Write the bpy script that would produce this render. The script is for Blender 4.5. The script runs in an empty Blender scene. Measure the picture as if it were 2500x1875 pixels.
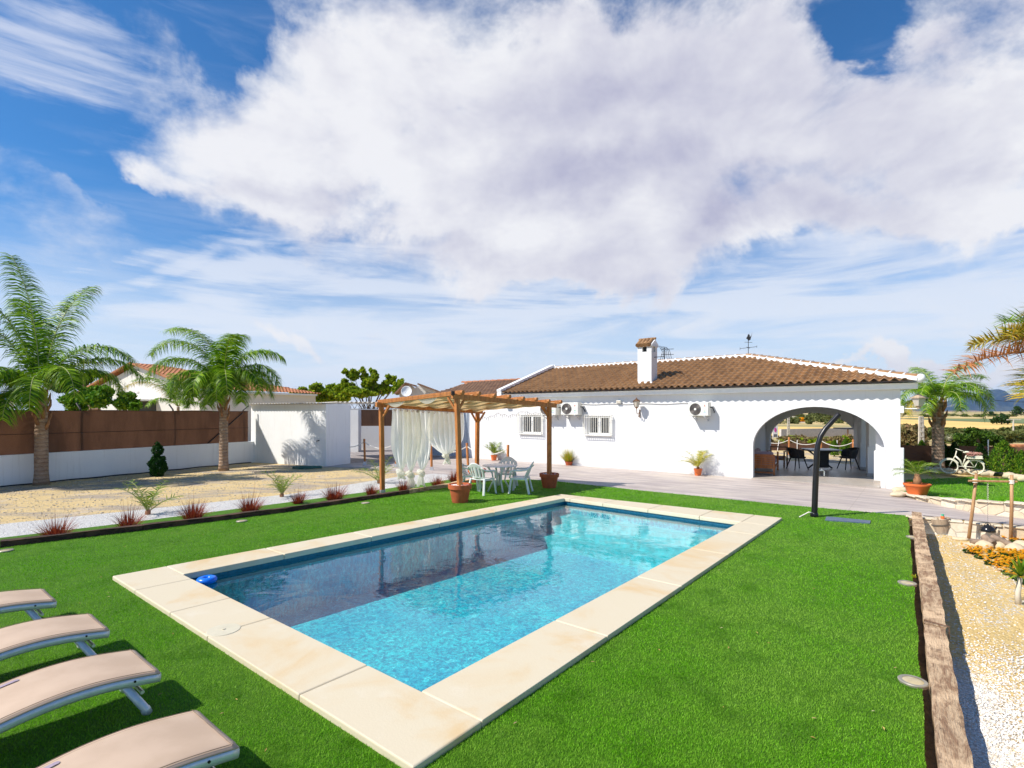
import bpy, math, random
import numpy as np
from mathutils import Vector, Matrix, Euler
from mathutils.geometry import tessellate_polygon

# ------------------------------------------------------------ camera, sky, sun
SC = bpy.context.scene
COL = SC.collection
CAMZ = 2.2
FPX, CX, HY = 1280.0, 1250.0, 1008.0          # focal length, centre and horizon measured on the 2500 px photograph
cam = bpy.data.cameras.new('camera'); camo = bpy.data.objects.new('camera', cam); COL.objects.link(camo)
camo.location = (0, 0, CAMZ); camo.rotation_euler = (math.radians(90), 0, 0)
cam.sensor_width = 36; cam.lens = 36 * FPX / 2500; cam.shift_y = (HY - 937.5) / 2500
cam.clip_start = 0.05; cam.clip_end = 60000
SC.camera = camo
SC.render.engine = 'CYCLES'
SC.view_settings.view_transform = 'Standard'; SC.view_settings.look = 'None'
SC.view_settings.exposure = 0.3; SC.view_settings.gamma = 1
SUN_EL, SUN_TR = 46.0, 19.0                    # elevation; heading in which the light travels, from +X
t_ = math.radians(SUN_TR); e_ = math.radians(SUN_EL)
ldir = Vector((math.cos(t_) * math.cos(e_), math.sin(t_) * math.cos(e_), -math.sin(e_)))
sun = bpy.data.lights.new('sun', 'SUN'); sun.energy = 5.0; sun.angle = math.radians(0.5); sun.color = (1, 0.945, 0.86)
suno = bpy.data.objects.new('sun', sun); COL.objects.link(suno)
suno.rotation_euler = ldir.to_track_quat('-Z', 'Y').to_euler(); suno.location = (-20, 0, 30)

W = bpy.data.worlds.new('World'); SC.world = W; W.use_nodes = True
wt = W.node_tree; wt.nodes.clear()

class NT:
    """small helper to write shader node graphs as expressions"""
    def __init__(s, tree): s.t = tree
    def n(s, kind, **kw):
        nd = s.t.nodes.new(kind)
        for k, v in kw.items(): setattr(nd, k, v)
        return nd
    def set(s, sock, v):
        if v is None: return
        if isinstance(v, bpy.types.NodeSocket): s.t.links.new(v, sock)
        else:
            try: sock.default_value = v
            except Exception:
                sock.default_value = (v[0], v[1], v[2], 1) if hasattr(v, '__len__') else (v, v, v)
    def m(s, op, a, b=None, c=None, clamp=False):
        nd = s.n('ShaderNodeMath', operation=op, use_clamp=clamp)
        s.set(nd.inputs[0], a); s.set(nd.inputs[1], b); s.set(nd.inputs[2], c)
        return nd.outputs[0]
    def mapr(s, v, a, b, c=0.0, d=1.0, mode='SMOOTHSTEP'):
        nd = s.n('ShaderNodeMapRange', interpolation_type=mode)
        for i, x in enumerate((v, a, b, c, d)): s.set(nd.inputs[i], x)
        return nd.outputs[0]
    def mix(s, f, a, b, mode='MIX'):
        nd = s.n('ShaderNodeMix', data_type='RGBA', blend_type=mode)
        s.set(nd.inputs[0], f); s.set(nd.inputs[6], a); s.set(nd.inputs[7], b)
        return nd.outputs[2]
    def noise(s, vec, scale, detail=4, rough=0.5, dist=0.0, col=False):
        nd = s.n('ShaderNodeTexNoise')
        s.set(nd.inputs['Vector'], vec); s.set(nd.inputs['Scale'], scale); s.set(nd.inputs['Detail'], detail)
        s.set(nd.inputs['Roughness'], rough); s.set(nd.inputs['Distortion'], dist)
        return nd.outputs['Color' if col else 'Fac']
    def vor(s, vec, scale, feature='F1', out='Distance', rnd=1.0):
        nd = s.n('ShaderNodeTexVoronoi', feature=feature)
        s.set(nd.inputs['Vector'], vec); s.set(nd.inputs['Scale'], scale); s.set(nd.inputs['Randomness'], rnd)
        return nd.outputs[out]
    def vmap(s, vec, loc=(0, 0, 0), rot=(0, 0, 0), scale=(1, 1, 1), kind='POINT'):
        nd = s.n('ShaderNodeMapping', vector_type=kind)
        s.set(nd.inputs[0], vec); s.set(nd.inputs[1], loc); s.set(nd.inputs[2], rot); s.set(nd.inputs[3], scale)
        return nd.outputs[0]
    def vm(s, op, a, b=None, out=0):
        nd = s.n('ShaderNodeVectorMath', operation=op)
        s.set(nd.inputs[0], a); s.set(nd.inputs[1], b)
        return nd.outputs[out]
    def comb(s, x, y, z):
        nd = s.n('ShaderNodeCombineXYZ'); s.set(nd.inputs[0], x); s.set(nd.inputs[1], y); s.set(nd.inputs[2], z)
        return nd.outputs[0]
    def sep(s, v):
        nd = s.n('ShaderNodeSeparateXYZ'); s.set(nd.inputs[0], v); return nd.outputs
    def bump(s, h, strength=0.5, dist=0.01, nrm=None):
        nd = s.n('ShaderNodeBump'); s.set(nd.inputs['Height'], h); s.set(nd.inputs['Strength'], strength)
        s.set(nd.inputs['Distance'], dist)
        if nrm: s.set(nd.inputs['Normal'], nrm)
        return nd.outputs[0]

w = NT(wt)
def azel(dx, dy):                              # a direction, from where it stands in the 2212 px view, as azimuth/elevation
    sx, sy = dx * 2500 / 2212, dy * 2500 / 2212
    x, z = (sx - CX) / FPX, (HY - sy) / FPX
    return math.atan2(x, 1), math.atan2(z, math.hypot(x, 1))
tc = w.n('ShaderNodeTexCoord').outputs['Generated']
dxyz = w.sep(tc)
AZ = w.m('ARCTAN2', dxyz[0], dxyz[1]); EL = w.m('ARCSINE', dxyz[2])
ae = w.comb(AZ, EL, 0.0)
n1 = w.noise(tc, 3.2, 7, 0.6, 0.3, col=True)
warp = w.vm('SCALE', w.vm('SUBTRACT', n1, (0.5, 0.5, 0.5))); warp.node.inputs['Scale'].default_value = 0.34
aew = w.vm('ADD', ae, warp)
def blobs(vec, lst):
    acc = None
    for (x, y, rx, ry, rot, wt_) in lst:
        a, e = azel(x, y)
        x2, _ = azel(x + rx * .5, y); x1, _ = azel(x - rx * .5, y)
        _, e2 = azel(x, y + ry * .5); _, e1 = azel(x, y - ry * .5)
        ra, re = max(x2 - x1, .01), max(e1 - e2, .008)
        loc = w.vm('SUBTRACT', vec, (a, e, 0))
        q = w.vmap(loc, rot=(0, 0, math.radians(rot)), scale=(1, 1, 1))
        q2 = w.vm('MULTIPLY', q, (1 / ra, 1 / re, 0))
        L = w.vm('LENGTH', q2, out=1)
        v = w.mapr(L, 1.35, 0.15, 0, wt_)
        acc = v if acc is None else w.m('ADD', acc, v)
    return acc
# cumulus bank (x, y, rx, ry, rotation, weight): positions as seen in the 2212 px view
CUM = [(520, 330, 260, 150, 8, 1.0), (660, 200, 260, 160, 25, .9), (800, 90, 190, 190, 0, .8), (860, 330, 190, 150, 10, .8), (330, 385, 110, 50, -10, .6), (1080, 100, 220, 200, 0, .8), (1040, 330, 150, 160, 0, .55),
       (1250, 330, 360, 240, 0, 1.0), (1450, 180, 400, 240, 0, .9), (1750, 300, 420, 170, 12, .9), (2050, 170, 300, 190, 20, .95), (2180, 330, 300, 120, 10, .7),
       (1150, 480, 320, 100, 0, .85), (950, 520, 240, 70, 0, .75), (700, 460, 240, 70, 0, .6), (1250, 600, 420, 62, 2, .75), (1000, 600, 260, 50, 0, .5), (1700, 480, 460, 90, 6, .85), (1450, 540, 300, 60, 0, .6),
       (2080, 440, 260, 60, 5, .6), (650, 540, 120, 40, 0, .35), (2060, 775, 200, 30, 4, 1.7), (1850, 800, 160, 14, 0, .9), (660, 745, 110, 24, 0, .75), (300, 700, 90, 14, 0, .5), (850, 725, 70, 10, 0, .5), (1650, 60, 70, 90, 0, .4)]
HOLE = [(1010, 400, 60, 90, 0, .6), (1300, 640, 260, 22, 0, .5), (1820, 70, 150, 62, 14, 1.2), (500, 60, 120, 75, -10, 1.0), (300, 430, 360, 36, 28, .7), (60, 270, 240, 60, 18, .8)]
VEIL = [(1150, 620, 900, 90, 0, .75), (350, 700, 620, 110, -16, .8), (1850, 640, 700, 110, 4, .7), (760, 560, 260, 60, -10, .45), (60, 110, 420, 120, -10, 1.0), (330, 760, 700, 90, -17, 1.0), (1900, 620, 700, 95, 6, 1.0), (1500, 740, 500, 60, 5, .8), (900, 740, 500, 80, -6, .8),
        (2000, 560, 400, 60, 8, .6), (1300, 700, 900, 60, 0, .6), (500, 800, 900, 70, 0, .8), (1900, 740, 700, 60, 0, .6), (450, 560, 600, 22, -24, .55), (300, 560, 560, 16, -21, .5), (1000, 640, 500, 60, 0, .5), (200, 330, 300, 12, -12, .35)]
cf = w.m('SUBTRACT', blobs(aew, CUM), w.m('MULTIPLY', blobs(aew, HOLE), 0.9))
fb = w.noise(w.vmap(tc, scale=(1, 1, 1.5)), 4.6, 12, 0.62, 0.15)
fb3 = w.noise(w.vmap(tc, loc=(1, 5, 2), scale=(1, 1, 2.0)), 6.5, 7, 0.6, 0.4)
fb2 = w.noise(w.vmap(tc, loc=(3, 1, 2), scale=(1, 1, 1.8)), 2.2, 5, 0.55)
fbo = w.noise(w.vmap(tc, loc=(-.055, .0, .05), scale=(1, 1, 1.5)), 4.6, 5, 0.62, 0.15)
cden = w.mapr(w.m('ADD', cf, w.m('MULTIPLY', w.m('SUBTRACT', fb, 0.5), 2.7)), 0.04, 1.05)
st = w.noise(w.vmap(ae, rot=(0, 0, math.radians(19)), scale=(1.2, 9, 1)), 2.6, 7, 0.62, 0.5)
vf = blobs(w.vm('ADD', ae, w.vm('MULTIPLY', warp, (.35, .35, 0))), VEIL)
vden = w.mapr(w.m('ADD', w.m('MULTIPLY', vf, 0.85), w.m('MULTIPLY', w.m('SUBTRACT', st, 0.5), 2.2)), 0.12, 0.95)
low = w.mapr(EL, 0.02, 0.36, 0.92, 0.0, 'LINEAR')
vden = w.m('MAXIMUM', vden, w.m('ADD', low, w.m('MULTIPLY', w.m('SUBTRACT', st, 0.5), 0.9), clamp=True))
st2 = w.noise(w.vmap(ae, loc=(2, 1, 0), rot=(0, 0, math.radians(13)), scale=(1.0, 7.5, 1)), 2.3, 8, 0.6, 0.6)
vden = w.m('MULTIPLY', vden, w.m('MAXIMUM', w.mapr(st2, .36, .58, .30, 1.0), w.mapr(EL, .16, .02)))
sky = w.n('ShaderNodeTexSky', sky_type='NISHITA', sun_disc=False)
sky.sun_elevation = math.radians(SUN_EL); sky.sun_rotation = math.radians(270 - SUN_TR)
sky.air_density = 1.0; sky.dust_density = 0.2; sky.ozone_density = 2.6
SHADE = [(1450, 330, 620, 230, 4, .38), (1950, 250, 380, 150, 14, .4), (1100, 260, 260, 140, 0, .3), (1150, 560, 500, 50, 3, .5), (1500, 420, 420, 110, 6, .9), (1150, 420, 260, 90, 0, .7), (640, 400, 170, 50, -6, .8), (1800, 470, 380, 70, 8, .7), (1350, 190, 260, 200, 0, .6),
         (1250, 620, 350, 50, 0, .5), (2150, 300, 250, 60, 8, .4), (960, 560, 200, 30, 0, .45)]
sh = w.m('ADD', blobs(aew, SHADE), w.m('ADD', w.m('MULTIPLY', w.m('SUBTRACT', fb2, 0.5), 1.9), w.m('ADD', w.m('MULTIPLY', w.m('SUBTRACT', fb3, 0.5), 1.6), w.m('MULTIPLY', w.m('SUBTRACT', fbo, fb), 2.6))), clamp=True)
sh.node.use_clamp = False
sh = w.mapr(sh, -.15, 1.9, 0, 1, 'LINEAR')
ccol = w.mix(w.m('MULTIPLY', sh, 0.95), (9.3, 9.3, 9.6), (4.9, 4.9, 6.5))
skyc = w.mix(1.0, sky.outputs[0], (0.42, 0.98, 1.42), 'MULTIPLY')
skyc = w.mix(w.mapr(EL, 0.30, 0.0, 0, .85), skyc, (8.0, 8.9, 10.0))
c1 = w.mix(w.m('MULTIPLY', vden, 0.88), skyc, w.mix(w.mapr(EL, .5, .1), (6.4, 7.1, 8.9), (8.3, 8.9, 9.9)))
c2 = w.mix(w.m('MULTIPLY', cden, 0.97), c1, ccol)
bg = w.n('ShaderNodeBackground'); w.set(bg.inputs[0], c2); bg.inputs[1].default_value = 0.08
wo = w.n('ShaderNodeOutputWorld'); wt.links.new(bg.outputs[0], wo.inputs[0])
W.cycles.sampling_method = 'MANUAL'; W.cycles.sample_map_resolution = 512

# ------------------------------------------------------------ helpers
R = random.Random(7)
rng = np.random.default_rng(11)
def G(sx, sy, z=0.0):
    Y = FPX * (CAMZ - z) / (sy - HY); return Vector(((sx - CX) * Y / FPX, Y, z))
def P(sx, sy, Y):
    return Vector(((sx - CX) * Y / FPX, Y, CAMZ - (sy - HY) * Y / FPX))
def mat(name, build, **kw):
    m = bpy.data.materials.new(name); m.use_nodes = True
    t = m.node_tree; b = t.nodes['Principled BSDF']
    build(NT(t), b); return m
def simple(name, col, rough=0.6, metal=0.0, var=0.12, vscale=6.0, bump=0.0, bscale=40, spec=0.5, coat=0.0):
    def f(n, b):
        co = n.n('ShaderNodeTexCoord').outputs['Object']
        f1 = n.mapr(n.noise(co, vscale, 5, 0.6), 0.3, 0.7)
        c = n.mix(f1, tuple(x * (1 - var) for x in col), tuple(min(1, x * (1 + var)) for x in col))
        n.set(b.inputs['Base Color'], c)
        n.set(b.inputs['Roughness'], n.mapr(n.noise(co, vscale * 3, 3), 0.2, 0.8, rough * .85, min(1, rough * 1.12)))
        b.inputs['Metallic'].default_value = metal; b.inputs['Specular IOR Level'].default_value = spec
        if coat: b.inputs['Coat Weight'].default_value = coat
        if bump: n.set(b.inputs['Normal'], n.bump(n.noise(co, bscale, 5, 0.6), bump, 0.01))
    return mat(name, f)

class MB:
    def __init__(s): s.v = []; s.f = []
    def add(s, vs, fs):
        k = len(s.v); s.v += [tuple(v) for v in vs]; s.f += [tuple(i + k for i in f) for f in fs]; return s
    def box(s, c, d, rot=0.0, tilt=None, bev=0.0):
        x, y, z = [q / 2 for q in d]
        if bev > 0:
            b = min(bev, x * .9, y * .9, z * .9)
            P8 = []
            for sx in (-1, 1):
                for sy in (-1, 1):
                    for sz in (-1, 1):
                        P8 += [(sx * x, sy * (y - b), sz * (z - b)), (sx * (x - b), sy * y, sz * (z - b)), (sx * (x - b), sy * (y - b), sz * z)]
            idx = lambda a, b_, c_, k: ((a * 2 + b_) * 2 + c_) * 3 + k
            F = []
            for a in (0, 1):
                F.append([idx(a, 0, 0, 0), idx(a, 1, 0, 0), idx(a, 1, 1, 0), idx(a, 0, 1, 0)])
                F.append([idx(0, a, 0, 1), idx(1, a, 0, 1), idx(1, a, 1, 1), idx(0, a, 1, 1)])
                F.append([idx(0, 0, a, 2), idx(1, 0, a, 2), idx(1, 1, a, 2), idx(0, 1, a, 2)])
                for c_ in (0, 1):
                    F.append([idx(a, c_, 0, 0), idx(a, c_, 1, 0), idx(a, c_, 1, 1), idx(a, c_, 0, 1)])
                    F.append([idx(a, 0, c_, 0), idx(a, 1, c_, 0), idx(a, 1, c_, 2), idx(a, 0, c_, 2)])
                    F.append([idx(0, a, c_, 1), idx(1, a, c_, 1), idx(1, a, c_, 2), idx(0, a, c_, 2)])
                    for q in (0, 1): F.append([idx(a, c_, q, 0), idx(a, c_, q, 1), idx(a, c_, q, 2)])
            vs, fs = P8, F
        else:
            vs = [(i * x, j * y, k * z) for i in (-1, 1) for j in (-1, 1) for k in (-1, 1)]
            fs = [(0, 1, 3, 2), (4, 6, 7, 5), (0, 4, 5, 1), (2, 3, 7, 6), (0, 2, 6, 4), (1, 5, 7, 3)]
        M = Matrix.Translation(c) @ Matrix.Rotation(rot, 4, 'Z')
        if tilt is not None: M = M @ tilt.to_4x4()
        return s.add([M @ Vector(v) for v in vs], fs)
    def beam(s, a, b, wd, ht, up=Vector((0, 0, 1)), bev=0.0):
        a, b = Vector(a), Vector(b); d = (b - a); L = d.length; d.normalize()
        x = d.cross(up)
        if x.length < 1e-3: x = Vector((1, 0, 0))
        x.normalize(); z = x.cross(d).normalized()
        M = Matrix((x, d, z)).transposed()
        return s.box((a + b) / 2, (wd, L, ht), 0, M, bev)
    def tube(s, pts, r, seg=8, cap=True):
        pts = [Vector(p) for p in pts]; n = len(pts)
        rs = r if hasattr(r, '__len__') else [r] * n
        k = len(s.v); prev = None
        for i, p in enumerate(pts):
            d = (pts[min(i + 1, n - 1)] - pts[max(i - 1, 0)])
            if d.length < 1e-9: d = Vector((0, 0, 1))
            d.normalize()
            if prev is None:
                x = d.cross(Vector((0, 0, 1)) if abs(d.z) < .95 else Vector((1, 0, 0)))
            else: x = prev - d * prev.dot(d)
            x.normalize(); prev = x; y = d.cross(x)
            for j in range(seg):
                a = 2 * math.pi * j / seg
                s.v.append(tuple(p + (x * math.cos(a) + y * math.sin(a)) * rs[i]))
        for i in range(n - 1):
            for j in range(seg):
                a, b = k + i * seg + j, k + i * seg + (j + 1) % seg
                s.f.append((a, b, b + seg, a + seg))
        if cap:
            s.f.append(tuple(k + j for j in range(seg))[::-1]); s.f.append(tuple(k + (n - 1) * seg + j for j in range(seg)))
        return s
    def lathe(s, prof, seg=24, c=(0, 0, 0), cap=True, jit=0.0):
        k = len(s.v); n = len(prof)
        for (r, z) in prof:
            for j in range(seg):
                a = 2 * math.pi * j / seg
                rr = r * (1 + jit * math.sin(a * 3 + z * 9))
                s.v.append((c[0] + rr * math.cos(a), c[1] + rr * math.sin(a), c[2] + z))
        for i in range(n - 1):
            for j in range(seg):
                a, b = k + i * seg + j, k + i * seg + (j + 1) % seg
                s.f.append((a, b, b + seg, a + seg))
        if cap:
            s.f.append(tuple(k + j for j in range(seg))[::-1]); s.f.append(tuple(k + (n - 1) * seg + j for j in range(seg)))
        return s
    def blob(s, c, r, jit=0.15, seed=0, n=2):
        """irregular rounded stone: r = three radii"""
        rr = random.Random(seed); seg, rings = 10 * n // 2, 6 * n // 2
        ph = [rr.uniform(0, 6.3) for _ in range(6)]
        k = len(s.v)
        for i in range(rings + 1):
            th = math.pi * i / rings
            for j in range(seg):
                a = 2 * math.pi * j / seg
                q = 1 + jit * (math.sin(2 * a + ph[0]) * math.sin(th) + .7 * math.sin(3 * th + ph[1]) * math.sin(a + ph[2]) + .4 * math.sin(5 * a + ph[3]) * math.sin(th) ** 2)
                s.v.append((c[0] + r[0] * q * math.sin(th) * math.cos(a), c[1] + r[1] * q * math.sin(th) * math.sin(a), c[2] + r[2] * q * math.cos(th)))
        for i in range(rings):
            for j in range(seg):
                a, b = k + i * seg + j, k + i * seg + (j + 1) % seg
                s.f.append((a, a + seg, b + seg, b))
        return s
    def prism(s, loops, z0, z1, axes=(0, 1, 2)):
        """polygon with holes (list of loops of 2D points) between z0 and z1; axes maps (a,b,c) to xyz"""
        def mk(p, z):
            v = [0, 0, 0]; v[axes[0]] = p[0]; v[axes[1]] = p[1]; v[axes[2]] = z; return tuple(v)
        flat = [p for L in loops for p in L]
        tris = tessellate_polygon([[Vector((p[0], p[1], 0)) for p in L] for L in loops])
        k = len(s.v); n = len(flat)
        s.v += [mk(p, z0) for p in flat] + [mk(p, z1) for p in flat]
        for t in tris:
            s.f.append(tuple(k + i for i in t)); s.f.append(tuple(k + n + i for i in t)[::-1])
        o = 0
        for L in loops:
            m = len(L)
            for i in range(m):
                a, b = k + o + i, k + o + (i + 1) % m
                s.f.append((a, b, b + n, a + n))
            o += m
        return s
    def sheet(s, loops, z):
        flat = [p for L in loops for p in L]
        tris = tessellate_polygon([[Vector((p[0], p[1], 0)) for p in L] for L in loops])
        return s.add([(p[0], p[1], z) for p in flat], [tuple(t) for t in tris])
    def grid(s, fn, nu, nv, double=False):
        k = len(s.v)
        for i in range(nu + 1):
            for j in range(nv + 1): s.v.append(tuple(fn(i / nu, j / nv)))
        for i in range(nu):
            for j in range(nv):
                a = k + i * (nv + 1) + j; s.f.append((a, a + nv + 1, a + nv + 2, a + 1))
        return s
    def build(s, name, m, parent=None, smooth=False, angle=None, fix=True):
        vs = s.v
        if parent is not None and parent.get('_w'):
            inv = ROOTM[parent.name].inverted(); vs = [tuple(inv @ Vector(v)) for v in vs]
        me = bpy.data.meshes.new(name); me.from_pydata(vs, [], s.f); me.update()
        if fix:
            import bmesh
            b = bmesh.new(); b.from_mesh(me); bmesh.ops.recalc_face_normals(b, faces=b.faces); b.to_mesh(me); b.free()
        if smooth:
            me.shade_smooth()
            if angle: me.set_sharp_from_angle(angle=math.radians(angle))
        o = bpy.data.objects.new(name, me); COL.objects.link(o)
        if m: me.materials.append(m)
        if parent is not None: o.parent = parent
        return o
ROOTM = {}
def tag(o, label=None, cat=None, group=None, kind=None):
    for k, v in (('label', label), ('category', cat), ('group', group), ('kind', kind)):
        if v: o[k] = v
    return o
def thing(name, label, cat, loc=(0, 0, 0), rz=0.0, group=None, world=False):
    """Empty at the thing's base. world=True: its parts are given in world coordinates."""
    o = bpy.data.objects.new(name, None); COL.objects.link(o); o.location = loc; o.rotation_euler = (0, 0, rz)
    o.empty_display_size = 0.1
    tag(o, label, cat, group)
    ROOTM[o.name] = Matrix.Translation(loc) @ Matrix.Rotation(rz, 4, 'Z')
    if world: o['_w'] = 1
    return o
def struct(name, mb, m, kind='structure', smooth=False, label=None):
    o = mb.build(name, m, smooth=smooth); o['kind'] = kind
    if label: o['label'] = label
    return o
def clone(root, loc, rz=0.0, label=None, scale=None, group=None):
    r = root.copy(); COL.objects.link(r); r.location = loc; r.rotation_euler = (0, 0, rz)
    if scale: r.scale = (scale,) * 3
    if label: r['label'] = label
    if group: r['group'] = group
    for ch in list(root.children):
        c = ch.copy(); COL.objects.link(c); c.parent = r
        for g in list(ch.children):
            d = g.copy(); COL.objects.link(d); d.parent = c
    return r
def npmesh(name, V, F, m, parent=None, kind=None):
    """fast mesh from arrays; F is (n,3) or (n,4)"""
    me = bpy.data.meshes.new(name); k = F.shape[1]
    me.vertices.add(len(V)); me.vertices.foreach_set('co', V.astype(np.float32).ravel())
    me.loops.add(F.size); me.loops.foreach_set('vertex_index', F.astype(np.int32).ravel())
    me.polygons.add(len(F)); me.polygons.foreach_set('loop_start', np.arange(0, F.size, k, dtype=np.int32))
    me.polygons.foreach_set('loop_total', np.full(len(F), k, dtype=np.int32))
    me.update(calc_edges=True)
    o = bpy.data.objects.new(name, me); COL.objects.link(o); me.materials.append(m)
    if parent is not None: o.parent = parent
    if kind: o['kind'] = kind
    return o
def in_poly(x, y, poly):
    r = np.zeros(len(x), bool); n = len(poly)
    for i in range(n):
        x1, y1 = poly[i][0], poly[i][1]; x2, y2 = poly[(i + 1) % n][0], poly[(i + 1) % n][1]
        c = ((y1 > y) != (y2 > y)) & (x < (x2 - x1) * (y - y1) / (y2 - y1 + 1e-12) + x1)
        r ^= c
    return r

# ------------------------------------------------------------ materials
def island_mix(n, cols, extra=None):
    g = n.n('ShaderNodeNewGeometry').outputs['Random Per Island']
    r = n.n('ShaderNodeValToRGB'); e = r.color_ramp.elements
    while len(e) < len(cols): e.new(0.5)
    for i, c in enumerate(cols):
        e[i].position = i / (len(cols) - 1); e[i].color = (*c, 1)
    n.set(r.inputs[0], g); return r.outputs[0]
def leafmat(name, cols, rough=0.5, transl=0.25, patch=None):
    def f(n, b):
        c = island_mix(n, cols)
        co = n.n('ShaderNodeTexCoord').outputs['Object']
        if patch:
            c = n.mix(n.mapr(n.noise(co, patch[0], 5, .65), .36, .62, 0, .55), c, patch[1]); c = n.mix(n.mapr(n.noise(n.vmap(co, loc=(4, 9, 0), scale=(1, 1, 1)), patch[0] * 3.5, 4, .6), .5, .66, 0, .5), c, patch[2])
        n.set(b.inputs['Base Color'], c); b.inputs['Roughness'].default_value = rough
        b.inputs['Specular IOR Level'].default_value = 0.18
        tr = n.n('ShaderNodeBsdfTranslucent'); n.set(tr.inputs[0], c)
        mx = n.n('ShaderNodeMixShader'); mx.inputs[0].default_value = transl
        out = n.t.nodes['Material Output']
        n.t.links.new(b.outputs[0], mx.inputs[1]); n.t.links.new(tr.outputs[0], mx.inputs[2]); n.t.links.new(mx.outputs[0], out.inputs[0])
    return mat(name, f)
M = {}
def m_stucco(name, col, bump=0.25):
    def f(n, b):
        co = n.n('ShaderNodeTexCoord').outputs['Object']
        a = n.mapr(n.noise(n.vmap(co, scale=(1, 1, .45)), 1.1, 6, .65), .35, .75)
        c = n.mix(a, tuple(x * .95 for x in col), col)
        z = n.sep(co)[2]
        dirt = n.m('MULTIPLY', n.mapr(z, 0.0, 0.3, .3, 0.0), n.noise(co, 5, 5, .7))
        c = n.mix(dirt, c, (.52, .45, .36)); c = n.mix(n.m('MULTIPLY', n.mapr(n.noise(n.vmap(co, scale=(7, 7, .5)), 1.3, 4, .6), .52, .72), .16), c, (.45, .43, .40))
        n.set(b.inputs['Base Color'], c); b.inputs['Roughness'].default_value = .85
        h = n.m('ADD', n.noise(co, 3, 4), n.m('MULTIPLY', n.noise(co, 60, 4, .6), .35))
        n.set(b.inputs['Normal'], n.bump(h, bump, .02))
    return mat(name, f)
M['white'] = m_stucco('white_stucco', (.745, .745, .745))
M['offwhite'] = m_stucco('offwhite_stucco', (.74, .70, .64))
M['whitewash'] = m_stucco('fresh_whitewash', (.90, .90, .89))
M['trim'] = simple('white_trim', (.84, .84, .83), .6, var=.03)
M['pvc'] = simple('white_pvc', (.82, .82, .8), .3, var=.02)
M['iron'] = simple('cream_painted_iron', (.80, .78, .70), .45, var=.05)
def f_lawn(n, b):
    co = n.n('ShaderNodeTexCoord').outputs['Object']
    a = n.noise(co, 3.5, 6, .7); c_ = n.noise(co, 70, 4, .75); d = n.noise(n.vmap(co, scale=(1, 2.2, 1)), 190, 2, .6)
    c = n.mix(n.mapr(c_, .3, .7), (.07, .24, .003), (.23, .50, .014))
    c = n.mix(n.mapr(a, .38, .66, 0, .5), c, (.20, .44, .035))
    c = n.mix(n.mapr(d, .35, .6, .55, 0), c, (.03, .12, .003))
    n.set(b.inputs['Base Color'], c); b.inputs['Roughness'].default_value = .65; b.inputs['Specular IOR Level'].default_value = .3
    n.set(b.inputs['Normal'], n.bump(n.m('ADD', c_, d), 1.0, .03))
M['lawn'] = mat('artificial_turf', f_lawn)
M['blade'] = leafmat('turf_blades', [(.08, .30, .003), (.14, .43, .006), (.22, .55, .014), (.32, .65, .06)], .5, .35, patch=(.55, (.34, .52, .08), (.06, .22, .004)))
def f_coping(n, b):
    co = n.n('ShaderNodeTexCoord').outputs['Object']
    a = n.noise(co, 1.1, 6, .6, .6); bb = n.noise(n.vmap(co, loc=(4, 2, 0)), 2.6, 5, .6); c_ = n.noise(co, 45, 4, .6)
    c = n.mix(n.mapr(a, .47, .72, 0, .75), (.64, .55, .39), (.62, .42, .19))
    c = n.mix(n.mapr(bb, .55, .75, 0, .55), c, (.68, .61, .48))
    c = n.mix(n.mapr(c_, .62, .8, 0, .25), c, (.6, .5, .36))
    n.set(b.inputs['Base Color'], c); b.inputs['Roughness'].default_value = .6
    n.set(b.inputs['Normal'], n.bump(n.m('ADD', c_, a), .15, .01))
M['coping'] = mat('cream_stone_coping', f_coping)
M['lid'] = simple('cream_plastic_lid', (.62, .56, .41), .4, var=.05)
M['joint'] = simple('coping_joint', (.27, .18, .09), .9)
def f_basin(n, b):
    co = n.n('ShaderNodeTexCoord').outputs['Object']
    a = n.vor(n.vmap(co), 28, out='Color'); s = n.sep(a)[0]
    g = n.noise(co, .9, 4, .55); h = n.noise(co, 6, 4, .65)
    c = n.mix(s, (.0, .43, .50), (.01, .66, .68))
    c = n.mix(n.mapr(g, .35, .65, 0, .6), c, (.0, .34, .50))
    c = n.mix(n.mapr(h, .45, .7, 0, .4), c, (.03, .68, .66))
    c = n.mix(n.mapr(n.noise(n.vmap(co, scale=(1, 1, .4)), 19, 4, .75, .9), .42, .60, 0, .85), c, (.0, .17, .30)); c = n.mix(n.mapr(n.noise(n.vmap(co, loc=(2, 7, 1)), 9, 5, .7, 1.2), .56, .68, 0, .6), c, (.16, .92, .88))  # caustic-like mottling of light and dark painted into the floor colour
    n.set(b.inputs['Base Color'], c); b.inputs['Roughness'].default_value = .45
M['basin'] = mat('turquoise_mosaic', f_basin)
M['bandtile'] = simple('dark_teal_waterline_tiles', (.01, .10, .17), .2, var=.25, vscale=30)
M['steps'] = simple('pale_mosaic', (.05, .52, .54), .5, var=.22, vscale=9)
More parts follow.
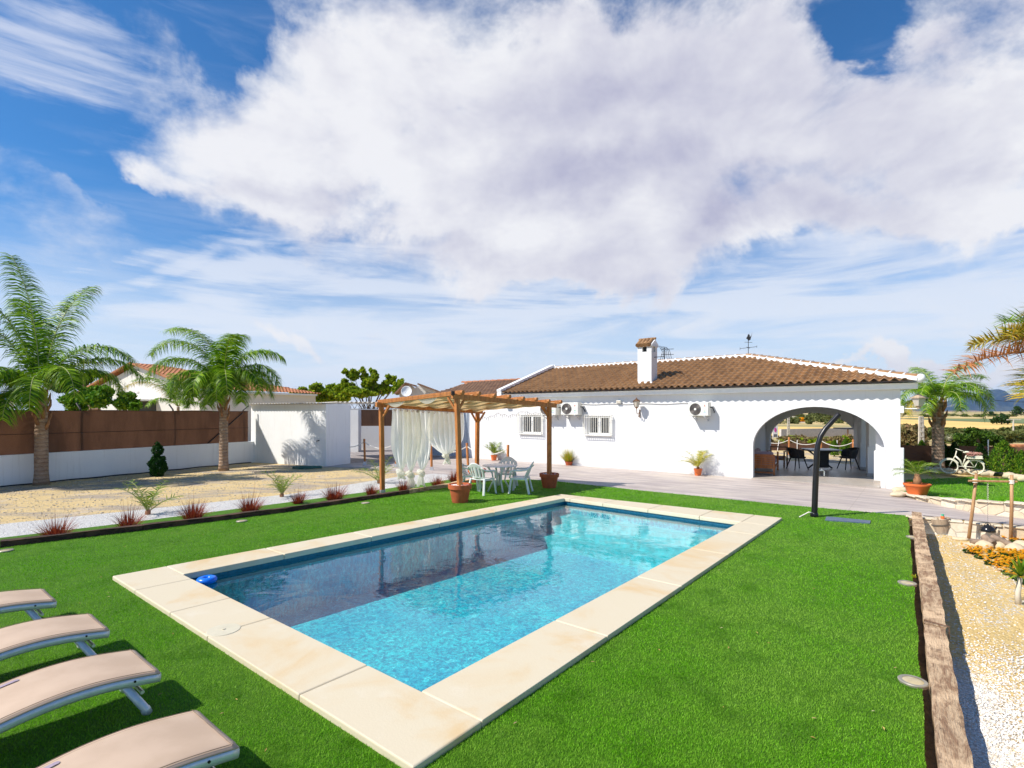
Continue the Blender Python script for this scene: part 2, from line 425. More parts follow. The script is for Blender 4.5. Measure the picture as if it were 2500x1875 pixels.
def f_water(n, b):
    co = n.n('ShaderNodeTexCoord').outputs['Object']
    h = n.m('ADD', n.noise(n.vmap(co, scale=(1, 1.0, 1)), 2.1, 3, .5, .5), n.m('MULTIPLY', n.noise(co, 9, 3, .5, .3), .12))
    nb = n.bump(h, .13, .05)
    tr = n.n('ShaderNodeBsdfTransparent'); n.set(tr.inputs[0], (.80, .97, .99, 1))
    gl = n.n('ShaderNodeBsdfGlossy'); gl.inputs['Roughness'].default_value = .015; n.set(gl.inputs['Normal'], nb)
    cs = n.m('ABSOLUTE', n.vm('DOT_PRODUCT', nb, n.n('ShaderNodeNewGeometry').outputs['Incoming'], out=1))
    fz = n.m('ADD', .022, n.m('MULTIPLY', .95, n.m('POWER', n.m('SUBTRACT', 1.0, cs), 3.9)))
    mx = n.n('ShaderNodeMixShader'); n.set(mx.inputs[0], fz)
    n.t.links.new(tr.outputs[0], mx.inputs[1]); n.t.links.new(gl.outputs[0], mx.inputs[2])
    n.t.links.new(mx.outputs[0], n.t.nodes['Material Output'].inputs[0])
M['water'] = mat('pool_water', f_water)
def f_patio(n, b):
    co = n.n('ShaderNodeTexCoord').outputs['Object']
    rot = n.vmap(co, rot=(0, 0, math.radians(38)))
    a = n.noise(n.vmap(rot, scale=(.35, 2.4, 1)), 1.6, 7, .68, .4); bb = n.noise(n.vmap(co, loc=(9, 3, 0)), .45, 4, .6); c_ = n.noise(n.vmap(rot, scale=(1, 5, 1)), 9, 5, .7)
    c = n.mix(n.mapr(a, .35, .68), (.36, .30, .28), (.58, .50, .44))
    c = n.mix(n.mapr(bb, .45, .7, 0, .55), c, (.58, .50, .41))
    c = n.mix(n.mapr(c_, .5, .75, 0, .5), c, (.29, .235, .23))
    br = n.n('ShaderNodeTexBrick', offset=0.0); n.set(br.inputs['Vector'], n.vmap(rot, loc=(1.3, .8, 0)))
    br.inputs['Scale'].default_value = 1; br.inputs['Mortar Size'].default_value = .006; br.inputs['Brick Width'].default_value = 4.4; br.inputs['Row Height'].default_value = 4.2
    br.inputs['Mortar Smooth'].default_value = .1
    c = n.mix(n.m('MULTIPLY', br.outputs['Fac'], .6), c, (.3, .25, .2))
    n.set(b.inputs['Base Color'], c); b.inputs['Roughness'].default_value = .62
    n.set(b.inputs['Normal'], n.bump(n.m('ADD', c_, a), .12, .01))
M['patio'] = mat('stamped_concrete', f_patio)
def f_paver(n, b):
    co = n.n('ShaderNodeTexCoord').outputs['Object']
    br = n.n('ShaderNodeTexBrick'); n.set(br.inputs['Vector'], n.vmap(co, rot=(0, 0, math.radians(20))))
    br.inputs['Scale'].default_value = 1; br.inputs['Brick Width'].default_value = .4; br.inputs['Row Height'].default_value = .2; br.inputs['Mortar Size'].default_value = .015
    n.set(br.inputs['Color1'], (.30, .26, .25)); n.set(br.inputs['Color2'], (.40, .35, .33)); n.set(br.inputs['Mortar'], (.10, .09, .085))
    n.set(b.inputs['Base Color'], br.outputs[0]); b.inputs['Roughness'].default_value = .7
M['paver'] = mat('grey_pavers', f_paver)
def f_sand(n, b):
    co = n.n('ShaderNodeTexCoord').outputs['Object']
    a = n.noise(n.vmap(co, rot=(0, 0, math.radians(-55)), scale=(.55, 1.3, 1)), .55, 6, .65, .5); g = n.noise(co, 18, 6, .75); h = n.vor(co, 55)
    c = n.mix(n.mapr(g, .3, .7), (.62, .44, .19), (.86, .66, .34))
    gr = n.mix(n.mapr(h, .1, .5), (.66, .58, .49), (.36, .30, .25))
    c = n.mix(n.mapr(a, .47, .60, 0, .85), c, gr)
    c = n.mix(n.mapr(n.noise(n.vmap(co, loc=(5, 5, 0)), .8, 4, .6), .58, .7, 0, .5), c, (.66, .56, .48))
    n.set(b.inputs['Base Color'], c); b.inputs['Roughness'].default_value = .95
    n.set(b.inputs['Normal'], n.bump(n.m('ADD', g, n.m('MULTIPLY', h, .5)), .9, .04))
M['sand'] = mat('sandy_soil', f_sand)
def f_gravel(n, b):
    co = n.n('ShaderNodeTexCoord').outputs['Object']
    v = n.vor(co, 48); s = n.sep(n.vor(co, 48, out='Color'))[0]
    c = n.mix(s, (.62, .60, .57), (.86, .84, .80)); c = n.mix(n.mapr(v, .35, .7, 0, .6), c, (.38, .35, .31))
    c = n.mix(n.mapr(n.noise(co, 3, 4), .6, .75, 0, .45), c, (.6, .5, .36))
    n.set(b.inputs['Base Color'], c); b.inputs['Roughness'].default_value = .8
    n.set(b.inputs['Normal'], n.bump(n.m('SUBTRACT', 1.0, v), 1, .02))
M['gravel'] = mat('white_gravel', f_gravel)
def f_bed(n, b):
    co = n.n('ShaderNodeTexCoord').outputs['Object']; x, y, z = n.sep(co)
    g = n.noise(co, 16, 6, .75); v = n.vor(co, 42); s = n.sep(n.vor(co, 42, out='Color'))
    sand = n.mix(n.mapr(g, .3, .7), (.62, .41, .13), (.88, .66, .30))
    grv = n.mix(s[0], (.66, .62, .56), (.88, .85, .80)); grv = n.mix(n.mapr(v, .35, .7, 0, .6), grv, (.42, .37, .30))
    # white gravel lies beside the sleepers and thins out towards the sand
    side = n.m('SUBTRACT', n.m('MULTIPLY', x, .80), n.m('MULTIPLY', y, .60))
    f = n.m('ADD', n.mapr(side, 1.0, .2), n.m('MULTIPLY', n.m('SUBTRACT', n.noise(co, 2.2, 6, .7), .5), 1.1))
    f = n.m('MULTIPLY', f, n.mapr(y, 6.0, 3.9))
    f = n.m('MAXIMUM', f, n.m('MULTIPLY', n.mapr(s[1], .78, .86), n.mapr(n.noise(n.vmap(co, loc=(7, 0, 0)), 1.2, 4), .42, .58)))
    c = n.mix(n.mapr(f, .35, .6), sand, grv)
    n.set(b.inputs['Base Color'], c); b.inputs['Roughness'].default_value = .9
    n.set(b.inputs['Normal'], n.bump(n.m('ADD', n.m('SUBTRACT', 1.0, v), g), .9, .025))
M['bed'] = mat('sand_and_gravel', f_bed)
M['yardstone'] = leafmat('yard_stones', [(.34, .29, .23), (.52, .43, .31), (.62, .53, .40), (.74, .68, .58)], .8, 0.0)
M['pebble'] = leafmat('loose_pebbles', [(.55, .45, .32), (.7, .64, .55), (.82, .8, .76), (.88, .86, .83)], .7, 0.0)
def f_wood(base, dark, rough=.6, sc=1.0):
    def f(n, b):
        co = n.n('ShaderNodeTexCoord').outputs['Object']
        a = n.noise(n.vmap(co, scale=(9 * sc, 9 * sc, 1.2 * sc)), 2.2, 6, .65, .8)
        k = n.noise(n.vmap(co, loc=(2, 2, 0)), 3.5, 3)
        c = n.mix(n.mapr(a, .35, .68), base, dark); c = n.mix(n.mapr(k, .66, .72, 0, .6), c, tuple(x * .5 for x in dark))
        n.set(b.inputs['Base Color'], c); b.inputs['Roughness'].default_value = rough
        n.set(b.inputs['Normal'], n.bump(a, .25, .005))
    return f
M['pine'] = mat('stained_pine', f_wood((.54, .205, .05), (.34, .11, .022)))
M['bamboo'] = mat('bamboo_pole', f_wood((.50, .30, .14), (.32, .16, .07)))
M['teak'] = mat('orange_teak', f_wood((.50, .17, .04), (.28, .08, .02), .5))
def f_sleeper(base, dark):
    def f(n, b):
        co = n.n('ShaderNodeTexCoord').outputs['Object']; r = n.vmap(co, rot=(0, 0, math.radians(-SLEEP_DEG)))
        a = n.noise(n.vmap(r, scale=(1.6, 9, 9)), 2.4, 7, .72, .9); g = n.noise(co, 2.6, 5, .65); h = n.noise(n.vmap(r, scale=(1, 14, 14)), 9, 4, .7)
        c = n.mix(n.mapr(a, .38, .60), base, dark)
        c = n.mix(n.mapr(g, .48, .62, 0, .7), c, tuple(min(1, x * 1.4) for x in base))
        c = n.mix(n.mapr(n.noise(n.vmap(r, loc=(3, 1, 0), scale=(1, 2.5, 2.5)), 3.1, 5, .7), .56, .66, 0, .75), c, tuple(x * .55 for x in dark))
        c = n.mix(n.mapr(h, .62, .7, 0, .7), c, tuple(x * .35 for x in dark))
        n.set(b.inputs['Base Color'], c); b.inputs['Roughness'].default_value = .85
        n.set(b.inputs['Normal'], n.bump(n.m('ADD', a, h), .8, .02))
    return f
SLEEP_DEG = 53
M['sleeper'] = mat('weathered_sleeper', f_sleeper((.60, .42, .25), (.30, .17, .09)))
M['sleeper_dark'] = mat('dark_sleeper', f_sleeper((.10, .05, .028), (.035, .018, .012)))
M['terra'] = simple('terracotta', (.46, .105, .035), .75, var=.16, vscale=7, bump=.15)
M['terra_bright'] = simple('bright_terracotta', (.72, .16, .035), .6, var=.1, vscale=5)
M['black'] = simple('black_plastic', (.008, .008, .010), .35, var=.2)
M['blacksat'] = simple('black_iron', (.012, .012, .013), .5, metal=.3, var=.3)
M['galv'] = simple('galvanised_steel', (.62, .63, .64), .45, metal=.55, var=.12, vscale=20)
M['alu'] = simple('brushed_aluminium', (.60, .65, .72), .35, metal=.35, var=.05, vscale=20)
def f_sling(n, b):
    co = n.n('ShaderNodeTexCoord').outputs['Object']
    wv = n.m('ADD', n.m('SINE', n.m('MULTIPLY', n.sep(co)[0], 900)), n.m('SINE', n.m('MULTIPLY', n.sep(co)[1], 900)))
    c = n.mix(n.mapr(n.noise(co, 4, 4), .3, .7), (.50, .36, .25), (.57, .42, .30))
    n.set(b.inputs['Base Color'], c); b.inputs['Roughness'].default_value = .6
    n.set(b.inputs['Normal'], n.bump(wv, .06, .001))
M['sling'] = mat('beige_sling_fabric', f_sling)
def f_cloth(col, tl, rough=.9):
    def f(n, b):
        co = n.n('ShaderNodeTexCoord').outputs['Object']
        c = n.mix(n.mapr(n.noise(co, 5, 4), .3, .7), tuple(x * .93 for x in col), col)
        n.set(b.inputs['Base Color'], c); b.inputs['Roughness'].default_value = rough; b.inputs['Specular IOR Level'].default_value = .1
        tr = n.n('ShaderNodeBsdfTranslucent'); n.set(tr.inputs[0], c)
        mx = n.n('ShaderNodeMixShader'); mx.inputs[0].default_value = tl
        n.t.links.new(b.outputs[0], mx.inputs[1]); n.t.links.new(tr.outputs[0], mx.inputs[2]); n.t.links.new(mx.outputs[0], n.t.nodes['Material Output'].inputs[0])
    return f
M['curtain'] = mat('white_voile', f_cloth((.99, .98, .92), .78))
M['canopy'] = mat('cream_canopy_cloth', f_cloth((.82, .56, .28), .45))
M['plastic'] = simple('white_moulded_plastic', (.74, .77, .74), .4, var=.05)
M['plastic_white'] = simple('white_tabletop', (.80, .78, .76), .35, var=.04)
def f_tile(cols, mort=None):
    def f(n, b):
        co = n.n('ShaderNodeTexCoord').outputs['Object']
        cell = n.vm('FLOOR', n.vm('MULTIPLY', co, (1 / .24, 1 / .36, 0)))
        wn = n.n('ShaderNodeTexWhiteNoise'); n.set(wn.inputs['Vector'], cell)
        c = n.mix(wn.outputs['Value'], cols[0], cols[1])
        c = n.mix(n.mapr(n.noise(co, 1.2, 5, .7), .4, .7, 0, .5), c, cols[2])
        c = n.mix(n.mapr(n.noise(co, 25, 4, .7), .5, .75, 0, .35), c, tuple(x * .5 for x in cols[0]))
        n.set(b.inputs['Base Color'], c); b.inputs['Roughness'].default_value = .85
    return mat('roof_tiles', f)
M['tile'] = f_tile([(.24, .125, .052), (.37, .205, .09), (.30, .16, .068)])
M['tile_red'] = f_tile([(.34, .12, .05), (.46, .19, .09), (.38, .15, .07)])
M['tile_old'] = f_tile([(.20, .11, .065), (.30, .17, .10), (.24, .14, .09)])
def f_net(n, b):
    co = n.n('ShaderNodeTexCoord').outputs['Object']
    g = n.noise(n.vmap(co, scale=(1, 1, .3)), 2.0, 4, .6); k = n.noise(n.vmap(co, scale=(3, 3, 1)), 30, 3, .6)
    c = n.mix(n.mapr(g, .35, .65), (.105, .050, .028), (.155, .075, .042)); c = n.mix(n.mapr(k, .4, .7, 0, .35), c, (.06, .028, .015))
    n.set(b.inputs['Base Color'], c); b.inputs['Roughness'].default_value = .8
    n.set(b.inputs['Normal'], n.bump(k, .5, .01))
    tr = n.n('ShaderNodeBsdfTranslucent'); n.set(tr.inputs[0], c)
    mx = n.n('ShaderNodeMixShader'); mx.inputs[0].default_value = .25
    n.t.links.new(b.outputs[0], mx.inputs[1]); n.t.links.new(tr.outputs[0], mx.inputs[2]); n.t.links.new(mx.outputs[0], n.t.nodes['Material Output'].inputs[0])
M['net'] = mat('brown_shade_netting', f_net)
M['palm'] = leafmat('palm_leaf', [(.028, .09, .002), (.08, .20, .003), (.20, .38, .008), (.42, .60, .04)], .4, .36)
M['palm_yellow'] = leafmat('yellowing_palm_leaf', [(.16, .22, .02), (.42, .33, .03), (.60, .40, .05), (.22, .27, .03)], .45, .3)
M['palm_brown'] = leafmat('dead_palm_leaf', [(.42, .16, .05), (.55, .24, .08), (.26, .10, .05), (.48, .26, .12)], .7, .2)
M['rachis'] = simple('palm_rib', (.34, .36, .12), .5)
M['rachis_brown'] = simple('dead_palm_rib', (.42, .17, .08), .6)
def f_trunk(n, b):
    co = n.n('ShaderNodeTexCoord').outputs['Object']; z = n.sep(co)[2]
    a = n.noise(n.vmap(co, scale=(3, 3, 8)), 2, 5, .7, .6); r = n.m('SINE', n.m('ADD', n.m('MULTIPLY', z, 52), n.m('MULTIPLY', a, 7)))
    c = n.mix(n.mapr(a, .3, .7), (.30, .19, .12), (.46, .33, .23)); c = n.mix(n.mapr(r, .6, 1, 0, .6), c, (.16, .09, .055))
    n.set(b.inputs['Base Color'], c); b.inputs['Roughness'].default_value = .9
    n.set(b.inputs['Normal'], n.bump(n.m('ADD', r, a), .6, .02))
M['trunk'] = mat('ringed_palm_trunk', f_trunk)
M['boot'] = simple('old_leaf_bases', (.30, .15, .07), .85, var=.3, vscale=12, bump=.6)
M['bark'] = simple('tree_bark', (.13, .085, .055), .95, var=.3, bump=.6)
M['leaf_mid'] = leafmat('garden_tree_leaves', [(.08, .17, .008), (.20, .32, .012), (.36, .46, .022), (.52, .56, .05)], .5, .5)
M['leaf_hedge'] = leafmat('bright_shrub_leaves', [(.03, .12, .006), (.08, .22, .01), (.17, .33, .015), (.28, .42, .03)], .5, .3)
M['leaf_bush'] = leafmat('bush_leaves', [(.02, .055, .006), (.05, .11, .012), (.11, .19, .018)], .5, .25)
M['leaf_dark'] = leafmat('dark_leaves', [(.015, .04, .008), (.03, .07, .012), (.05, .10, .018)], .5, .2)
M['leaf_olive'] = leafmat('olive_scrub_leaves', [(.05, .075, .02), (.10, .125, .03), (.16, .17, .045), (.13, .15, .05)], .7, .2)
M['leaf_dry'] = leafmat('dry_grass_leaves', [(.20, .15, .06), (.32, .24, .10), (.15, .15, .05), (.26, .15, .08)], .8, .2)
M['conifer'] = leafmat('conifer_foliage', [(.02, .075, .006), (.05, .15, .010), (.13, .26, .015), (.24, .34, .02)], .6, .2)
M['conifer_dark'] = leafmat('dark_conifer_foliage', [(.008, .030, .005), (.015, .05, .008), (.04, .10, .012)], .6, .15)
M['topiary'] = leafmat('clipped_box_leaves', [(.006, .035, .004), (.012, .065, .006), (.03, .11, .010)], .5, .15)
M['redgrass'] = leafmat('red_fountain_grass', [(.10, .012, .012), (.20, .028, .018), (.32, .055, .025), (.42, .12, .04)], .6, .25)
M['yellowgrass'] = leafmat('yellow_green_grass', [(.2, .30, .02), (.38, .46, .03), (.6, .5, .04), (.65, .35, .03)], .5, .3)
M['cycas'] = leafmat('cycad_leaf', [(.06, .16, .01), (.16, .27, .015), (.35, .40, .03)], .4, .25)
M['cycas_y'] = leafmat('yellow_cycad_leaf', [(.12, .22, .01), (.5, .45, .03), (.7, .55, .05)], .4, .25)
M['rope'] = simple('white_rope', (.76, .73, .66), .9, bump=.5, bscale=90)
def f_stone(n, b):
    co = n.n('ShaderNodeTexCoord').outputs['Object']
    v = n.vor(co, 3.2, 'DISTANCE_TO_EDGE'); s = n.sep(n.vor(co, 3.2, out='Color')); g = n.noise(co, 12, 5, .65)
    c = n.mix(s[0], (.62, .50, .34), (.74, .66, .52)); c = n.mix(n.mapr(g, .4, .7, 0, .4), c, (.52, .37, .22))
    c = n.mix(n.mapr(v, .0, .035, .8, 0), c, (.50, .43, .34))
    n.set(b.inputs['Base Color'], c); b.inputs['Roughness'].default_value = .85
    n.set(b.inputs['Normal'], n.bump(n.m('ADD', n.mapr(v, 0, .05), n.m('MULTIPLY', g, .4)), .6, .02))
M['stone'] = mat('cream_flagstone', f_stone)
M['rock'] = simple('cream_rock', (.66, .54, .36), .85, var=.2, vscale=5, bump=.5, bscale=14)
M['glass'] = simple('dark_window_glass', (.02, .022, .03), .08, var=.2)
M['curt_in'] = simple('inner_curtain', (.16, .13, .11), .9, var=.3, vscale=14)
M['floor'] = simple('porch_tiles', (.42, .37, .32), .4, var=.08)
M['ceiling'] = simple('cream_soffit', (.62, .55, .45), .85, var=.06)
M['cushion'] = simple('mauve_cushion', (.34, .27, .33), .95, var=.06, bump=.2)
M['rattan'] = simple('dark_rattan', (.02, .018, .018), .6, var=.5, vscale=60, bump=.6, bscale=120)
M['marble'] = simple('pale_table_top', (.52, .56, .66), .3, var=.06)
M['gatemetal'] = simple('pale_blue_gate_metal', (.42, .47, .53), .5, var=.06)
M['ac'] = simple('ac_casing', (.78, .77, .70), .4, var=.03)
M['acgrill'] = simple('ac_fan_guard', (.14, .12, .11), .5)
M['acdark'] = simple('ac_fan_hollow', (.50, .46, .42), .7)
M['red'] = simple('red_print', (.5, .06, .04), .5)
M['greenprint'] = simple('green_print', (.1, .5, .3), .5)
M['blueprint'] = simple('blue_print', (.08, .32, .6), .5)
M['copper'] = simple('aged_copper', (.22, .12, .07), .45, metal=.6, var=.4)
M['lampglass'] = simple('frosted_lamp_glass', (.55, .50, .42), .2)
M['cable'] = simple('grey_cable', (.45, .44, .43), .7)
M['blue'] = simple('blue_float_plastic', (.01, .17, .75), .3, var=.05)
M['tarp'] = simple('blue_tarpaulin', (.015, .16, .55), .5, var=.3, vscale=3, bump=.6, bscale=5)
M['hose'] = simple('green_hose', (.02, .14, .12), .4)
M['bike'] = simple('cream_bike_paint', (.78, .74, .58), .5)
M['flower_pink'] = leafmat('pink_flowers', [(.6, .25, .2), (.7, .4, .35), (.5, .3, .2)], .7, .2)
M['marigold'] = leafmat('marigold_petals', [(.88, .34, .01), (.95, .48, .01), (.98, .60, .02), (.92, .42, .01)], .6, .2)
M['marigold_leaf'] = leafmat('marigold_leaves', [(.02, .06, .01), (.05, .12, .015)], .6, .2)
M['log'] = simple('grey_log', (.24, .17, .12), .95, var=.35, vscale=9, bump=.8, bscale=20)
M['barrelwood'] = mat('grey_barrel_wood', f_wood((.50, .38, .26), (.32, .24, .17), .8))
M['kettle'] = simple('black_enamel', (.014, .014, .015), .2)
M['chain'] = simple('iron_chain', (.22, .2, .18), .5, metal=.6)
M['tray'] = simple('grey_blue_tray', (.10, .14, .22), .35, var=.1)
M['concrete'] = simple('raw_concrete', (.62, .55, .44), .9, var=.12, bump=.3)
M['block'] = simple('block_wall', (.55, .50, .46), .9, var=.1)
M['pipe'] = simple('black_irrigation_pipe', (.01, .01, .012), .5)
M['spotrim'] = simple('recessed_light_rim', (.34, .31, .25), .4, metal=.3)
M['spotglass'] = simple('recessed_light_glass', (.50, .41, .24), .15)
M['corr'] = simple('corrugated_roof', (.62, .57, .48), .7, var=.15, vscale=3)
M['plank'] = simple('orange_planks', (.62, .28, .12), .8, var=.3, vscale=4)
M['yellowboard'] = simple('yellow_board', (.70, .48, .03), .7, var=.15)
M['poster'] = simple('poster_paper', (.72, .70, .70), .5)
M['pink'] = simple('pink_print', (.55, .06, .32), .5)
M['ink'] = simple('black_ink', (.02, .02, .02), .5)
# ------------------------------------------------------------ the ground and the garden surfaces
def xy(v): return (v[0], v[1])
ZC = 0.07
pO = [G(274, 1405.8, ZC), G(1009, 1873, ZC), G(1910, 1263.9, ZC), G(1370, 1206.2, ZC)]     # outer corners: near left, near right, far right, far left
pI = [G(447, 1402, ZC), G(1028, 1687, ZC), G(1807, 1273.4, ZC), G(1378.7, 1216.2, ZC)]
pO = [Vector(xy(p)) for p in pO]; pI = [Vector(xy(p)) for p in pI]
cen = sum(pI, Vector((0, 0))) / 4
def isect(a, b, c, d):
    r = b - a; s = d - c; t = ((c.x - a.x) * s.y - (c.y - a.y) * s.x) / (r.x * s.y - r.y * s.x); return a + r * t
def offset_quad(q, d):
    out = []
    L = []
    for i in range(4):
        a, b = q[i], q[(i + 1) % 4]; n = Vector((b.y - a.y, a.x - b.x)).normalized()
        if (a + n - cen).length < (a - cen).length: n = -n
        L.append((a + n * d, b + n * d))
    for i in range(4): out.append(isect(*L[i - 1], *L[i]))
    return out
hole = offset_quad(pO, -0.12)
SX = lambda Y: 2.627 + .741 * (Y - 3.248)                   # left foot of the row of sleepers on the right
sdir = Vector((.741, 1)).normalized(); sn = Vector((sdir.y, -sdir.x))
UD = Vector((math.cos(math.radians(38.3)), -math.sin(math.radians(38.3))))
VD = Vector((-UD.y, UD.x))
bedc = Vector((8.42, 10.9))
bed_poly = [(SX(-3) - .075, -3), xy(Vector((SX(10.85) - .02, 10.85)) - sn * .045), xy(bedc + UD * .05), xy(bedc + UD * 14), (20, -3)]
def f_ground(n, b):
    co = n.n('ShaderNodeTexCoord').outputs['Object']
    a = n.noise(co, .012, 6, .6, .4); g = n.noise(co, .15, 6, .65); h = n.noise(co, 4, 5, .7)
    c = n.mix(n.mapr(a, .45, .55), (.58, .42, .17), (.20, .20, .07)); c = n.mix(n.mapr(g, .5, .65, 0, .6), c, (.50, .36, .15))
    c = n.mix(n.mapr(h, .4, .7, 0, .5), c, (.62, .48, .24))
    n.set(b.inputs['Base Color'], c); b.inputs['Roughness'].default_value = .95
    n.set(b.inputs['Normal'], n.bump(h, .5, .05))
M['ground'] = mat('dry_ground', f_ground)
BIG = 7500
g = MB().sheet([[(-BIG, -BIG), (BIG, -BIG), (BIG, BIG), (-BIG, BIG)], [xy(p) for p in hole], bed_poly], -.02)
struct('ground', g, M['ground'])
g = MB().sheet([[(-24, -1), (-24, 14), (-12.2, 24.3), (-6, 24.3), (-1.1, 18.5), (-1.2, 16.6), (-2.8, 14.15), (-8.3, 8.5), (-14, 2.6), (-17, -1)]], 0.0)
struct('sandy_garden_ground', g, M['sand'])
lawn_far = [G(1155, 1177), G(1280, 1170.5), G(1362, 1177), G(1561.9, 1198.8), G(1792.5, 1221.9), G(1900, 1232.7), G(2226, 1262)]
patio = [xy(G(2254, 1259)), xy(lawn_far[-1] + Vector((0, -.3, 0))), xy(G(1900, 1236)), xy(G(1362, 1182)), xy(G(1155, 1182)),
         xy(G(1128, 1166)), xy(G(1040, 1157)), xy(G(976, 1150)), xy(G(925, 1149.5)), xy(G(890, 1142)), xy(G(840, 1141)), (-7.62, 21.45), (-7.66, 22.9), (-11, 23.5), (-11, 33), (-2, 33), (2.3, 31.8), (14.9, 21.9), (11.8, 15.6), (10.35, 14.2), (10.2, 13.2), (10.15, 11.5), (10.75, 10.8),
         xy(Vector((10.75, 10.8)) + UD * 11), xy(bedc + UD * 11.5)]
struct('patio', MB().sheet([patio], .004), M['patio'])
pav = [xy(G(821, 1133)), xy(G(900, 1129)), xy(G(975, 1128)), xy(G(1046, 1122)), (-3.6, 26.2), (-2.4, 27.5), (-2.4, 32.5), (-11.2, 32.5), (-11.2, 24)]
struct('paved_yard', MB().sheet([pav], .009), M['paver'])
up = [(-14.6, 4.6), xy(G(0, 1281)), xy(G(350, 1245)), xy(G(700, 1208)), xy(G(976, 1164)), xy(G(1060, 1157)), xy(G(1130, 1162))]
lo = [xy(G(1120, 1169)), xy(G(1040, 1180)), xy(G(970, 1190)), xy(G(888, 1203)), xy(G(700, 1228)), xy(G(269, 1283)), xy(G(0, 1315)), (-13.3, 3.2)]
struct('gravel_path', MB().sheet([up + lo], .010), M['gravel'])
slc = [(-13.4, 2.4)] + [xy(G(*p)) for p in ((0, 1340), (350, 1298), (700, 1253), (1000, 1207), (1096, 1191), (1155, 1178))]
struct('lawn_strip', MB().sheet([[slc[i] for i in range(len(slc))] + lo], .014), M['lawn'])
edge = [(SX(y) - .055 + .012 * math.sin(y * 9), y) for y in np.linspace(-2, 10.9, 30)]
lawn_poly = [(-16, -2)] + slc[0:] + [xy(p) for p in lawn_far] + edge[::-1]
struct('lawn', MB().sheet([lawn_poly, [xy(p) for p in hole]], .02), M['lawn'])
# raised lawn on the right of the house, with its stone edging
def zl(Y): return .05 + .25 * min(1, max(0, (13.3 - Y) / 2.4))
rw = [Vector((10.35, 14.2)), Vector((10.28, 13.3)), Vector((10.17, 12.4)), Vector((10.17, 11.5)), Vector((10.75, 10.8)), Vector((10.75, 10.8)) + UD * 5, Vector((10.75, 10.8)) + UD * 12]
nx = 14; k0 = MB()
back = [Vector((11.6, 15.4)), Vector((12.6, 16.8)), Vector((15.6, 17.6)), Vector((17.2, 15.6)), Vector((19, 14)), Vector((21, 12.5)), Vector((26, 8))]
def rl(i, j):
    q = i * (len(rw) - 1); a = min(int(q), len(rw) - 2); f = q - a
    p0 = rw[a].lerp(rw[a + 1], f); p1 = back[a].lerp(back[a + 1], f); p = p0.lerp(p1, j)
    return (p.x, p.y, zl(p.y))
k0.grid(rl, 36, 20); struct('raised_lawn', k0, M['lawn'])
t = thing('stone_wall', 'low cream flagstone retaining wall along the front of the raised lawn', 'stone wall', (10.2, 11.5, 0), world=True)
mb = MB(); mc = MB()
for i in range(len(rw) - 1):
    a, b = rw[i], rw[i + 1]; d = (b - a).normalized(); nn = Vector((d.y, -d.x)); L = (b - a).length
    if nn.dot(Vector((-1, -1))) < 0: nn = -nn
    q = [a + nn * .0, b, b - nn * .2, a - nn * .2]
    z0, z1 = zl(a.y), zl(b.y)
    mb.add([(p.x, p.y, -.03) for p in q] + [(q[0].x, q[0].y, z0), (q[1].x, q[1].y, z1), (q[2].x, q[2].y, z1), (q[3].x, q[3].y, z0)],
           [(0, 1, 5, 4), (1, 2, 6, 5), (2, 3, 7, 6), (3, 0, 4, 7), (4, 5, 6, 7)])
    m_ = max(1, round(L / .42))
    for s in range(m_):
        c = a.lerp(b, (s + .5) / m_) - nn * (.08 + R.uniform(-.02, .02)); zz = z0 + (z1 - z0) * (s + .5) / m_
        mc.box((c.x, c.y, zz + .018), (L / m_ - .015, .26 + R.uniform(-.04, .04), .035), math.atan2(d.y, d.x) + R.uniform(-.05, .05), bev=.012)
mb.build('wall_face', M['stone'], t); mc.build('capping_stones', M['stone'], t)
k0 = MB().sheet([[xy(Vector((SX(-3), -3)) - sn * .12), xy(Vector((SX(10.95), 10.95)) - sn * .12), xy(Vector((SX(10.95), 10.95)) + sn * .08), xy(Vector((SX(-3), -3)) + sn * .08)]], -.16)
struct('soil', k0, M['bark'])
# sunken bed on the right
def zb(x, y): return -.055 - .215 * min(1, max(0, (y - 2.5) / 6.0)) + .012 * math.sin(x * 3.1 + y * 2.3) + .01 * math.sin(x * 7 - y * 5)
def bedf(i, j):
    y = -3 + 16.5 * j; x0 = SX(y) + .02; return (x0 + 20 * i ** 1.5, y, zb(x0 + 20 * i ** 1.5, y))
bm_ = MB()
def bedf(i, j):
    # i: along the sleepers, j: away from them up to the low wall
    s = -6 + i * 19.8; p = Vector((SX(0), 0)) + sdir * s + sn * .05
    # distance to the wall line
    end = isect(p, p + sn, bedc, bedc + UD) if True else p
    tmax = (end - p).dot(sn)
    if tmax < 0 or tmax > 14: tmax = 14
    q = p + sn * (tmax + .05) * j
    return (q.x, q.y, zb(q.x, q.y))
cnr = Vector((SX(10.86), 10.86)) + sn * .05
def bedf(i, j):
    p = Vector((SX(-3), -3)) + sn * .04; a = p.lerp(cnr, i); e0 = Vector((24, -3)); e1 = bedc + UD * 1.0 * 14
    b = e0.lerp(e1, i) if i < .999 else e1
    far = a.lerp(b, j)
    return (far.x, far.y, zb(far.x, far.y))
bm_.grid(bedf, 60, 60); struct('gravel_bed', bm_, M['bed'])
t = thing('stone_wall', 'low cream stone wall behind the sunken gravel bed, below the path', 'stone wall', (bedc.x, bedc.y, -.27), world=True)
mb = MB(); mc = MB(); a = bedc - UD * .25; b = bedc + UD * 12
q = [a, b, b + VD * .16, a + VD * .16]
mb.prism([[xy(p) for p in q]], -.4, 0.0).build('wall_face', M['stone'], t)
s = 0.0
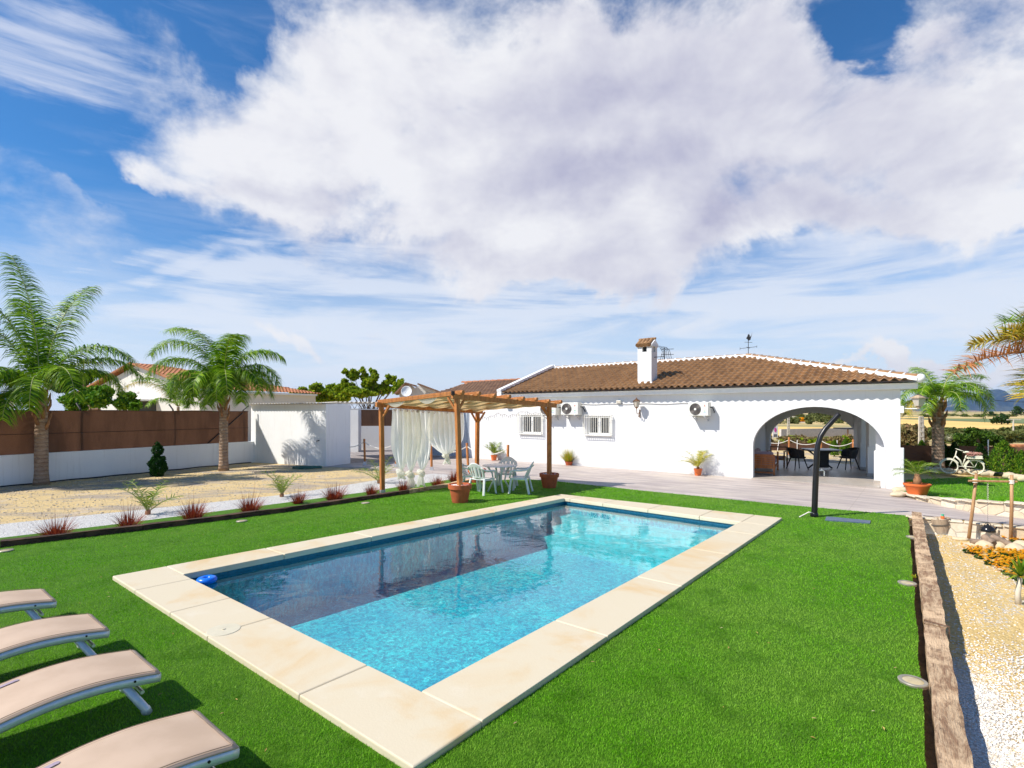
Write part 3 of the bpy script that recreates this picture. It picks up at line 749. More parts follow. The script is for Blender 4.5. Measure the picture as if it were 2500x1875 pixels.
while s < 12:
    L = R.uniform(.38, .62); c = bedc + UD * (s - .2 + L / 2) + VD * (.09 + R.uniform(-.025, .015))
    mc.box((c.x, c.y, .016), (L - .02, .22 + R.uniform(-.03, .04), .04), math.atan2(UD.y, UD.x) + R.uniform(-.05, .05), bev=.012); s += L
mc.build('capping_stones', M['stone'], t)

# ------------------------------------------------------------ swimming pool
t = thing('swimming_pool', 'rectangular turquoise swimming pool with cream stone coping', 'swimming pool', (cen.x, cen.y, 0), world=True)
near_a, near_b = isect(pI[0], pI[1], pO[0], pO[3]), isect(pI[0], pI[1], pO[1], pO[2])
far_a, far_b = isect(pI[3], pI[2], pO[0], pO[3]), isect(pI[3], pI[2], pO[1], pO[2])
def slabs(name, o0, o1, i0, i1, cuts):
    mb = MB(); L = (o1 - o0).length; gp = .0022 / L
    fr = [0] + cuts + [1]
    for a, b in zip(fr[:-1], fr[1:]):
        a2, b2 = a + (gp if a > 0 else 0), b - (gp if b < 1 else 0)
        q = [o0.lerp(o1, a2), o0.lerp(o1, b2), i0.lerp(i1, b2), i0.lerp(i1, a2)]
        mb.prism([[xy(p) for p in q]], -.012, ZC)
    o = mb.build(name, M['coping'], t)
    bv = o.modifiers.new('bevel', 'BEVEL'); bv.width = .014; bv.segments = 3; bv.limit_method = 'ANGLE'
    return o
slabs('coping', pO[0], pO[1], near_a, near_b, [.15, .34, .50, .78])
slabs('coping', pO[3], pO[2], far_a, far_b, [.12, .30, .52, .74, .9])
slabs('coping', near_a, far_a, pI[0], pI[3], [.16, .34, .52, .70, .87])
slabs('coping', near_b, far_b, pI[1], pI[2], [.22, .45, .68, .88])
# mortar below the slabs
ring = MB().prism([[xy(p) for p in offset_quad(pO, -.03)], [xy(p) for p in offset_quad(pI, .04)]], -.10, .045).build('coping_bedding', M['joint'], t)
pw = offset_quad(pI, .035)
FLOOR = -.88
mb = MB(); n_ = 4
for i in range(4):
    a, b = pw[i], pw[(i + 1) % 4]
    mb.add([(a.x, a.y, -.02), (b.x, b.y, -.02), (b.x, b.y, FLOOR), (a.x, a.y, FLOOR)], [(0, 1, 2, 3)])
mb.add([(p.x, p.y, FLOOR) for p in pw], [(0, 1, 2, 3)])
mb.build('basin', M['basin'], t)
bt = offset_quad(pI, .030); mb = MB()
for i in range(4):
    a, b = bt[i], bt[(i + 1) % 4]; mb.add([(a.x, a.y, -.015), (b.x, b.y, -.015), (b.x, b.y, -.16), (a.x, a.y, -.16)], [(0, 1, 2, 3)])
mb.build('waterline_tiles', M['bandtile'], t)
ns = VD.copy()
sb = MB()
for (d, z) in ((.45, -.30), (.85, -.47), (1.25, -.63)):
    a, b = pw[3], pw[2]; l0 = (pw[0] - a).normalized(); l1 = (pw[1] - b).normalized()
    q = [a, b, b + l1 * d, a + l0 * d]
    q = [q[0].lerp(q[1], .003), q[0].lerp(q[1], .997), q[3].lerp(q[2], .997), q[3].lerp(q[2], .003)]
    sb.prism([[xy(p) for p in q]], FLOOR + .002, z)
sb.build('steps', M['steps'], t)
# skimmer lid
c = G(546, 1538, ZC)
mb = MB().lathe([(.001, .006), (.10, .006), (.148, .004), (.152, -.004)], 40, (c.x, c.y, ZC + .001), cap=False)
mb.lathe([(.016, .0), (.016, .012), (.001, .012)], 12, (c.x, c.y, ZC + .002), cap=False)
mb.build('skimmer_lid', M['lid'], t, smooth=True, angle=40)
c = G(1710, 1345 - 86, ZC)
wat = MB().grid(lambda i, j: tuple(list((pw[0].lerp(pw[1], i)).lerp(pw[3].lerp(pw[2], i), j)) + [-.06]), 2, 2)
wat.f = [f[::-1] for f in wat.f] if (Vector(wat.v[wat.f[0][1]]) - Vector(wat.v[wat.f[0][0]])).cross(Vector(wat.v[wat.f[0][2]]) - Vector(wat.v[wat.f[0][0]])).z < 0 else wat.f
o = wat.build('water', M['water'], fix=False); o['kind'] = 'structure'
# blue floating ring
c = G(505, 1422, -.06)
t = thing('pool_float', 'small bright blue ring floating in the near left corner of the pool', 'pool float', (c.x, c.y, -.06))
mb = MB(); seg = 28
mb.lathe([(.072 + .047 * math.cos(a), .035 + .04 * math.sin(a)) for a in [2 * math.pi * i / 14 for i in range(15)]], seg, cap=False)
mb.build('ring', M['blue'], t, smooth=True)
MB().lathe([(.045, -.02), (.05, .03), (.03, .05), (.001, .052)], 20).build('dispenser_cup', M['blue'], t, smooth=True, angle=50)
t.scale = (1.05, 1.05, 1.05)

# turf blades
def blades(name, poly, holep, N, zfun, dmin, dmax, hgt, mt):
    # sampled so that there are about as many blades per pixel near as far
    d = dmin * (dmax / dmin) ** rng.random(N * 3)
    a = rng.uniform(-.84, .84, N * 3)
    x = d * np.tan(a) ; y = d
    ok = in_poly(x, y, poly)
    if holep is not None: ok &= ~in_poly(x, y, holep)
    x, y, d = x[ok][:N], y[ok][:N], d[ok][:N]; n = len(x)
    wd = .0010 + d * .00042; h = hgt * rng.uniform(.6, 1.2, n) * (1 + d * .03)
    th = rng.uniform(0, 2 * np.pi, n); lean = rng.uniform(.1, .8, n) * h; la = rng.uniform(0, 2 * np.pi, n)
    z = zfun(x, y)
    dx, dy = np.cos(th) * wd, np.sin(th) * wd
    V = np.zeros((n, 3, 3)); V[:, 0] = np.stack([x - dx, y - dy, z], 1); V[:, 1] = np.stack([x + dx, y + dy, z], 1)
    V[:, 2] = np.stack([x + np.cos(la) * lean, y + np.sin(la) * lean, z + h], 1)
    F = np.arange(n * 3).reshape(n, 3)
    return npmesh(name, V.reshape(-1, 3), F, mt, kind='stuff')
lp = [tuple(p) for p in lawn_poly]
o = blades('grass', lp, [xy(p) for p in offset_quad(pO, .004)], 640000, lambda x, y: np.full(len(x), .018), 1.9, 17, .016, M['blade'])
o['label'] = 'short artificial grass blades of the lawn round the pool'
rlp = [xy(p) for p in rw] + [xy(p) for p in back[::-1]]
o = blades('grass', [tuple(p) for p in rlp], None, 90000, lambda x, y: .05 + .25 * np.clip((13.3 - y) / 2.4, 0, 1), 10.5, 19, .022, M['blade'])
o['label'] = 'short artificial grass blades of the raised lawn on the right'
# loose stones of the sandy yard
def stones(name, poly, N, r0, r1, zf, lab, m):
    xs = [p[0] for p in poly]; ys = [p[1] for p in poly]; x = rng.uniform(min(xs), max(xs), N * 3); y = rng.uniform(min(ys), max(ys), N * 3); ok = in_poly(x, y, poly); x, y = x[ok][:N], y[ok][:N]; n = len(x)
    r_ = r0 + (r1 - r0) * rng.random(n) ** 3; base = np.array([(1, 0, 0), (-1, 0, 0), (0, 1, 0), (0, -1, 0), (0, 0, .7), (0, 0, -.7)], float)
    V = base[None] * r_[:, None, None] * rng.uniform(.6, 1.35, (n, 6, 1)); th = rng.uniform(0, 6.28, n); cs, sn_ = np.cos(th)[:, None], np.sin(th)[:, None]
    V = np.stack([V[:, :, 0] * cs - V[:, :, 1] * sn_, V[:, :, 0] * sn_ + V[:, :, 1] * cs, V[:, :, 2]], 2) + np.stack([x, y, zf + r_ * .25], 1)[:, None]
    Fb = np.array([(0, 2, 4), (2, 1, 4), (1, 3, 4), (3, 0, 4), (2, 0, 5), (1, 2, 5), (3, 1, 5), (0, 3, 5)])
    o = npmesh(name, V.reshape(-1, 3), (np.arange(n)[:, None, None] * 6 + Fb[None]).reshape(-1, 3), m, kind='stuff'); o['label'] = lab
stones('stones', [(-19, 5), (-15.2, 15.2), (-11.8, 23), (-7.4, 21.2), (-3.4, 19.5), (-4.8, 15), (-8.8, 10.5), (-14.2, 5)], 12000, .007, .026, .0, 'small grey and tan stones strewn over the sandy yard', M['yardstone'])
stones('white_gravel', up + lo, 14000, .007, .016, .010, 'white gravel stones of the path behind the red grass border', leafmat('white_gravel_stones', [(.62, .6, .56), (.78, .76, .73), (.86, .85, .83)], .7, 0.0))
# loose pebbles in the bed
N = 26000
d = 2.6 * (11 / 2.6) ** rng.random(N * 4); a = rng.uniform(.5, .84, N * 4)
x = d * np.tan(a); y = d
s_ = (x - (2.627 + .741 * (y - 3.248))) * .80
ok = (s_ > .2) & in_poly(x, y, bed_poly) & (rng.random(N * 4) < np.clip((1.35 - s_ / 1.6) * np.clip((5.6 - y) / 1.8, .08, 1), .04, 1))
x, y, d = x[ok][:N], y[ok][:N], d[ok][:N]; n = len(x)
r_ = rng.uniform(.004, .010, n) * (1 + d * .06)
zz = np.array([zb(a, b) for a, b in zip(x, y)]) + r_ * .25
base = np.array([(1, 0, 0), (-1, 0, 0), (0, 1, 0), (0, -1, 0), (0, 0, .7), (0, 0, -.7)], float)
V = base[None] * r_[:, None, None] * rng.uniform(.6, 1.35, (n, 6, 1))
th = rng.uniform(0, 6.28, n); cs, sn_ = np.cos(th)[:, None], np.sin(th)[:, None]
V = np.stack([V[:, :, 0] * cs - V[:, :, 1] * sn_, V[:, :, 0] * sn_ + V[:, :, 1] * cs, V[:, :, 2]], 2) + np.stack([x, y, zz], 1)[:, None]
Fb = np.array([(0, 2, 4), (2, 1, 4), (1, 3, 4), (3, 0, 4), (2, 0, 5), (1, 2, 5), (3, 1, 5), (0, 3, 5)])
F = (np.arange(n)[:, None, None] * 6 + Fb[None]).reshape(-1, 3)
npmesh('gravel', V.reshape(-1, 3), F, M['pebble'], kind='stuff')['label'] = 'loose white and tan pebbles lying on the sand beside the sleepers'

# a few dry leaves blown onto the lawn
fl_ = MB(); k_ = 0
while k_ < 70:
    y_ = R.uniform(2.6, 11); x_ = R.uniform(-.9, .9) * y_
    if not in_poly(np.array([x_]), np.array([y_]), lp)[0] or in_poly(np.array([x_]), np.array([y_]), [xy(p) for p in pO])[0]: continue
    a_ = R.uniform(0, 6.28); l_ = R.uniform(.012, .024); c_, s_ = math.cos(a_) * l_, math.sin(a_) * l_; z_ = .036
    fl_.add([(x_ - c_, y_ - s_, z_), (x_ + s_ * .3, y_ - c_ * .3, z_ + .006), (x_ + c_, y_ + s_, z_ + .003), (x_ - s_ * .3, y_ + c_ * .3, z_ + .006)], [(0, 1, 2, 3)]); k_ += 1
o = fl_.build('fallen_leaves', leafmat('dry_fallen_leaves', [(.5, .42, .12), (.42, .24, .08), (.6, .55, .3)], .8, .1)); o['kind'] = 'stuff'; o['label'] = 'tiny dry leaves scattered over the lawn'
# sleepers on the right
def sleeper(a, b, wd, h, m, label, group, seed, z0=0.0):
    """a,b: foot line on the lawn side; the timber lies to the right of a->b"""
    a, b = Vector(a[:2]), Vector(b[:2]); d = (b - a); L = d.length; d.normalize(); nn = Vector((d.y, -d.x))
    rr = random.Random(seed); mb = MB(); ns_ = max(6, int(L / .12)); ph = [rr.uniform(0, 6) for _ in range(8)]
    prof = [(0, 0), (0, h - .016), (.012, h), (wd - .014, h), (wd, h - .014), (wd, 0)]
    k = 0
    for i in range(ns_ + 1):
        s_ = L * i / ns_
        for j, (u, z) in enumerate(prof):
            w1 = .003 * math.sin(s_ * 2.3 + ph[j % 6]) + .004 * math.sin(s_ * 13 + ph[(j + 2) % 6]) + rr.uniform(-.003, .003)
            w2 = (.006 * math.sin(s_ * 4 + ph[(j + 1) % 6]) + rr.uniform(-.003, .003)) if z > 0 else 0
            p = a + d * s_ + nn * (u + w1)
            mb.v.append((p.x, p.y, z0 + z + w2 - (.12 if z == 0 else 0)))
    m_ = len(prof)
    for i in range(ns_):
        for j in range(m_ - 1): q = i * m_ + j; mb.f.append((q, q + 1, q + m_ + 1, q + m_))
    mb.f.append(tuple(range(m_))); mb.f.append(tuple(ns_ * m_ + j for j in range(m_))[::-1])
    o = mb.build('railway_sleeper', m); tag(o, label, 'sleeper', group); return o
g1 = 'weathered sleepers edging the lawn on the right'
sleeper((SX(10.9) + .02, 10.9), (SX(7.42) + .02, 7.42), -.14, .145, M['sleeper'], 'farthest weathered timber sleeper, its end by the stone wall and barrel', g1, 1)
sleeper((SX(7.40) + .035, 7.40), (SX(5.10) + .025, 5.10), -.145, .155, M['sleeper'], 'middle weathered timber sleeper of the right lawn edge', g1, 2)
sleeper((SX(5.08) + .02, 5.08), (SX(.9) + .015, .9), -.135, .15, M['sleeper'], 'nearest weathered timber sleeper, beside the closest recessed light', g1, 3)
# rusty staple over the joint
p = Vector((SX(5.12), 5.12)); c_ = [p + sn * .01 + sdir * .05, p + sn * .195 - sdir * .02]
mb = MB().tube([(c_[0].x, c_[0].y, .05), (c_[0].x, c_[0].y, .166), (c_[1].x, c_[1].y, .166), (c_[1].x, c_[1].y, .05)], .006, 6)
tag(mb.build('staple', M['copper']), 'rusty iron staple over the joint of the two nearest sleepers', 'staple')
g2 = 'dark timber sleepers along the red grass border'
lab = ['dark timber edging at the far left, in front of the first red grass tuft', 'dark timber edging below the second and third red grass tufts',
       'dark timber edging between the small palms and the left pergola post', 'dark timber edging beside the foot of the left pergola post', 'short pale-ended timber edging behind the near pergola pot', 'last short timber edging piece, next to the plastic chairs']
for i in range(len(slc) - 1):
    a, b = Vector(slc[i]), Vector(slc[i + 1]); d = (b - a).normalized()
    sleeper(a - d * .0, b - d * .012, -.11, .12, M['sleeper_dark'] if i < 4 else M['sleeper'], lab[i], g2, 20 + i)

# recessed lawn lights
g3 = 'round recessed lights in the lawn'
for (sx, sy, lb) in ((2229, 1661, 'round recessed light nearest the camera beside the right sleepers'), (2215, 1422, 'round recessed light by the middle right sleeper'),
                     (2229, 1310, 'round recessed light near the far end of the right sleepers'), (13, 1343, 'round recessed light at the left edge in front of dark timber'),
                     (590, 1271, 'round recessed light in the lawn below the third red grass tuft'), (892, 1227, 'round recessed light in the lawn by the left pergola post')):
    c = G(sx, sy, .04)
    t = thing('lawn_light', lb, 'recessed light', (c.x, c.y, .032), group=g3)
    MB().lathe([(.098, -.02), (.102, .004), (.096, .010), (.072, .008)], 30, cap=False).build('rim', M['spotrim'], t, smooth=True, angle=35)
    MB().lathe([(.073, .006), (.05, .012), (.001, .013)], 30, cap=False).build('lens', M['spotglass'], t, smooth=True)

# ------------------------------------------------------------ boundary wall, netting, shed, carport
WL0, WL1 = Vector(xy(G(0, 1190))), Vector(xy(G(609, 1130)))
wd = (WL1 - WL0).normalized(); wn = Vector((-wd.y, wd.x)); WLs = WL0 - wd * 9
def wallbox(name, a, b, th, z0, z1, m, parent=None, n=None):
    a, b = Vector(a[:2]), Vector(b[:2]); d = (b - a).normalized(); nn = n or Vector((-d.y, d.x))
    return MB().prism([[xy(a), xy(b), xy(b + nn * th), xy(a + nn * th)]], z0, z1).build(name, m, parent)
o = wallbox('garden_wall', WLs, WL1 + wd * .3, .2, -.05, .94, M['whitewash']); tag(o, 'low white rendered wall along the left side, below the brown netting', 'wall')
t = thing('netting_fence', 'brown shade netting on posts above the low white wall at the left', 'fence', (WL1.x, WL1.y, .94), world=True)
mb = MB(); Lw = (WL1 - WLs).length
def netf(i, j):
    p = WLs + wd * Lw * i + wn * (.10 + .02 * math.sin(i * 60) * math.sin(j * 3.1))
    sag = .03 * math.sin(i * Lw / 3.0 * math.pi) ** 2
    return (p.x, p.y, .93 + (1.37 - sag) * j)
mb.grid(netf, 120, 6).build('netting', M['net'], t, smooth=True)
for i in range(7):
    p = WL1 - wd * (.2 + i * 3.05) + wn * .14
    MB().tube([(p.x, p.y, .6), (p.x, p.y, 2.32), (p.x + wn.x * .22 * (1 if i else -1), p.y + wn.y * .2, 2.52)], .03, 8).build('post', M['blacksat'], t)
for z_ in (1.55, 2.27):
    a_ = WL1 + wn * .07; b_ = WLs + wn * .07; MB().tube([(b_.x, b_.y, z_), (a_.x, a_.y, z_)], .007, 5).build('tie_wire', M['blacksat'], t)
p = WL1 - wd * .3 + wn * .06; p2 = WL1 - wd * 1.9 + wn * .06
MB().tube([(p.x, p.y, 2.2), (p2.x, p2.y, .95)], .025, 6).build('brace', M['blacksat'], t)
mb = MB(); q = []
for i in range(40):
    s_ = i / 39 * 15; p = WL1 - wd * s_ - wn * (.10 + .04 * math.sin(s_ * 1.7)); q.append((p.x, p.y, .02 + .02 * abs(math.sin(s_ * 2.1))))
tag(mb.tube(q, .022, 6).build('irrigation_pipe', M['pipe']), 'black irrigation pipe lying along the foot of the low white wall', 'pipe')

SA, SB = Vector((-11.62, 23.35)), Vector((-7.62, 21.48)); sd = (SB - SA).normalized(); sn2 = Vector((-sd.y, sd.x))
t = thing('shed', 'small white rendered outbuilding with corrugated roof at the end of the netting', 'outbuilding', (SB.x, SB.y, 0), world=True)
wallbox('wall', SA, SB, 1.42, -.05, 2.56, M['whitewash'], t)
LR = (SB - SA).length + .1
def corr(i, j):
    p = SA - sd * .1 + sd * LR * i + sn2 * (-.22 + 2.0 * j)
    return (p.x, p.y, 2.60 + .022 * math.sin(i * LR / .17 * 2 * math.pi) + .02 * j)
MB().grid(corr, 180, 4).build('corrugated_roof', M['corr'], t, smooth=True)
# stand pipe and hose
c = G(781, 1138); tp = thing('garden_tap', 'thin standpipe with a black tap against the white shed wall', 'tap', (c.x, c.y, 0), world=True)
MB().tube([(c.x, c.y, 0), (c.x, c.y, 1.05)], .011, 6).build('pipe', M['galv'], tp)
MB().box((c.x, c.y, 1.06), (.1, .06, .05)).tube([(c.x - .12, c.y, 1.06), (c.x + .04, c.y, 1.06)], .012, 6).tube([(c.x - .12, c.y, 1.06), (c.x - .13, c.y - .02, .98)], .012, 6).build('tap_head', M['blacksat'], tp)
c = G(750, 1144); hp = []
for i in range(150):
    a = i / 150 * 2 * math.pi * 5; r_ = .52 + .06 * math.sin(i * .7)
    hp.append((c.x + r_ * math.cos(a), c.y + .30 * (r_ / .52) * math.sin(a), .02 + .07 * i / 150 + .015 * math.sin(a * 2.3)))
th = thing('garden_hose', 'coil of dark green hose lying on the ground by the shed', 'hose', (c.x, c.y, 0), world=True)
MB().tube(hp, .016, 6).build('coil', M['hose'], th, smooth=True)
# yard behind the shed
o = wallbox('yard_wall', (-12, 29.8), (-9.15, 29.6), .2, -.05, 2.55, M['white']); tag(o, 'grey shaded rear wall of the yard behind the shed', 'wall')
o = wallbox('yard_pillar', (-9.12, 29.35), (-8.6, 29.33), .5, -.05, 2.45, M['white']); tag(o, 'square white pillar at the back of the yard beside the brown panel', 'pillar')
BWa, BWb = Vector((-9.4, 31.0)), Vector((-2.0, 31.6))
o = wallbox('yard_wall', BWa, BWb, .2, -.05, 1.42, M['white']); tag(o, 'white half-height rear wall of the yard under the brown panel', 'wall')
o = wallbox('screen_panel', BWa + Vector((0, .05)), BWb + Vector((0, .05)), .06, 1.42, 2.45, M['net']); tag(o, 'brown screen panel on top of the rear yard wall', 'screen')
t = thing('carport', 'carport of white lattice truss and pale corrugated roof between shed and house', 'carport', (-7.6, 23, 0), world=True)
TA, TB = Vector((-7.62, 22.95)), Vector((-2.2, 26.0)); td = (TB - TA).normalized(); Lt = (TB - TA).length
mb = MB()
for zc in (2.36, 2.60): mb.beam((TA.x, TA.y, zc), (TB.x, TB.y, zc), .05, .035)
nn = 26
for i in range(nn):
    a = TA + td * Lt * i / nn; b = TA + td * Lt * (i + .5) / nn; c_ = TA + td * Lt * (i + 1) / nn
    mb.tube([(a.x, a.y, 2.375), (b.x, b.y, 2.585), (c_.x, c_.y, 2.375)], .020, 5)
mb.build('truss', M['trim'], t)
def cp(i, j):
    a = TA.lerp(TB, i) + Vector((0, -.15)); b = Vector((-10.5, 26.2)).lerp(Vector((-2.6, 28.4)), i); p = a.lerp(b, j)
    return (p.x, p.y, 2.68 + .02 * math.sin(i * 200) - .02 * j)
MB().grid(cp, 300, 3).build('roof_sheet', M['corr'], t, smooth=True)
t = thing('metal_gate', 'pale blue ribbed metal gate at the left end of the house', 'gate', (-4.2, 26.2, 0), world=True)
ga, gb = Vector((-4.35, 26.7)), Vector((-2.12, 25.62)); gd = (gb - ga).normalized()
def gt(i, j):
    p = ga.lerp(gb, i) + Vector((-gd.y, gd.x)) * (.015 if (int(i * 46) % 2) else -.015); return (p.x, p.y, .05 + 2.3 * j)
MB().grid(gt, 92, 1).build('ribbed_sheet', M['gatemetal'], t)
mb = MB(); mb.beam((ga.x, ga.y, 2.37), (gb.x, gb.y, 2.37), .06, .05); m_ = ga.lerp(gb, .5)
for p in (ga, m_, gb): mb.beam((p.x, p.y, 0), (p.x, p.y, 2.37), .06, .06)
mb.build('frame', M['gatemetal'], t)

# ------------------------------------------------------------ rope posts
def post_thing(c, h, label, group, lean=(0, 0)):
    t = thing('rope_post', label, 'post', (c.x, c.y, c.z if len(c) > 2 else 0), group=group)
    MB().tube([(lean[0] * .12, lean[1] * .12, .11), (lean[0], lean[1], h - .01), (lean[0], lean[1], h)], [.047, .045, .038], 12).build('pole', M['pine'], t, smooth=True, angle=40)
    MB().box((0, 0, .06), (.125, .125, .15)).box((0, 0, .004), (.16, .16, .008)).build('foot', M['galv'], t)
    return (c.x + lean[0], c.y + lean[1], h - .12)
def rope(a, b, sag, label, group):
    a, b = Vector(a), Vector(b); pts = []
    for i in range(17):
        s_ = i / 16; p = a.lerp(b, s_); pts.append((p.x, p.y, p.z - sag * 4 * s_ * (1 - s_)))
    tag(MB().tube(pts, .017, 7).build('rope', M['rope'], smooth=True), label, 'rope', group)
RP = [((821.5, 1129), 'leftmost rope post, at the corner of the white shed'), ((891, 1134.5), 'second rope post, left of the left pergola post'),
      ((967, 1140), 'rope post mostly hidden behind the left curtains'), ((1054, 1148), 'rope post seen between the two curtains'),
      ((1143.8, 1155), 'rope post right of the near pergola post, before the ribbed gate'), ((1239, 1164), 'rope post behind the round plastic table')]
tops = []
lean = [(-.07, 0), (-.03, 0), (0, 0), (-.03, 0), (-.06, .02), (.02, 0)]
for (s_, lb), ln in zip(RP, lean): tops.append(post_thing(G(*s_), 1.10, lb, 'rope posts along the patio edge', ln))
for i, lb in enumerate(['white rope from the shed corner to the second post', 'white rope behind the left pergola post', 'white rope behind the left curtains', 'white rope between the curtains', 'white rope in front of the left potted cycad']):
    rope(tops[i], tops[i + 1], .26, lb, 'ropes between the patio posts')
# ------------------------------------------------------------ the white house
HA = math.radians(38.3); P0 = G(1249, 1125.5); U3 = Vector((math.cos(HA), -math.sin(HA), 0)); V3 = Vector((math.sin(HA), math.cos(HA), 0))
def fac(sx, sy, v=0.0):
    """where a point of the facade (or a plane v behind it) stands: (u along the facade, height)"""
    d = Vector(((sx - CX) / FPX, 1, (HY - sy) / FPX)); C = Vector((0, 0, CAMZ))
    s_ = (v + (P0 - C).dot(V3)) / d.dot(V3); p = C + d * s_
    return (p - P0).dot(U3), p.z
def hw(u, v, z=0): return P0 + U3 * u + V3 * v + Vector((0, 0, z))
H = thing('house', 'long white single-storey house with brown tiled hip roof and arched porch', 'house', (P0.x, P0.y, 0), -HA)
uA0 = fac(1838, 1169)[0]; uA1 = fac(2160, 1100)[0]; zA = fac(1990, 993)[1]; zS = fac(1839, 1090)[1]
UE = fac(2198, 1000)[0]; UG = fac(1146, 1100)[0]
WINS = []
for (x0, x1, y0, y1) in ((1272, 1321, 1013, 1059), (1434, 1489, 1015, 1062)):
    a, za = fac(x0, y0); b, zb_ = fac(x1, y1); WINS.append((a, b, zb_, za))
def arch_loop(u0, u1, z0, zs, zt, n=28):
    c = (u0 + u1) / 2; r = (u1 - u0) / 2
    return [(u0, z0), (u1, z0)] + [(c + r * math.cos(math.pi * i / n), zs + (zt - zs) * math.sin(math.pi * i / n)) for i in range(n + 1)]
WT = 2.90
loops = [[(UG, -.06), (UE, -.06), (UE, WT), (UG, WT)], arch_loop(uA0, uA1, .0, zS, zA)] + [[(a, z0), (b, z0), (b, z1), (a, z1)] for (a, b, z0, z1) in WINS]
# the arch reaches the ground: cut it out of the outer loop instead of leaving a sill
ar = arch_loop(uA0, uA1, -.06, zS, zA)
outer = [(UG, -.06), (uA0, -.06)] + ar[2:][::-1] + [(uA1, -.06), (UE, -.06), (UE, WT), (UG, WT)]
MB().prism([outer] + loops[2:], 0, .18, axes=(0, 2, 1)).build('front_wall', M['white'], H)
# plinth at the right of the arch
u0, _ = fac(2164, 1100, -.12); u1, _ = fac(2207, 1100, -.12); zp = fac(2185, 1093, -.12)[1]
MB().box(((u0 + u1) / 2, -.065, zp / 2 - .03), (u1 - u0, .17, zp + .06), bev=.01).build('plinth', M['white'], H)
u2, _ = fac(2152, 1100, .1)
MB().prism([[(uA1 - .10, -.02), (uA1 + .02, -.02), (uA1 + .02, .20), (uA1 - .10, .20)]], -.02, zp - .02).build('arch_plinth', M['white'], H)
SK = -.2216                                                           # the porch side wall is not square to the facade
VB = 6.6
ub0, ub1 = fac(1879, 1090, VB)[0], fac(2095, 1090, VB)[0]; zb1 = fac(1989, 1008, VB)[1]; zbs = fac(1879, 1072, VB)[1]
ar = arch_loop(ub0, ub1, -.06, zbs, zb1)
outer = [(UG, -.06), (ub0, -.06)] + ar[2:][::-1] + [(ub1, -.06), (UE + SK * VB, -.06), (UE + SK * VB, WT), (UG, WT)]
MB().prism([outer], VB, VB + .25, axes=(0, 2, 1)).build('rear_wall', M['white'], H)
MB().box((UG + .14, VB / 2 + .14, WT / 2 - .03), (.28, VB - .281, WT + .06)).build('left_wall', M['white'], H)
PU = ub0 - .25
MB().box((PU, VB / 2 + .14, WT / 2 - .02), (.2, VB - .281, WT - .02)).build('porch_wall', M['white'], H)
# right side of the porch: wall with two arched openings, and piers standing proud of it
mb = MB(); wl = []
L1 = VB - .28 - .02
so = [(0, -.06)]
for (a, b) in ((.8, 2.7), (3.5, 5.4)):
    aa = arch_loop(a, b, -.06, 1.55, 2.2, 14); so += [(a, -.06)] + aa[2:][::-1] + [(b, -.06)]
so += [(L1, -.06), (L1, WT), (0, WT)]
tmp = MB().prism([so], 0, .25, axes=(1, 2, 0))
mb.add([(UE - .27 + x + SK * (y + .28), y + .29, z) for (x, y, z) in tmp.v], tmp.f)
mb.build('porch_side_wall', M['white'], H)
mb = MB()
for (v, sx) in ((.9, 2134), (3.1, 2118), (5.4, 2100)):
    u = fac(sx, 1100, v - .2)[0]
    MB().box((u + .25, v, 1.28), (.42, .40, 2.52)).box((u + .22, v, .54), (.44, .47, 1.0), bev=.01).build('pier', M['white'], H)
    MB().box((u + .215, v, .085), (.46, .50, .10)).build('pier_skirting', M['floor'], H)
fl = [(uA0 + .005, -.22), (uA1 - .11, -.22), (uA1 - .11, .26), (UE - .3, .3), (UE - .3 + SK * VB, VB), (UE - .3 + SK * VB - .2, VB + .9), (ub0 - .1, VB + .9), (PU + .1, VB), (PU + .1, .3), (uA0 + .005, .3)]
MB().prism([fl], .006, .035).build('porch_floor', M['floor'], H)
MB().prism([[(UG + .3, .29), (UE - .3, .29), (UE - .3 + SK * (VB - .35), VB - .01), (UG + .3, VB - .01)]], 2.55, 2.62).build('porch_ceiling', M['ceiling'], H)
# cornice under the eaves
MB().box(((UE + .4 - .32) / 2, -.085, 2.965), (UE + .4 + .32, .169, .17), bev=.01).build('cornice', M['trim'], H)
uq = UE + .4
MB().prism([[(UE + .002, -.168), (uq - .12, -.168), (uq + SK * 7, VB + .4), (UE + SK * 7, VB + .4)]], 2.882, 3.03).build('cornice', M['trim'], H)

K = .325; ZE = 3.07; VE = -.42; VR = 3.88; ZR = ZE + (VR - VE) * K
uL = fac(1225, 955, VE)[0]; uPk = fac(1822, 876, VR)[0]; uR = UE + .46
def roofz(v): return ZE + (v - VE) * K
def tile_slope(o, e, s, L, S, cl, cr, per=.24, course=.36, amp=.048):
    """o origin, e eave direction, s up-slope direction (3D), cl/cr(b): limits along e at distance b up the slope"""
    n = e.cross(s).normalized()
    if n.z < 0: n = -n
    mb = MB(); nc = int(L / per * 8); rows = []
    k = 0; b = 0.0
    while b < S:
        b2 = min(S, b + course + .02); rows += [(b, .048), (b2 - .0201, .002)]; b += course
    for (b, h) in rows:
        lo_, hi = cl(b), cr(b)
        for i in range(nc + 1):
            x = L * i / nc; xc = min(max(x, lo_), hi)
            wv = math.cos(2 * math.pi * xc / per); hh = amp * (wv if wv > 0 else wv * .75)
            mb.v.append(tuple(o + e * xc + s * b + n * (h + hh + .03)))
    for r in range(len(rows) - 1):
        lo_, hi = min(cl(rows[r][0]), cl(rows[r + 1][0])), max(cr(rows[r][0]), cr(rows[r + 1][0]))
        for i in range(nc):
            if L * (i + 1) / nc < lo_ or L * i / nc > hi: continue
            a = r * (nc + 1) + i; mb.f.append((a, a + 1, a + nc + 2, a + nc + 1))
    return mb
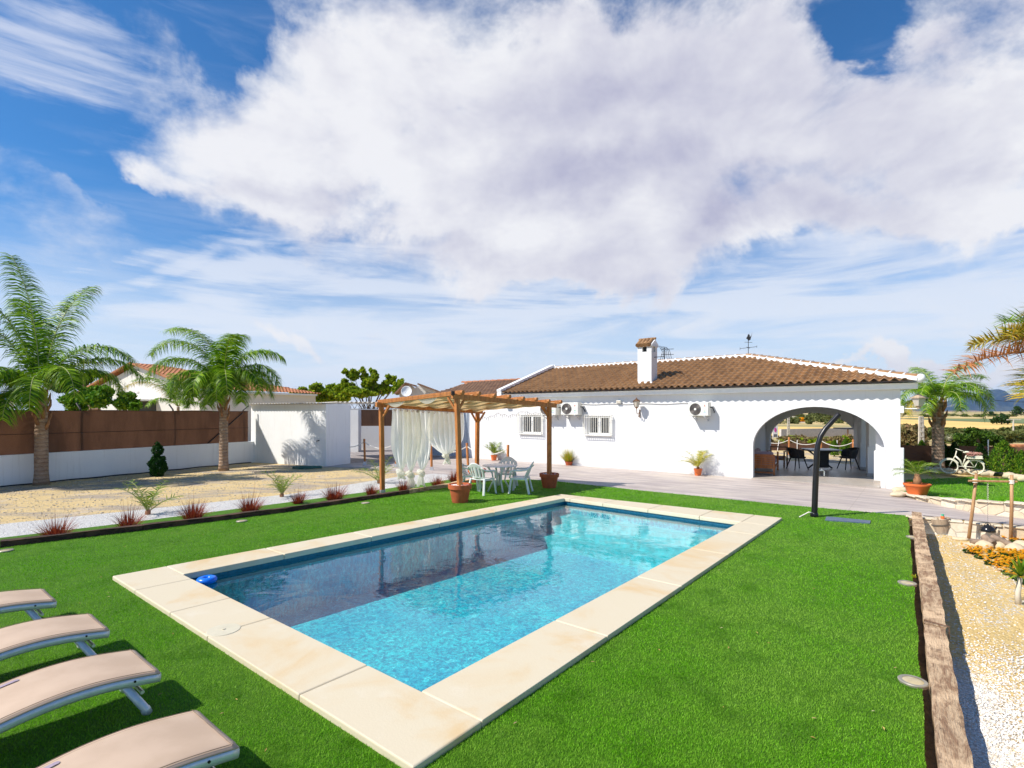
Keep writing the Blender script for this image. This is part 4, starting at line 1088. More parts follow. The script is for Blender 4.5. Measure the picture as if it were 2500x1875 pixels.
sl = Vector((0, 1, K)).normalized(); SL = (VR - VE) * math.hypot(1, K); cosS = 1 / math.hypot(1, K)
Lr = uR - uL
hipk = (uR - uPk) / SL
R1_ = tile_slope(Vector((uL, VE, ZE)), Vector((1, 0, 0)), sl, Lr, SL, lambda b: 0, lambda b: Lr - hipk * b).build('roof_tiles', M['tile'], H, fix=False)
# rear slope and hip end
VBk = 7.2
sl2 = Vector((0, -1, (ZR - ZE) / (VBk - VR))); S2 = sl2.length * (VBk - VR); sl2.normalize(); uRb = uR + SK * (VBk - VE)
tile_slope(Vector((uL, VBk, ZE)), Vector((1, 0, 0)), sl2, uRb - uL, S2, lambda b: 0, lambda b: (uRb - uL) - (uRb - uPk) / S2 * b).build('roof_tiles', M['tile'], H, fix=False)
e3 = Vector((SK, 1, 0)).normalized(); pk = Vector((uPk, VR, ZR)); o3 = Vector((uR, VE, ZE)); foot = o3 + e3 * (pk - o3).dot(e3); foot.z = ZE
s3 = (pk - foot); S3 = s3.length; s3.normalize(); L3 = math.hypot(VBk - VE, SK * (VBk - VE)); f0 = (foot - o3).dot(e3)
tile_slope(o3, e3, s3, L3, S3, lambda b: f0 * b / S3, lambda b: L3 - (L3 - f0) * b / S3).build('roof_tiles', M['tile'], H, fix=False)
# solid deck under the tiles
dk = MB(); dz = .02
dk.add([(uL, VE + .10, ZE - dz + .03), (uR, VE + .10, ZE - dz + .03), (uPk, VR, ZR - dz), (uL, VR, ZR - dz), (uL, VBk, ZE - dz), (uRb, VBk, ZE - dz)], [(0, 1, 2, 3), (3, 2, 5, 4), (1, 5, 2), (0, 3, 4)])
dk.add([(uL, VE + .17, 3.052), (uR, VE + .17, 3.052), (uRb, VBk, 3.035), (uL, VBk, 3.035)], [(0, 1, 2, 3)])
dk.build('roof_deck', M['trim'], H)
def ridge(p, q, r=.105, seg=.40, step=0.0):
    p, q = Vector(p), Vector(q); d = (q - p); L = d.length; d.normalize(); n = max(1, round(L / seg)); x = d.cross(Vector((0, 0, 1))).normalized(); z = x.cross(d).normalized()
    if z.z < 0: z = -z
    wh, br = MB(), MB()
    wh.beam(p - z * .0 + z * .05, q + z * .05, .27, .11)
    for i in range(n):
        a = p + d * (L * i / n); b = p + d * (L * (i + 1) / n)
        for (mbx, f0_, f1_, ra, off) in ((br, .10, 1.0, r, .0), (wh, -.04, .13, r * 1.10, .0)):
            s0 = a.lerp(b, f0_) + z * .055; s1 = a.lerp(b, f1_) + z * .045; k = len(mbx.v)
            for (c_, rr) in ((s0, ra * 1.06), (s1, ra * .92)):
                for j in range(9):
                    t_ = math.pi * j / 8; mbx.v.append(tuple(c_ + x * math.cos(t_) * rr + z * math.sin(t_) * rr))
            for j in range(8): mbx.f.append((k + j, k + j + 1, k + 10 + j, k + 9 + j))
            mbx.f.append(tuple(range(k, k + 9))); mbx.f.append(tuple(range(k + 9, k + 18))[::-1])
    return wh, br
for (a, b) in (((uL + .1, VR, ZR), (uPk, VR, ZR)), ((uR, VE, ZE + .03), (uPk, VR, ZR)), ((uRb, VBk, ZE), (uPk, VR, ZR))):
    wh, br = ridge(a, b, .115 if b[1] != a[1] else .09, .42)
    wh.build('ridge_mortar', M['trim'], H); br.build('ridge_tiles', M['tile'], H)
MB().blob((uR + .0, VE - .0, ZE + .09), (.12, .12, .125), 0, 0, 3).build('hip_end_cap', M['trim'], H, smooth=True)
# verge at the left end
a = Vector((uL - .12, VE - .05, ZE + .06)); b = Vector((uL - .12, VR, ZR + .10)); c_ = Vector((uL - .12, VBk, ZE + .06))
MB().beam(a, b, .24, .26).beam(b + Vector((0, .002, 0)), c_, .239, .26).build('verge', M['trim'], H)
MB().box((uL - .12, VE + .08, 2.97), (.24, .26, .26)).build('verge', M['trim'], H)
# second low ridge showing behind the peak
hb = MB(); ub = fac(1790, 874, VR + .8)[0]; ue = fac(1818, 872, VR + .8)[0]
MB().box(((ub + ue) / 2, VR + .8, ZR + .02), (ue - ub, .26, .16)).build('ridge_mortar', M['trim'], H)
MB().tube([(ub - .05, VR + .8, ZR + .08), (ue + .05, VR + .8, ZR + .10)], .10, 12).build('ridge_tiles', M['tile'], H)

# chimney
best = min(((abs(fac(1573, 934, v)[1] - roofz(v) - .05), v) for v in [i * .05 for i in range(-4, 60)]))[1]
vc = best; cu0, cu1 = fac(1556.5, 930, vc)[0], fac(1590.5, 930, vc)[0]; cw = cu1 - cu0; cuc = (cu0 + cu1) / 2
zt = fac(1573, 845, vc)[1]; zbase = roofz(vc) - .05
mb = MB(); dep = cw * .95
mb.box((cuc, vc + dep / 2, (zbase + zt - .22) / 2), (cw, dep, zt - .22 - zbase))
pl = .16 * cw / .5
for sx_ in (-1, 1):
    for sy_ in (-1, 1): mb.box((cuc + sx_ * (cw / 2 - cw * .17), vc + dep / 2 + sy_ * (dep / 2 - dep * .17), zt - .12), (cw * .34, dep * .34, .21))
mb.box((cuc, vc + dep / 2, zt + .02), (cw * 1.14, dep * 1.14, .08))
mb.box((cuc, vc - .03, zbase + .07), (cw + .14, .1, .1), bev=.03)
ch = mb.build('chimney', M['white'], H)
cap = MB(); hh = .20
x0, x1 = cuc - cw * .57, cuc + cw * .57; y0, y1, ym = vc - dep * .07, vc + dep * 1.07, vc + dep / 2
cap.add([(x0, y0, zt + .061), (x1, y0, zt + .061), (x1, y1, zt + .061), (x0, y1, zt + .061), (x0, ym, zt + .061 + hh), (x1, ym, zt + .061 + hh)], [(0, 1, 5, 4), (2, 3, 4, 5), (0, 4, 3), (1, 2, 5), (0, 3, 2, 1)])
cap.build('chimney_gable', M['trim'], ch)
ct = MB()
for sgn in (-1, 1):
    yb = ym + sgn * (dep * .68); Ls = math.hypot(ym - yb, hh)
    for i in range(4):
        xx = x0 + .01 + (i + .5) * (x1 - x0 - .06) / 4 ; w_ = (x1 - x0) / 8
        ct.tube([(xx, yb, zt + .03), (xx, ym, zt + .06 + hh + .03)], [w_ * 1.08, w_ * .85], 10)
ct.tube([(x0 - .02, ym, zt + .1 + hh), (x1 + .02, ym, zt + .1 + hh)], .045, 10)
ct.build('chimney_tiles', M['tile'], ch)
MB().box((cuc, vc + dep * .5, zt - .12), (cw * .7, dep * .7, .2)).build('chimney_flue', M['blacksat'], ch)

# annex roof at the left
ua0 = fac(1040, 968, .2)[0]; ua1 = uL - .25
za = 2.96; vr2 = 4.0; ur0, zr0 = fac(1127, 936, vr2)
zr0 = fac(1200, 933, vr2)[1]
s4 = Vector((0, vr2 + .1, zr0 - za)); S4 = s4.length; s4.normalize()
tile_slope(Vector((ua0, -.1, za)), Vector((1, 0, 0)), s4, ua1 - ua0, S4, lambda b: (ur0 - ua0) * b / S4, lambda b: ua1 - ua0).build('annex_roof_tiles', M['tile_old'], H, fix=False)
MB().add([(ua0, -.1, za - .03), (ua1, -.1, za - .03), (ua1, vr2, zr0 - .03), (ur0, vr2, zr0 - .03), (ur0, vr2 + .1, za - .5), (ua0, vr2, za - .5)], [(0, 1, 2, 3), (0, 3, 4, 5)]).build('annex_roof_deck', M['tile_old'], H)
wh, br = ridge((ur0, vr2, zr0), (ua1, vr2, zr0), .09, .45)
br.build('ridge_tiles', M['tile_red'], H)
MB().tube([(ur0 + .3, vr2 - .02, zr0 - .02), (ua1, vr2 - .02, zr0 - .02)], .08, 8).build('ridge_mortar', M['tile_red'], H)

# windows with bars
for (a, b, z0, z1) in WINS:
    wd_, ht = b - a, z1 - z0; zm = (z0 + z1) / 2; um = (a + b) / 2
    wn_ = MB().box((um, .11, z1 - .035), (wd_ - .004, .06, .066)).box((um, .11, z0 + .035), (wd_ - .004, .06, .066))
    for x in (a + .035, b - .035): wn_.box((x, .11, zm), (.066, .06, ht - .135))
    wn_.box((um, .108, zm), (.10, .05, ht - .135)); wn_.box((um, .075, zm - .02), (.02, .03, .1))
    f = wn_.build('window', M['pvc'], H)
    MB().box((um, .125, zm), (wd_ - .14, .012, ht - .14)).build('pane', M['glass'], f)
    cm = MB()
    for k in range(7):
        x = a + .1 + k * (wd_ - .2) / 6
        if abs(x - um) > .08: cm.box((x, .145, zm), (.05, .02, ht - .14))
    cm.build('inner_curtain', M['curt_in'], f)
    MB().box((um, .03, z0 - .012), (wd_ + .1, .24, .03)).build('sill', M['trim'], H)
    br = MB(); e = .14; vv = -.17
    x0, x1, zz0, zz1 = a - e * .8, b + e * .8, z0 - .03, z1 + .03
    for z in (zz0, zz0 + .10, zz1 - .10, zz1):
        br.tube([(x0, -.003, z), (x0, vv, z), (x1, vv, z), (x1, -.003, z)], .010 if z in (zz0, zz1) else .007, 6)
    nb = 13
    for k in range(nb + 1): x = x0 + (x1 - x0) * k / nb; br.box((x, vv, (zz0 + zz1) / 2), (.017, .017, zz1 - zz0))
    for s_ in (x0, x1):
        for v in (-.06, -.115): br.box((s_, v, (zz0 + zz1) / 2), (.014, .014, zz1 - zz0))
    br.build('window_bars', M['iron'], H)
# electric cable and small light on the wall
ca, za_ = fac(1200, 985); cb, zb2 = fac(1680, 988); pts = []
for i in range(60):
    s_ = i / 59; u = ca + (cb - ca) * s_; pts.append((u, -.02, 2.575 + .015 * math.sin(s_ * 40) - .04 * s_))
MB().tube(pts, .012, 5).build('wall_cable', M['cable'], H)
ub_, zb3 = fac(1512.5, 981.5)
t = thing('wall_light_box', 'small beige floodlight box high on the wall left of the lantern', 'wall light', hw(ub_, -.001, zb3), -HA)
MB().box((0, -.05, 0), (.19, .10, .13), bev=.012).build('casing', M['ac'], t)
MB().box((0, -.104, 0), (.15, .006, .09)).build('lens', M['lampglass'], t)

# air conditioners
def ac(sx0, sx1, sy0, sy1, label, first=[None]):
    a, z1 = fac(sx0, sy0, -.42); b, z0 = fac(sx1, sy1, -.42)
    loc = hw((a + b) / 2, 0, z0)
    if first[0] is None:
        t = thing('air_conditioner', label, 'air conditioner', loc, -HA, 'outdoor air conditioning units on the wall')
        w_, h_ = .84, .56
        MB().box((0, -.26, h_ / 2), (w_, .32, h_), bev=.018).build('casing', M['ac'], t)
        cx = -w_ / 2 + .29; cz = h_ / 2
        o = MB(); o.v = []
        def disc(r0, r1, y, n=40):
            m = MB()
            for r in (r0, r1):
                for i in range(n): m.v.append((cx + r * math.cos(2 * math.pi * i / n), y, cz + r * math.sin(2 * math.pi * i / n)))
            for i in range(n): m.f.append((i, (i + 1) % n, n + (i + 1) % n, n + i))
            return m
        disc(.0005, .245, -.4215).build('fan_opening', M['acdark'], t)
        gm = MB()
        for r in (.06, .085, .11, .135, .16, .185, .21, .235):
            pts = [(cx + r * math.cos(2 * math.pi * i / 40), -.43, cz + r * math.sin(2 * math.pi * i / 40)) for i in range(41)]
            gm.tube(pts, .0075, 4, cap=False)
        for i in range(16):
            a_ = 2 * math.pi * i / 16; gm.tube([(cx + .05 * math.cos(a_), -.428, cz + .05 * math.sin(a_)), (cx + .24 * math.cos(a_), -.428, cz + .24 * math.sin(a_))], .003, 4)
        gm.build('fan_guard', M['acgrill'], t)
        disc(.0005, .05, -.436).build('fan_hub', M['ac'], t)
        bl = MB()
        for i in range(3):
            a_ = i * 2.09; bl.add([(cx + .04 * math.cos(a_), -.4225, cz + .04 * math.sin(a_)), (cx + .22 * math.cos(a_ - .2), -.4225, cz + .22 * math.sin(a_ - .2)), (cx + .23 * math.cos(a_ + .5), -.4225, cz + .23 * math.sin(a_ + .5))], [(0, 1, 2)])
        bl.build('fan_blades', M['cable'], t)
        e = MB(); ex = w_ / 2 - .15
        e.box((ex - .012, -.4215, h_ - .13), (.018, .003, .055), tilt=Matrix.Rotation(.5, 3, 'Y')).box((ex + .012, -.4215, h_ - .13), (.018, .003, .055), tilt=Matrix.Rotation(-.5, 3, 'Y')).box((ex, -.4215, h_ - .17), (.07, .003, .012))
        e.build('emblem', M['red'], t)
        MB().box((ex, -.4215, .20), (.09, .003, .022)).build('printed_label', M['greenprint'], t)
        MB().box((ex, -.4215, .12), (.11, .003, .014)).box((ex, -.4215, .15), (.11, .003, .006)).build('printed_label', M['blueprint'], t)
        bk = MB()
        for x in (-w_ * .30, w_ * .30): bk.beam((x, 0, -.02), (x, -.44, -.02), .045, .04).beam((x, -.01, -.02), (x, -.01, -.24), .05, .03).beam((x, 0, -.22), (x, -.38, -.04), .035, .03)
        bk.build('bracket', M['galv'], t)
        MB().tube([(w_ / 2, -.2, h_ * .65), (w_ / 2 + .10, -.18, h_ * .6), (w_ / 2 + .12, -.06, h_ * .3), (w_ / 2 + .08, 0, h_ * .25)], .022, 8).build('pipe', M['black'], t, smooth=True)
        first[0] = t; s_ = 1
    else: t = clone(first[0], loc, -HA, label)
    s_ = (z1 - z0) / .56; t.scale = ((b - a) / .84, 1, s_)
ac(1681, 1729, 982.5, 1015.5, 'white air conditioner alone on the wall, left of the arch')
ac(1369, 1411, 983, 1013, 'white air conditioner above and left of the right barred window')
ac(1317, 1357, 984, 1013.5, 'white air conditioner half hidden by the right pergola post')

# wall lanterns
def lantern(t, s=1.0, up=False, oz=0.0, y0=-.30):
    MB().lathe([(.001, .34), (.02, .33), (.03, .29), (.10, .25), (.165, .20), (.16, .19)], 6, (0, y0, oz), cap=False).build('lamp_cap', M['copper'], t)
    MB().lathe([(.135, .19), (.075, -.02)], 6, (0, y0, oz), cap=False).build('lamp_glass', M['lampglass'], t)
    fr = MB()
    for i in range(6):
        a_ = i * math.pi / 3; fr.tube([(.138 * math.cos(a_), y0 + .138 * math.sin(a_), oz + .19), (.078 * math.cos(a_), y0 + .078 * math.sin(a_), oz - .02)], .007, 4)
    fr.lathe([(.085, -.02), (.06, -.05), (.02, -.08), (.012, -.14)], 6, (0, y0, oz))
    fr.build('lamp_frame', M['copper'], t)
ul, zl_ = fac(1554, 987, -.3)
t = thing('wall_lantern', 'old copper wall lantern on the house wall between the windows and the arch', 'lantern', hw(ul, -.001, zl_ - .2), -HA)
lantern(t, oz=.12)
MB().tube([(0, -.30, -.02), (0, -.26, -.15), (0, -.14, -.17), (0, -.05, -.10), (0, -.01, -.16)], .012, 6).tube([(0, -.01, -.3), (0, -.025, .0)], .022, 6).tube([(0, -.03, -.2), (0, -.12, -.28), (0, -.16, -.2), (0, -.12, -.14)], .010, 6).build('bracket', M['copper'], t)
pc = hw(fac(2216, 985, -.1)[0], -.05, 0); 
t = thing('wall_lantern', 'pale square lantern on a white bracket at the right corner of the house', 'lantern', hw(UE, .1, 2.12), -HA)
zz = fac(2216, 980, -.2)[1]
mb = MB().box((.03, -.06, .18), (.10, .20, .2)); mb.tube([(.02, -.1, .20), (.45, -.14, .20)], .014, 6); mb.build('bracket', M['trim'], t)
MB().lathe([(.001, .62), (.03, .60), (.21, .51), (.21, .49)], 4, (.42, -.14, 0), cap=False).build('lamp_cap', M['barrelwood'], t)
MB().lathe([(.04, .2), (.05, .26), (.09, .28)], 8, (.42, -.14, 0)).build('lamp_base', M['barrelwood'], t)
MB().lathe([(.16, .49), (.09, .28)], 4, (.42, -.14, 0), cap=False).build('lamp_glass', M['lampglass'], t)

# aerial on the chimney and weather vane on the ridge
av = vc + dep * .5; au, az_ = cu1, fac(1600, 872, av)[1]
t = thing('television_aerial', 'dark television aerial with crossed rods sticking out of the chimney', 'aerial', hw(cu1, av, az_), -HA)
MB().tube([(0, 0, 0), (.42, -.05, 0)], .014, 6).tube([(.42, -.05, -.12), (.42, -.05, .35)], .012, 6).build('boom', M['blacksat'], t)
mb = MB(); mb.tube([(.3, -.05, .28), (.9, -.35, .22)], .010, 5).tube([(.3, -.05, .08), (.9, -.35, .02)], .010, 5)
for i in range(6):
    x = .32 + i * .075; y = -.06 - i * .045
    mb.tube([(x - .09, y - .05, .42 - .02 * i), (x + .03, y, .18), (x - .03 + .03 * i, y - .05, -.12)], .009, 4)
mb.build('elements', M['blacksat'], t)
wu = fac(1827, 878, VR)[0]; zt_ = fac(1827, 818, VR)[1]; zv = ZR + .12
t = thing('weather_vane', 'thin black weather vane with a cockerel on the roof peak', 'weather vane', hw(wu, VR, zv), -HA)
hv = zt_ - zv
MB().tube([(0, 0, -.2), (0, 0, hv)], .012, 6).build('mast', M['blacksat'], t)
MB().tube([(-.32, 0, hv * .32), (.32, 0, hv * .36)], .009, 5).tube([(0, -.25, hv * .34), (0, .25, hv * .34)], .009, 5).tube([(-.17, .1, hv * .66), (.17, -.1, hv * .58)], .008, 5).box((-.32, 0, hv * .32), (.01, .01, .1)).box((.32, 0, hv * .36), (.01, .01, .1)).build('cross_arms', M['blacksat'], t)
rp = [(-.10, 0), (-.05, .03), (-.02, .10), (.03, .13), (.05, .17), (.02, .12), (.06, .09), (.07, .02), (.13, .08), (.17, .18), (.12, .02), (.09, -.06), (.02, -.09), (-.02, -.06)]
MB().prism([[(x * .9, z * 1.3 + hv * .85) for x, z in rp]], -.006, .006, axes=(0, 2, 1)).build('cockerel', M['blacksat'], t)

# things in the porch
def loc_at(sx, sy, z=.035):
    return G(sx, sy, z)
def chair_rattan(label, loc, rz):
    t = thing('rattan_chair', label, 'chair', loc, rz, 'dark rattan armchairs at the porch table')
    mb = MB()                                                       # shell: seat + wrap-around back
    def sh(i, j):
        a = -2.0 + 4.0 * i; r = .27 + .05 * j; z = .44 + (.40 - .16 * abs(math.sin(a / 2)) ** 2) * j
        return (r * math.sin(a), -r * math.cos(a) + .02 - .06 * j, z)
    mb.grid(sh, 26, 6); o = mb.build('backrest', M['rattan'], t, smooth=True)
    sm = o.modifiers.new('s', 'SOLIDIFY'); sm.thickness = .03
    MB().lathe([(.001, .43), (.25, .43), (.28, .45), (.27, .49), (.001, .50)], 24, (0, .02, 0), cap=False).build('seat', M['rattan'], t, smooth=True, angle=50)
    for sx_ in (-1, 1):
        for sy_ in (-1, 1): MB().tube([(sx_ * .16, sy_ * .16, .44), (sx_ * .27, sy_ * .27, 0)], [.024, .016], 8).build('leg', M['rattan'], t)
    return t
c = loc_at(2003, 1145)
TBp = Vector((c.x, c.y, .035))
t = thing('dining_table', 'rectangular porch table with pale top and dark crossed legs', 'table', TBp, math.radians(-6))
MB().box((0, 0, .755), (1.15, .9, .04), bev=.008).build('tabletop', M['marble'], t)
MB().box((0, 0, .72), (1.0, .75, .05)).beam((-.45, 0, .03), (.42, 0, .71), .05, .05).beam((.45, .052, .03), (-.42, .052, .71), .05, .05).box((0, -.20, .38), (.42, .03, .62)).build('legs', M['rattan'], t)
chair_rattan('dark rattan armchair left of the pole-side porch table', Vector((TBp.x - .95, TBp.y - .1, .035)), math.radians(-85))
chair_rattan('dark rattan armchair right of the porch table', Vector((TBp.x + .98, TBp.y - .15, .035)), math.radians(88))
c = loc_at(1866, 1160)
t = thing('garden_sofa', 'orange wooden sofa with mauve cushions just inside the arch', 'sofa', (c.x - .02, c.y + .15, .035), -HA + math.radians(8))
fm = MB(); wS, dS = .78, 1.9
for x in (-wS / 2, wS / 2):
    fm.beam((x, 0, .0), (x, 0, .70), .06, .06).beam((x, dS, .0), (x, dS, .70), .06, .06)
fm.beam((-wS / 2, 0, .69), (wS / 2, 0, .69), .06, .05).beam((-wS / 2, 0, .08), (wS / 2, 0, .08), .06, .05).beam((-wS / 2, 0, .26), (wS / 2, 0, .26), .05, .07)
fm.beam((wS / 2, 0, .26), (wS / 2, dS, .26), .05, .07).beam((-wS / 2, 0, .66), (-wS / 2, dS, .66), .05, .05)
fm.build('frame', M['teak'], t)
sl_ = MB()
for k in range(5): sl_.box((0, -.004, .33 + k * .075), (wS - .07, .022, .062))
sl_.box((0, -.02, .48), (.03, .012, .4))
sl_.build('slats', M['teak'], t)
MB().box((.02, dS / 2, .38), (wS - .1, dS - .05, .16), bev=.04).build('seat_cushion', M['cushion'], t)
MB().box((0, .14, .64), (wS - .06, .16, .34), bev=.05).box((-wS / 2 + .12, dS / 2 + .1, .64), (.16, dS - .4, .36), bev=.05).build('back_cushion', M['cushion'], t)
c = hw(PU + 1.0, 5.6, .035)
t = thing('wooden_armchair', 'dark wooden armchair standing behind the orange sofa', 'chair', G(1898, 1139, .035), -HA)
m = MB()
for x in (-.3, .3):
    for y in (-.28, .28): m.beam((x, y, 0), (x, y, .62 if y < 0 else .8), .05, .05)
    m.beam((x, -.32, .63), (x, .3, .63), .06, .03)
m.beam((-.3, -.28, .32), (.3, -.28, .32), .05, .05).beam((-.3, .28, .78), (.3, .28, .78), .04, .05)
m.build('frame', M['copper'], t); MB().box((0, 0, .38), (.54, .52, .1), bev=.03).build('cushion', M['cushion'], t)
# ------------------------------------------------------------ pergola
A_, B_, C_ = G(933.6, 1209), G(1123, 1228), G(1341, 1192); D_ = A_ + C_ - B_
t = thing('pergola', 'wooden pergola with cream cloth roof over the plastic table', 'pergola', A_, world=True)
def topz(sx, sy, Y): return CAMZ - (sy - HY) * Y / FPX
tz = {'A': topz(0, 993, A_.y), 'B': topz(0, 973, B_.y), 'C': topz(0, 993, C_.y)}; tz['D'] = tz['A'] + tz['C'] - tz['B']
Pp = {'A': A_, 'B': B_, 'C': C_, 'D': D_}
lean = {'A': (-.03, 0), 'B': (-.075, .02), 'C': (.0, .0), 'D': (.02, 0)}
def ptop(k, dz=0.0): return Vector((Pp[k].x + lean[k][0], Pp[k].y + lean[k][1], tz[k] + dz))
for k in 'ABCD':
    z0 = .14 if k == 'A' else .30
    MB().beam((Pp[k].x, Pp[k].y, z0), ptop(k, .0), .11, .11, up=Vector((1, .8, 0)), bev=.008).build('post', M['pine'], t)
MB().box((A_.x, A_.y, .075), (.125, .125, .15), .6).box((A_.x, A_.y, .006), (.2, .2, .012), .6).build('post_foot', M['galv'], t)
def ext(a, b, e0, e1): d = (b - a).normalized(); return a - d * e0, b + d * e1
bc = ext(ptop('B', .0), ptop('C', .0), .16, .30); ad = ext(ptop('A', .0), ptop('D', .0), .16, .2)
for q in (bc, ad): MB().beam(q[0] + Vector((0, 0, .05)), q[1] + Vector((0, 0, .05)), .09, .13, bev=.008).build('main_beam', M['pine'], t)
nr = 8
dab = (ptop('A') - ptop('B')).normalized()
for i in range(nr):
    s_ = (i + .0) / (nr - 1) * 1.02 - .005; p = bc[0].lerp(bc[1], .045 + .94 * s_); q = ad[0].lerp(ad[1], .045 + .94 * s_)
    p = p - dab * .16; q = q + dab * .10; z = Vector((0, 0, .135 + .012 * (i % 2)))
    m = MB().beam(p + z, q + z, .065, .11, bev=.006)
    m.tube([p + z - dab * .001 + Vector((0, 0, .0)) - UD.to_3d() * .033, p + z + UD.to_3d() * .033], .055, 12)
    m.build('rafter', M['pine'], t)
for k, o1, o2 in (('A', 'B', 'D'), ('B', 'A', 'C'), ('C', 'B', 'D'), ('D', 'C', 'A')):
    for oo in (o1, o2):
        d = (ptop(oo) - ptop(k)); d.z = 0; d.normalize(); p = ptop(k, -.30) + d * .03; MB().beam(p, ptop(k, .03) + d * .27, .045, .045).build('brace', M['pine'], t)
def cz(i, j):
    p = bc[0].lerp(bc[1], .03 + .95 * i); q = ad[0].lerp(ad[1], .03 + .95 * i); r_ = p.lerp(q, -.01 + 1.02 * j)
    s_ = .94 * 0 + i * (nr - 1); sag = .10 * abs(math.sin(math.pi * s_)) ** .8
    return (r_.x, r_.y, r_.z + .13 - sag * (.85 + .15 * math.sin(j * 9 + i * 5)) + .015 * math.sin(j * 25 + i * 13))
MB().grid(cz, 84, 30).build('canopy', M['canopy'], t, smooth=True)
# white cloth loops tied to the first rafter
m = MB(); p0, p1 = ptop('B', .15), ptop('A', .15)
for (a, b) in ((.18, .5), (.60, .93)):
    def lp_(i, j):
        p = p0.lerp(p1, a + (b - a) * i) - UD.to_3d() * .05
        return (p.x - UD.x * .02 * j, p.y, p.z + .03 - (.04 + .20 * math.sin(math.pi * i)) * j)
    m.grid(lp_, 16, 4)
m.build('tied_cloth', M['curtain'], t, smooth=True)
# spotlight and a string of small lights
MB().box((B_.x - .16, B_.y - .12, tz['B'] + .13), (.07, .10, .09), .4).tube([(B_.x - .16, B_.y - .12, tz['B'] + .1), (B_.x - .12, B_.y - .1, tz['B'] - .12)], .006, 4).build('spotlight', M['black'], t)
q = []
for i in range(70):
    s_ = i / 69; p = ptop('C', .06).lerp(ptop('D', .06), s_); q.append((p.x, p.y, p.z - .12 - .10 * abs(math.sin(s_ * 9)) - .02 * math.sin(s_ * 60)))
sl_ = MB().tube(q, .004, 4)
for i in range(2, 70, 2): sl_.tube([q[i], (q[i][0] + .01 * math.sin(i), q[i][1], q[i][2] - .07 - .03 * math.sin(i * 2.3))], .005, 4)
sl_.build('light_string', M['copper'], t)
for k, lb in (('B', 'terracotta pot around the foot of the near pergola post'), ('C', 'dark shaded terracotta pot around the right pergola post'), ('D', 'terracotta pot at the back pergola post, behind the plastic chairs')):
    tp = thing('plant_pot', lb, 'pot', Pp[k], 0, 'terracotta pots holding the pergola posts')
    MB().lathe([(.001, .01), (.185, .0), (.19, .01), (.255, .33), (.285, .335), (.292, .43), (.275, .44), (.262, .43), (.255, .38)], 40, cap=False).build('pot', M['terra'], tp, smooth=True, angle=35)
    sm = MB().lathe([(.255, .385), (.15, .40), (.001, .405)], 24, cap=False)
    rr = random.Random(3)
    for i in range(60):
        a_ = rr.uniform(0, 6.28); r_ = math.sqrt(rr.random()) * .22; sm.blob((r_ * math.cos(a_), r_ * math.sin(a_), .405), (.022, .018, .014), .1, i, 1)
    sm.build('pebble_fill', M['trim'], tp)
    if k == 'B': tp.scale = (1, 1, 1.06)

# tied curtains on the back-left beam
def curtain(s0, s1, knot_s, zk, zend, label, seed, puff=.16):
    rr = random.Random(seed); a, b = ptop('A', -.03), ptop('D', -.03)
    p0, p1, pk = a.lerp(b, s0), a.lerp(b, s1), a.lerp(b, knot_s); d = (b - a); d.z = 0; d.normalize(); n = Vector((-d.y, d.x, 0))
    t = thing('curtain', label, 'curtain', (pk.x, pk.y, 0), 0, 'tied white curtains of the pergola', world=True)
    ph = [rr.uniform(0, 6) for _ in range(5)]; w0 = (p1 - p0).length
    kx = (pk - p0).dot(d) / w0
    def f(i, j):
        tt = j ** .9; ztop = p0.z + (p1.z - p0.z) * i; z = ztop + (zk - ztop) * tt
        nar = 1 - .90 * max(0, (tt - .05) / .95) ** 4.5 + .10 * math.sin(math.pi * tt)
        x = (i - kx) * w0 * nar + .02 * math.sin(tt * 7 + ph[0])
        fold = (.045 + .02 * math.sin(ph[1] + i * 3)) * math.sin(i * 2 * math.pi * max(3, w0 / .16) + ph[2] + .8 * tt) * (1 - .45 * tt)
        belly = puff * math.sin(math.pi * tt ** 1.2) * math.sin(math.pi * i)
        p = pk + d * x - n * (fold + belly * .9); return (p.x, p.y, z)
    MB().grid(f, 90, 44).build('drape', M['curtain'], t, smooth=True)
    m = MB()
    for q in range(3): m.blob((pk.x + .03 * (q - 1), pk.y - .03 * q, zk - .03 - .035 * q), (.085, .07, .07), .30, seed + q, 3)
    m.build('knot', M['curtain'], t, smooth=True)
    def g(i, j):
        a_ = i * 2 * math.pi; r_ = .045 + (.06 + .035 * math.sin(a_ * 5 + ph[3])) * j ** .7
        return (pk.x + r_ * math.cos(a_) + .02 * math.sin(j * 3 + ph[1]), pk.y + r_ * .7 * math.sin(a_), zk - .08 + (zend - zk + .08) * j * (1 + .10 * math.sin(a_ * 2 + ph[0])))
    MB().grid(g, 40, 8).build('tail', M['curtain'], t, smooth=True)
    e = MB()
    for k in range(3):
        p = p0.lerp(p1, .15 + .35 * k) - n * .03; ring = [(p.x + d.x * .03 * math.cos(u), p.y + d.y * .03 * math.cos(u) - .01, p.z - .03 + .03 * math.sin(u)) for u in [i * math.pi / 5 for i in range(11)]]
        e.tube(ring, .006, 4)
    e.build('eyelets', M['copper'], t)
def sAD(sx):
    a, b = A_, D_; k = (sx - CX) / FPX; return (k * a.y - a.x) / ((b.x - a.x) - k * (b.y - a.y))
curtain(sAD(960), sAD(1000), sAD(980), .62, .38, 'leftmost tied white curtain by the left pergola post', 1, .14)
curtain(sAD(987), sAD(1026), sAD(1003), .55, .12, 'middle tied white curtain of the left three', 2, .12)
curtain(sAD(1012), sAD(1052), sAD(1030), .55, .12, 'right one of the left three tied white curtains', 3, .12)
curtain(sAD(1046), sAD(1131), sAD(1090), .95, .68, 'wide tied white curtain just left of the near pergola post', 4, .2)

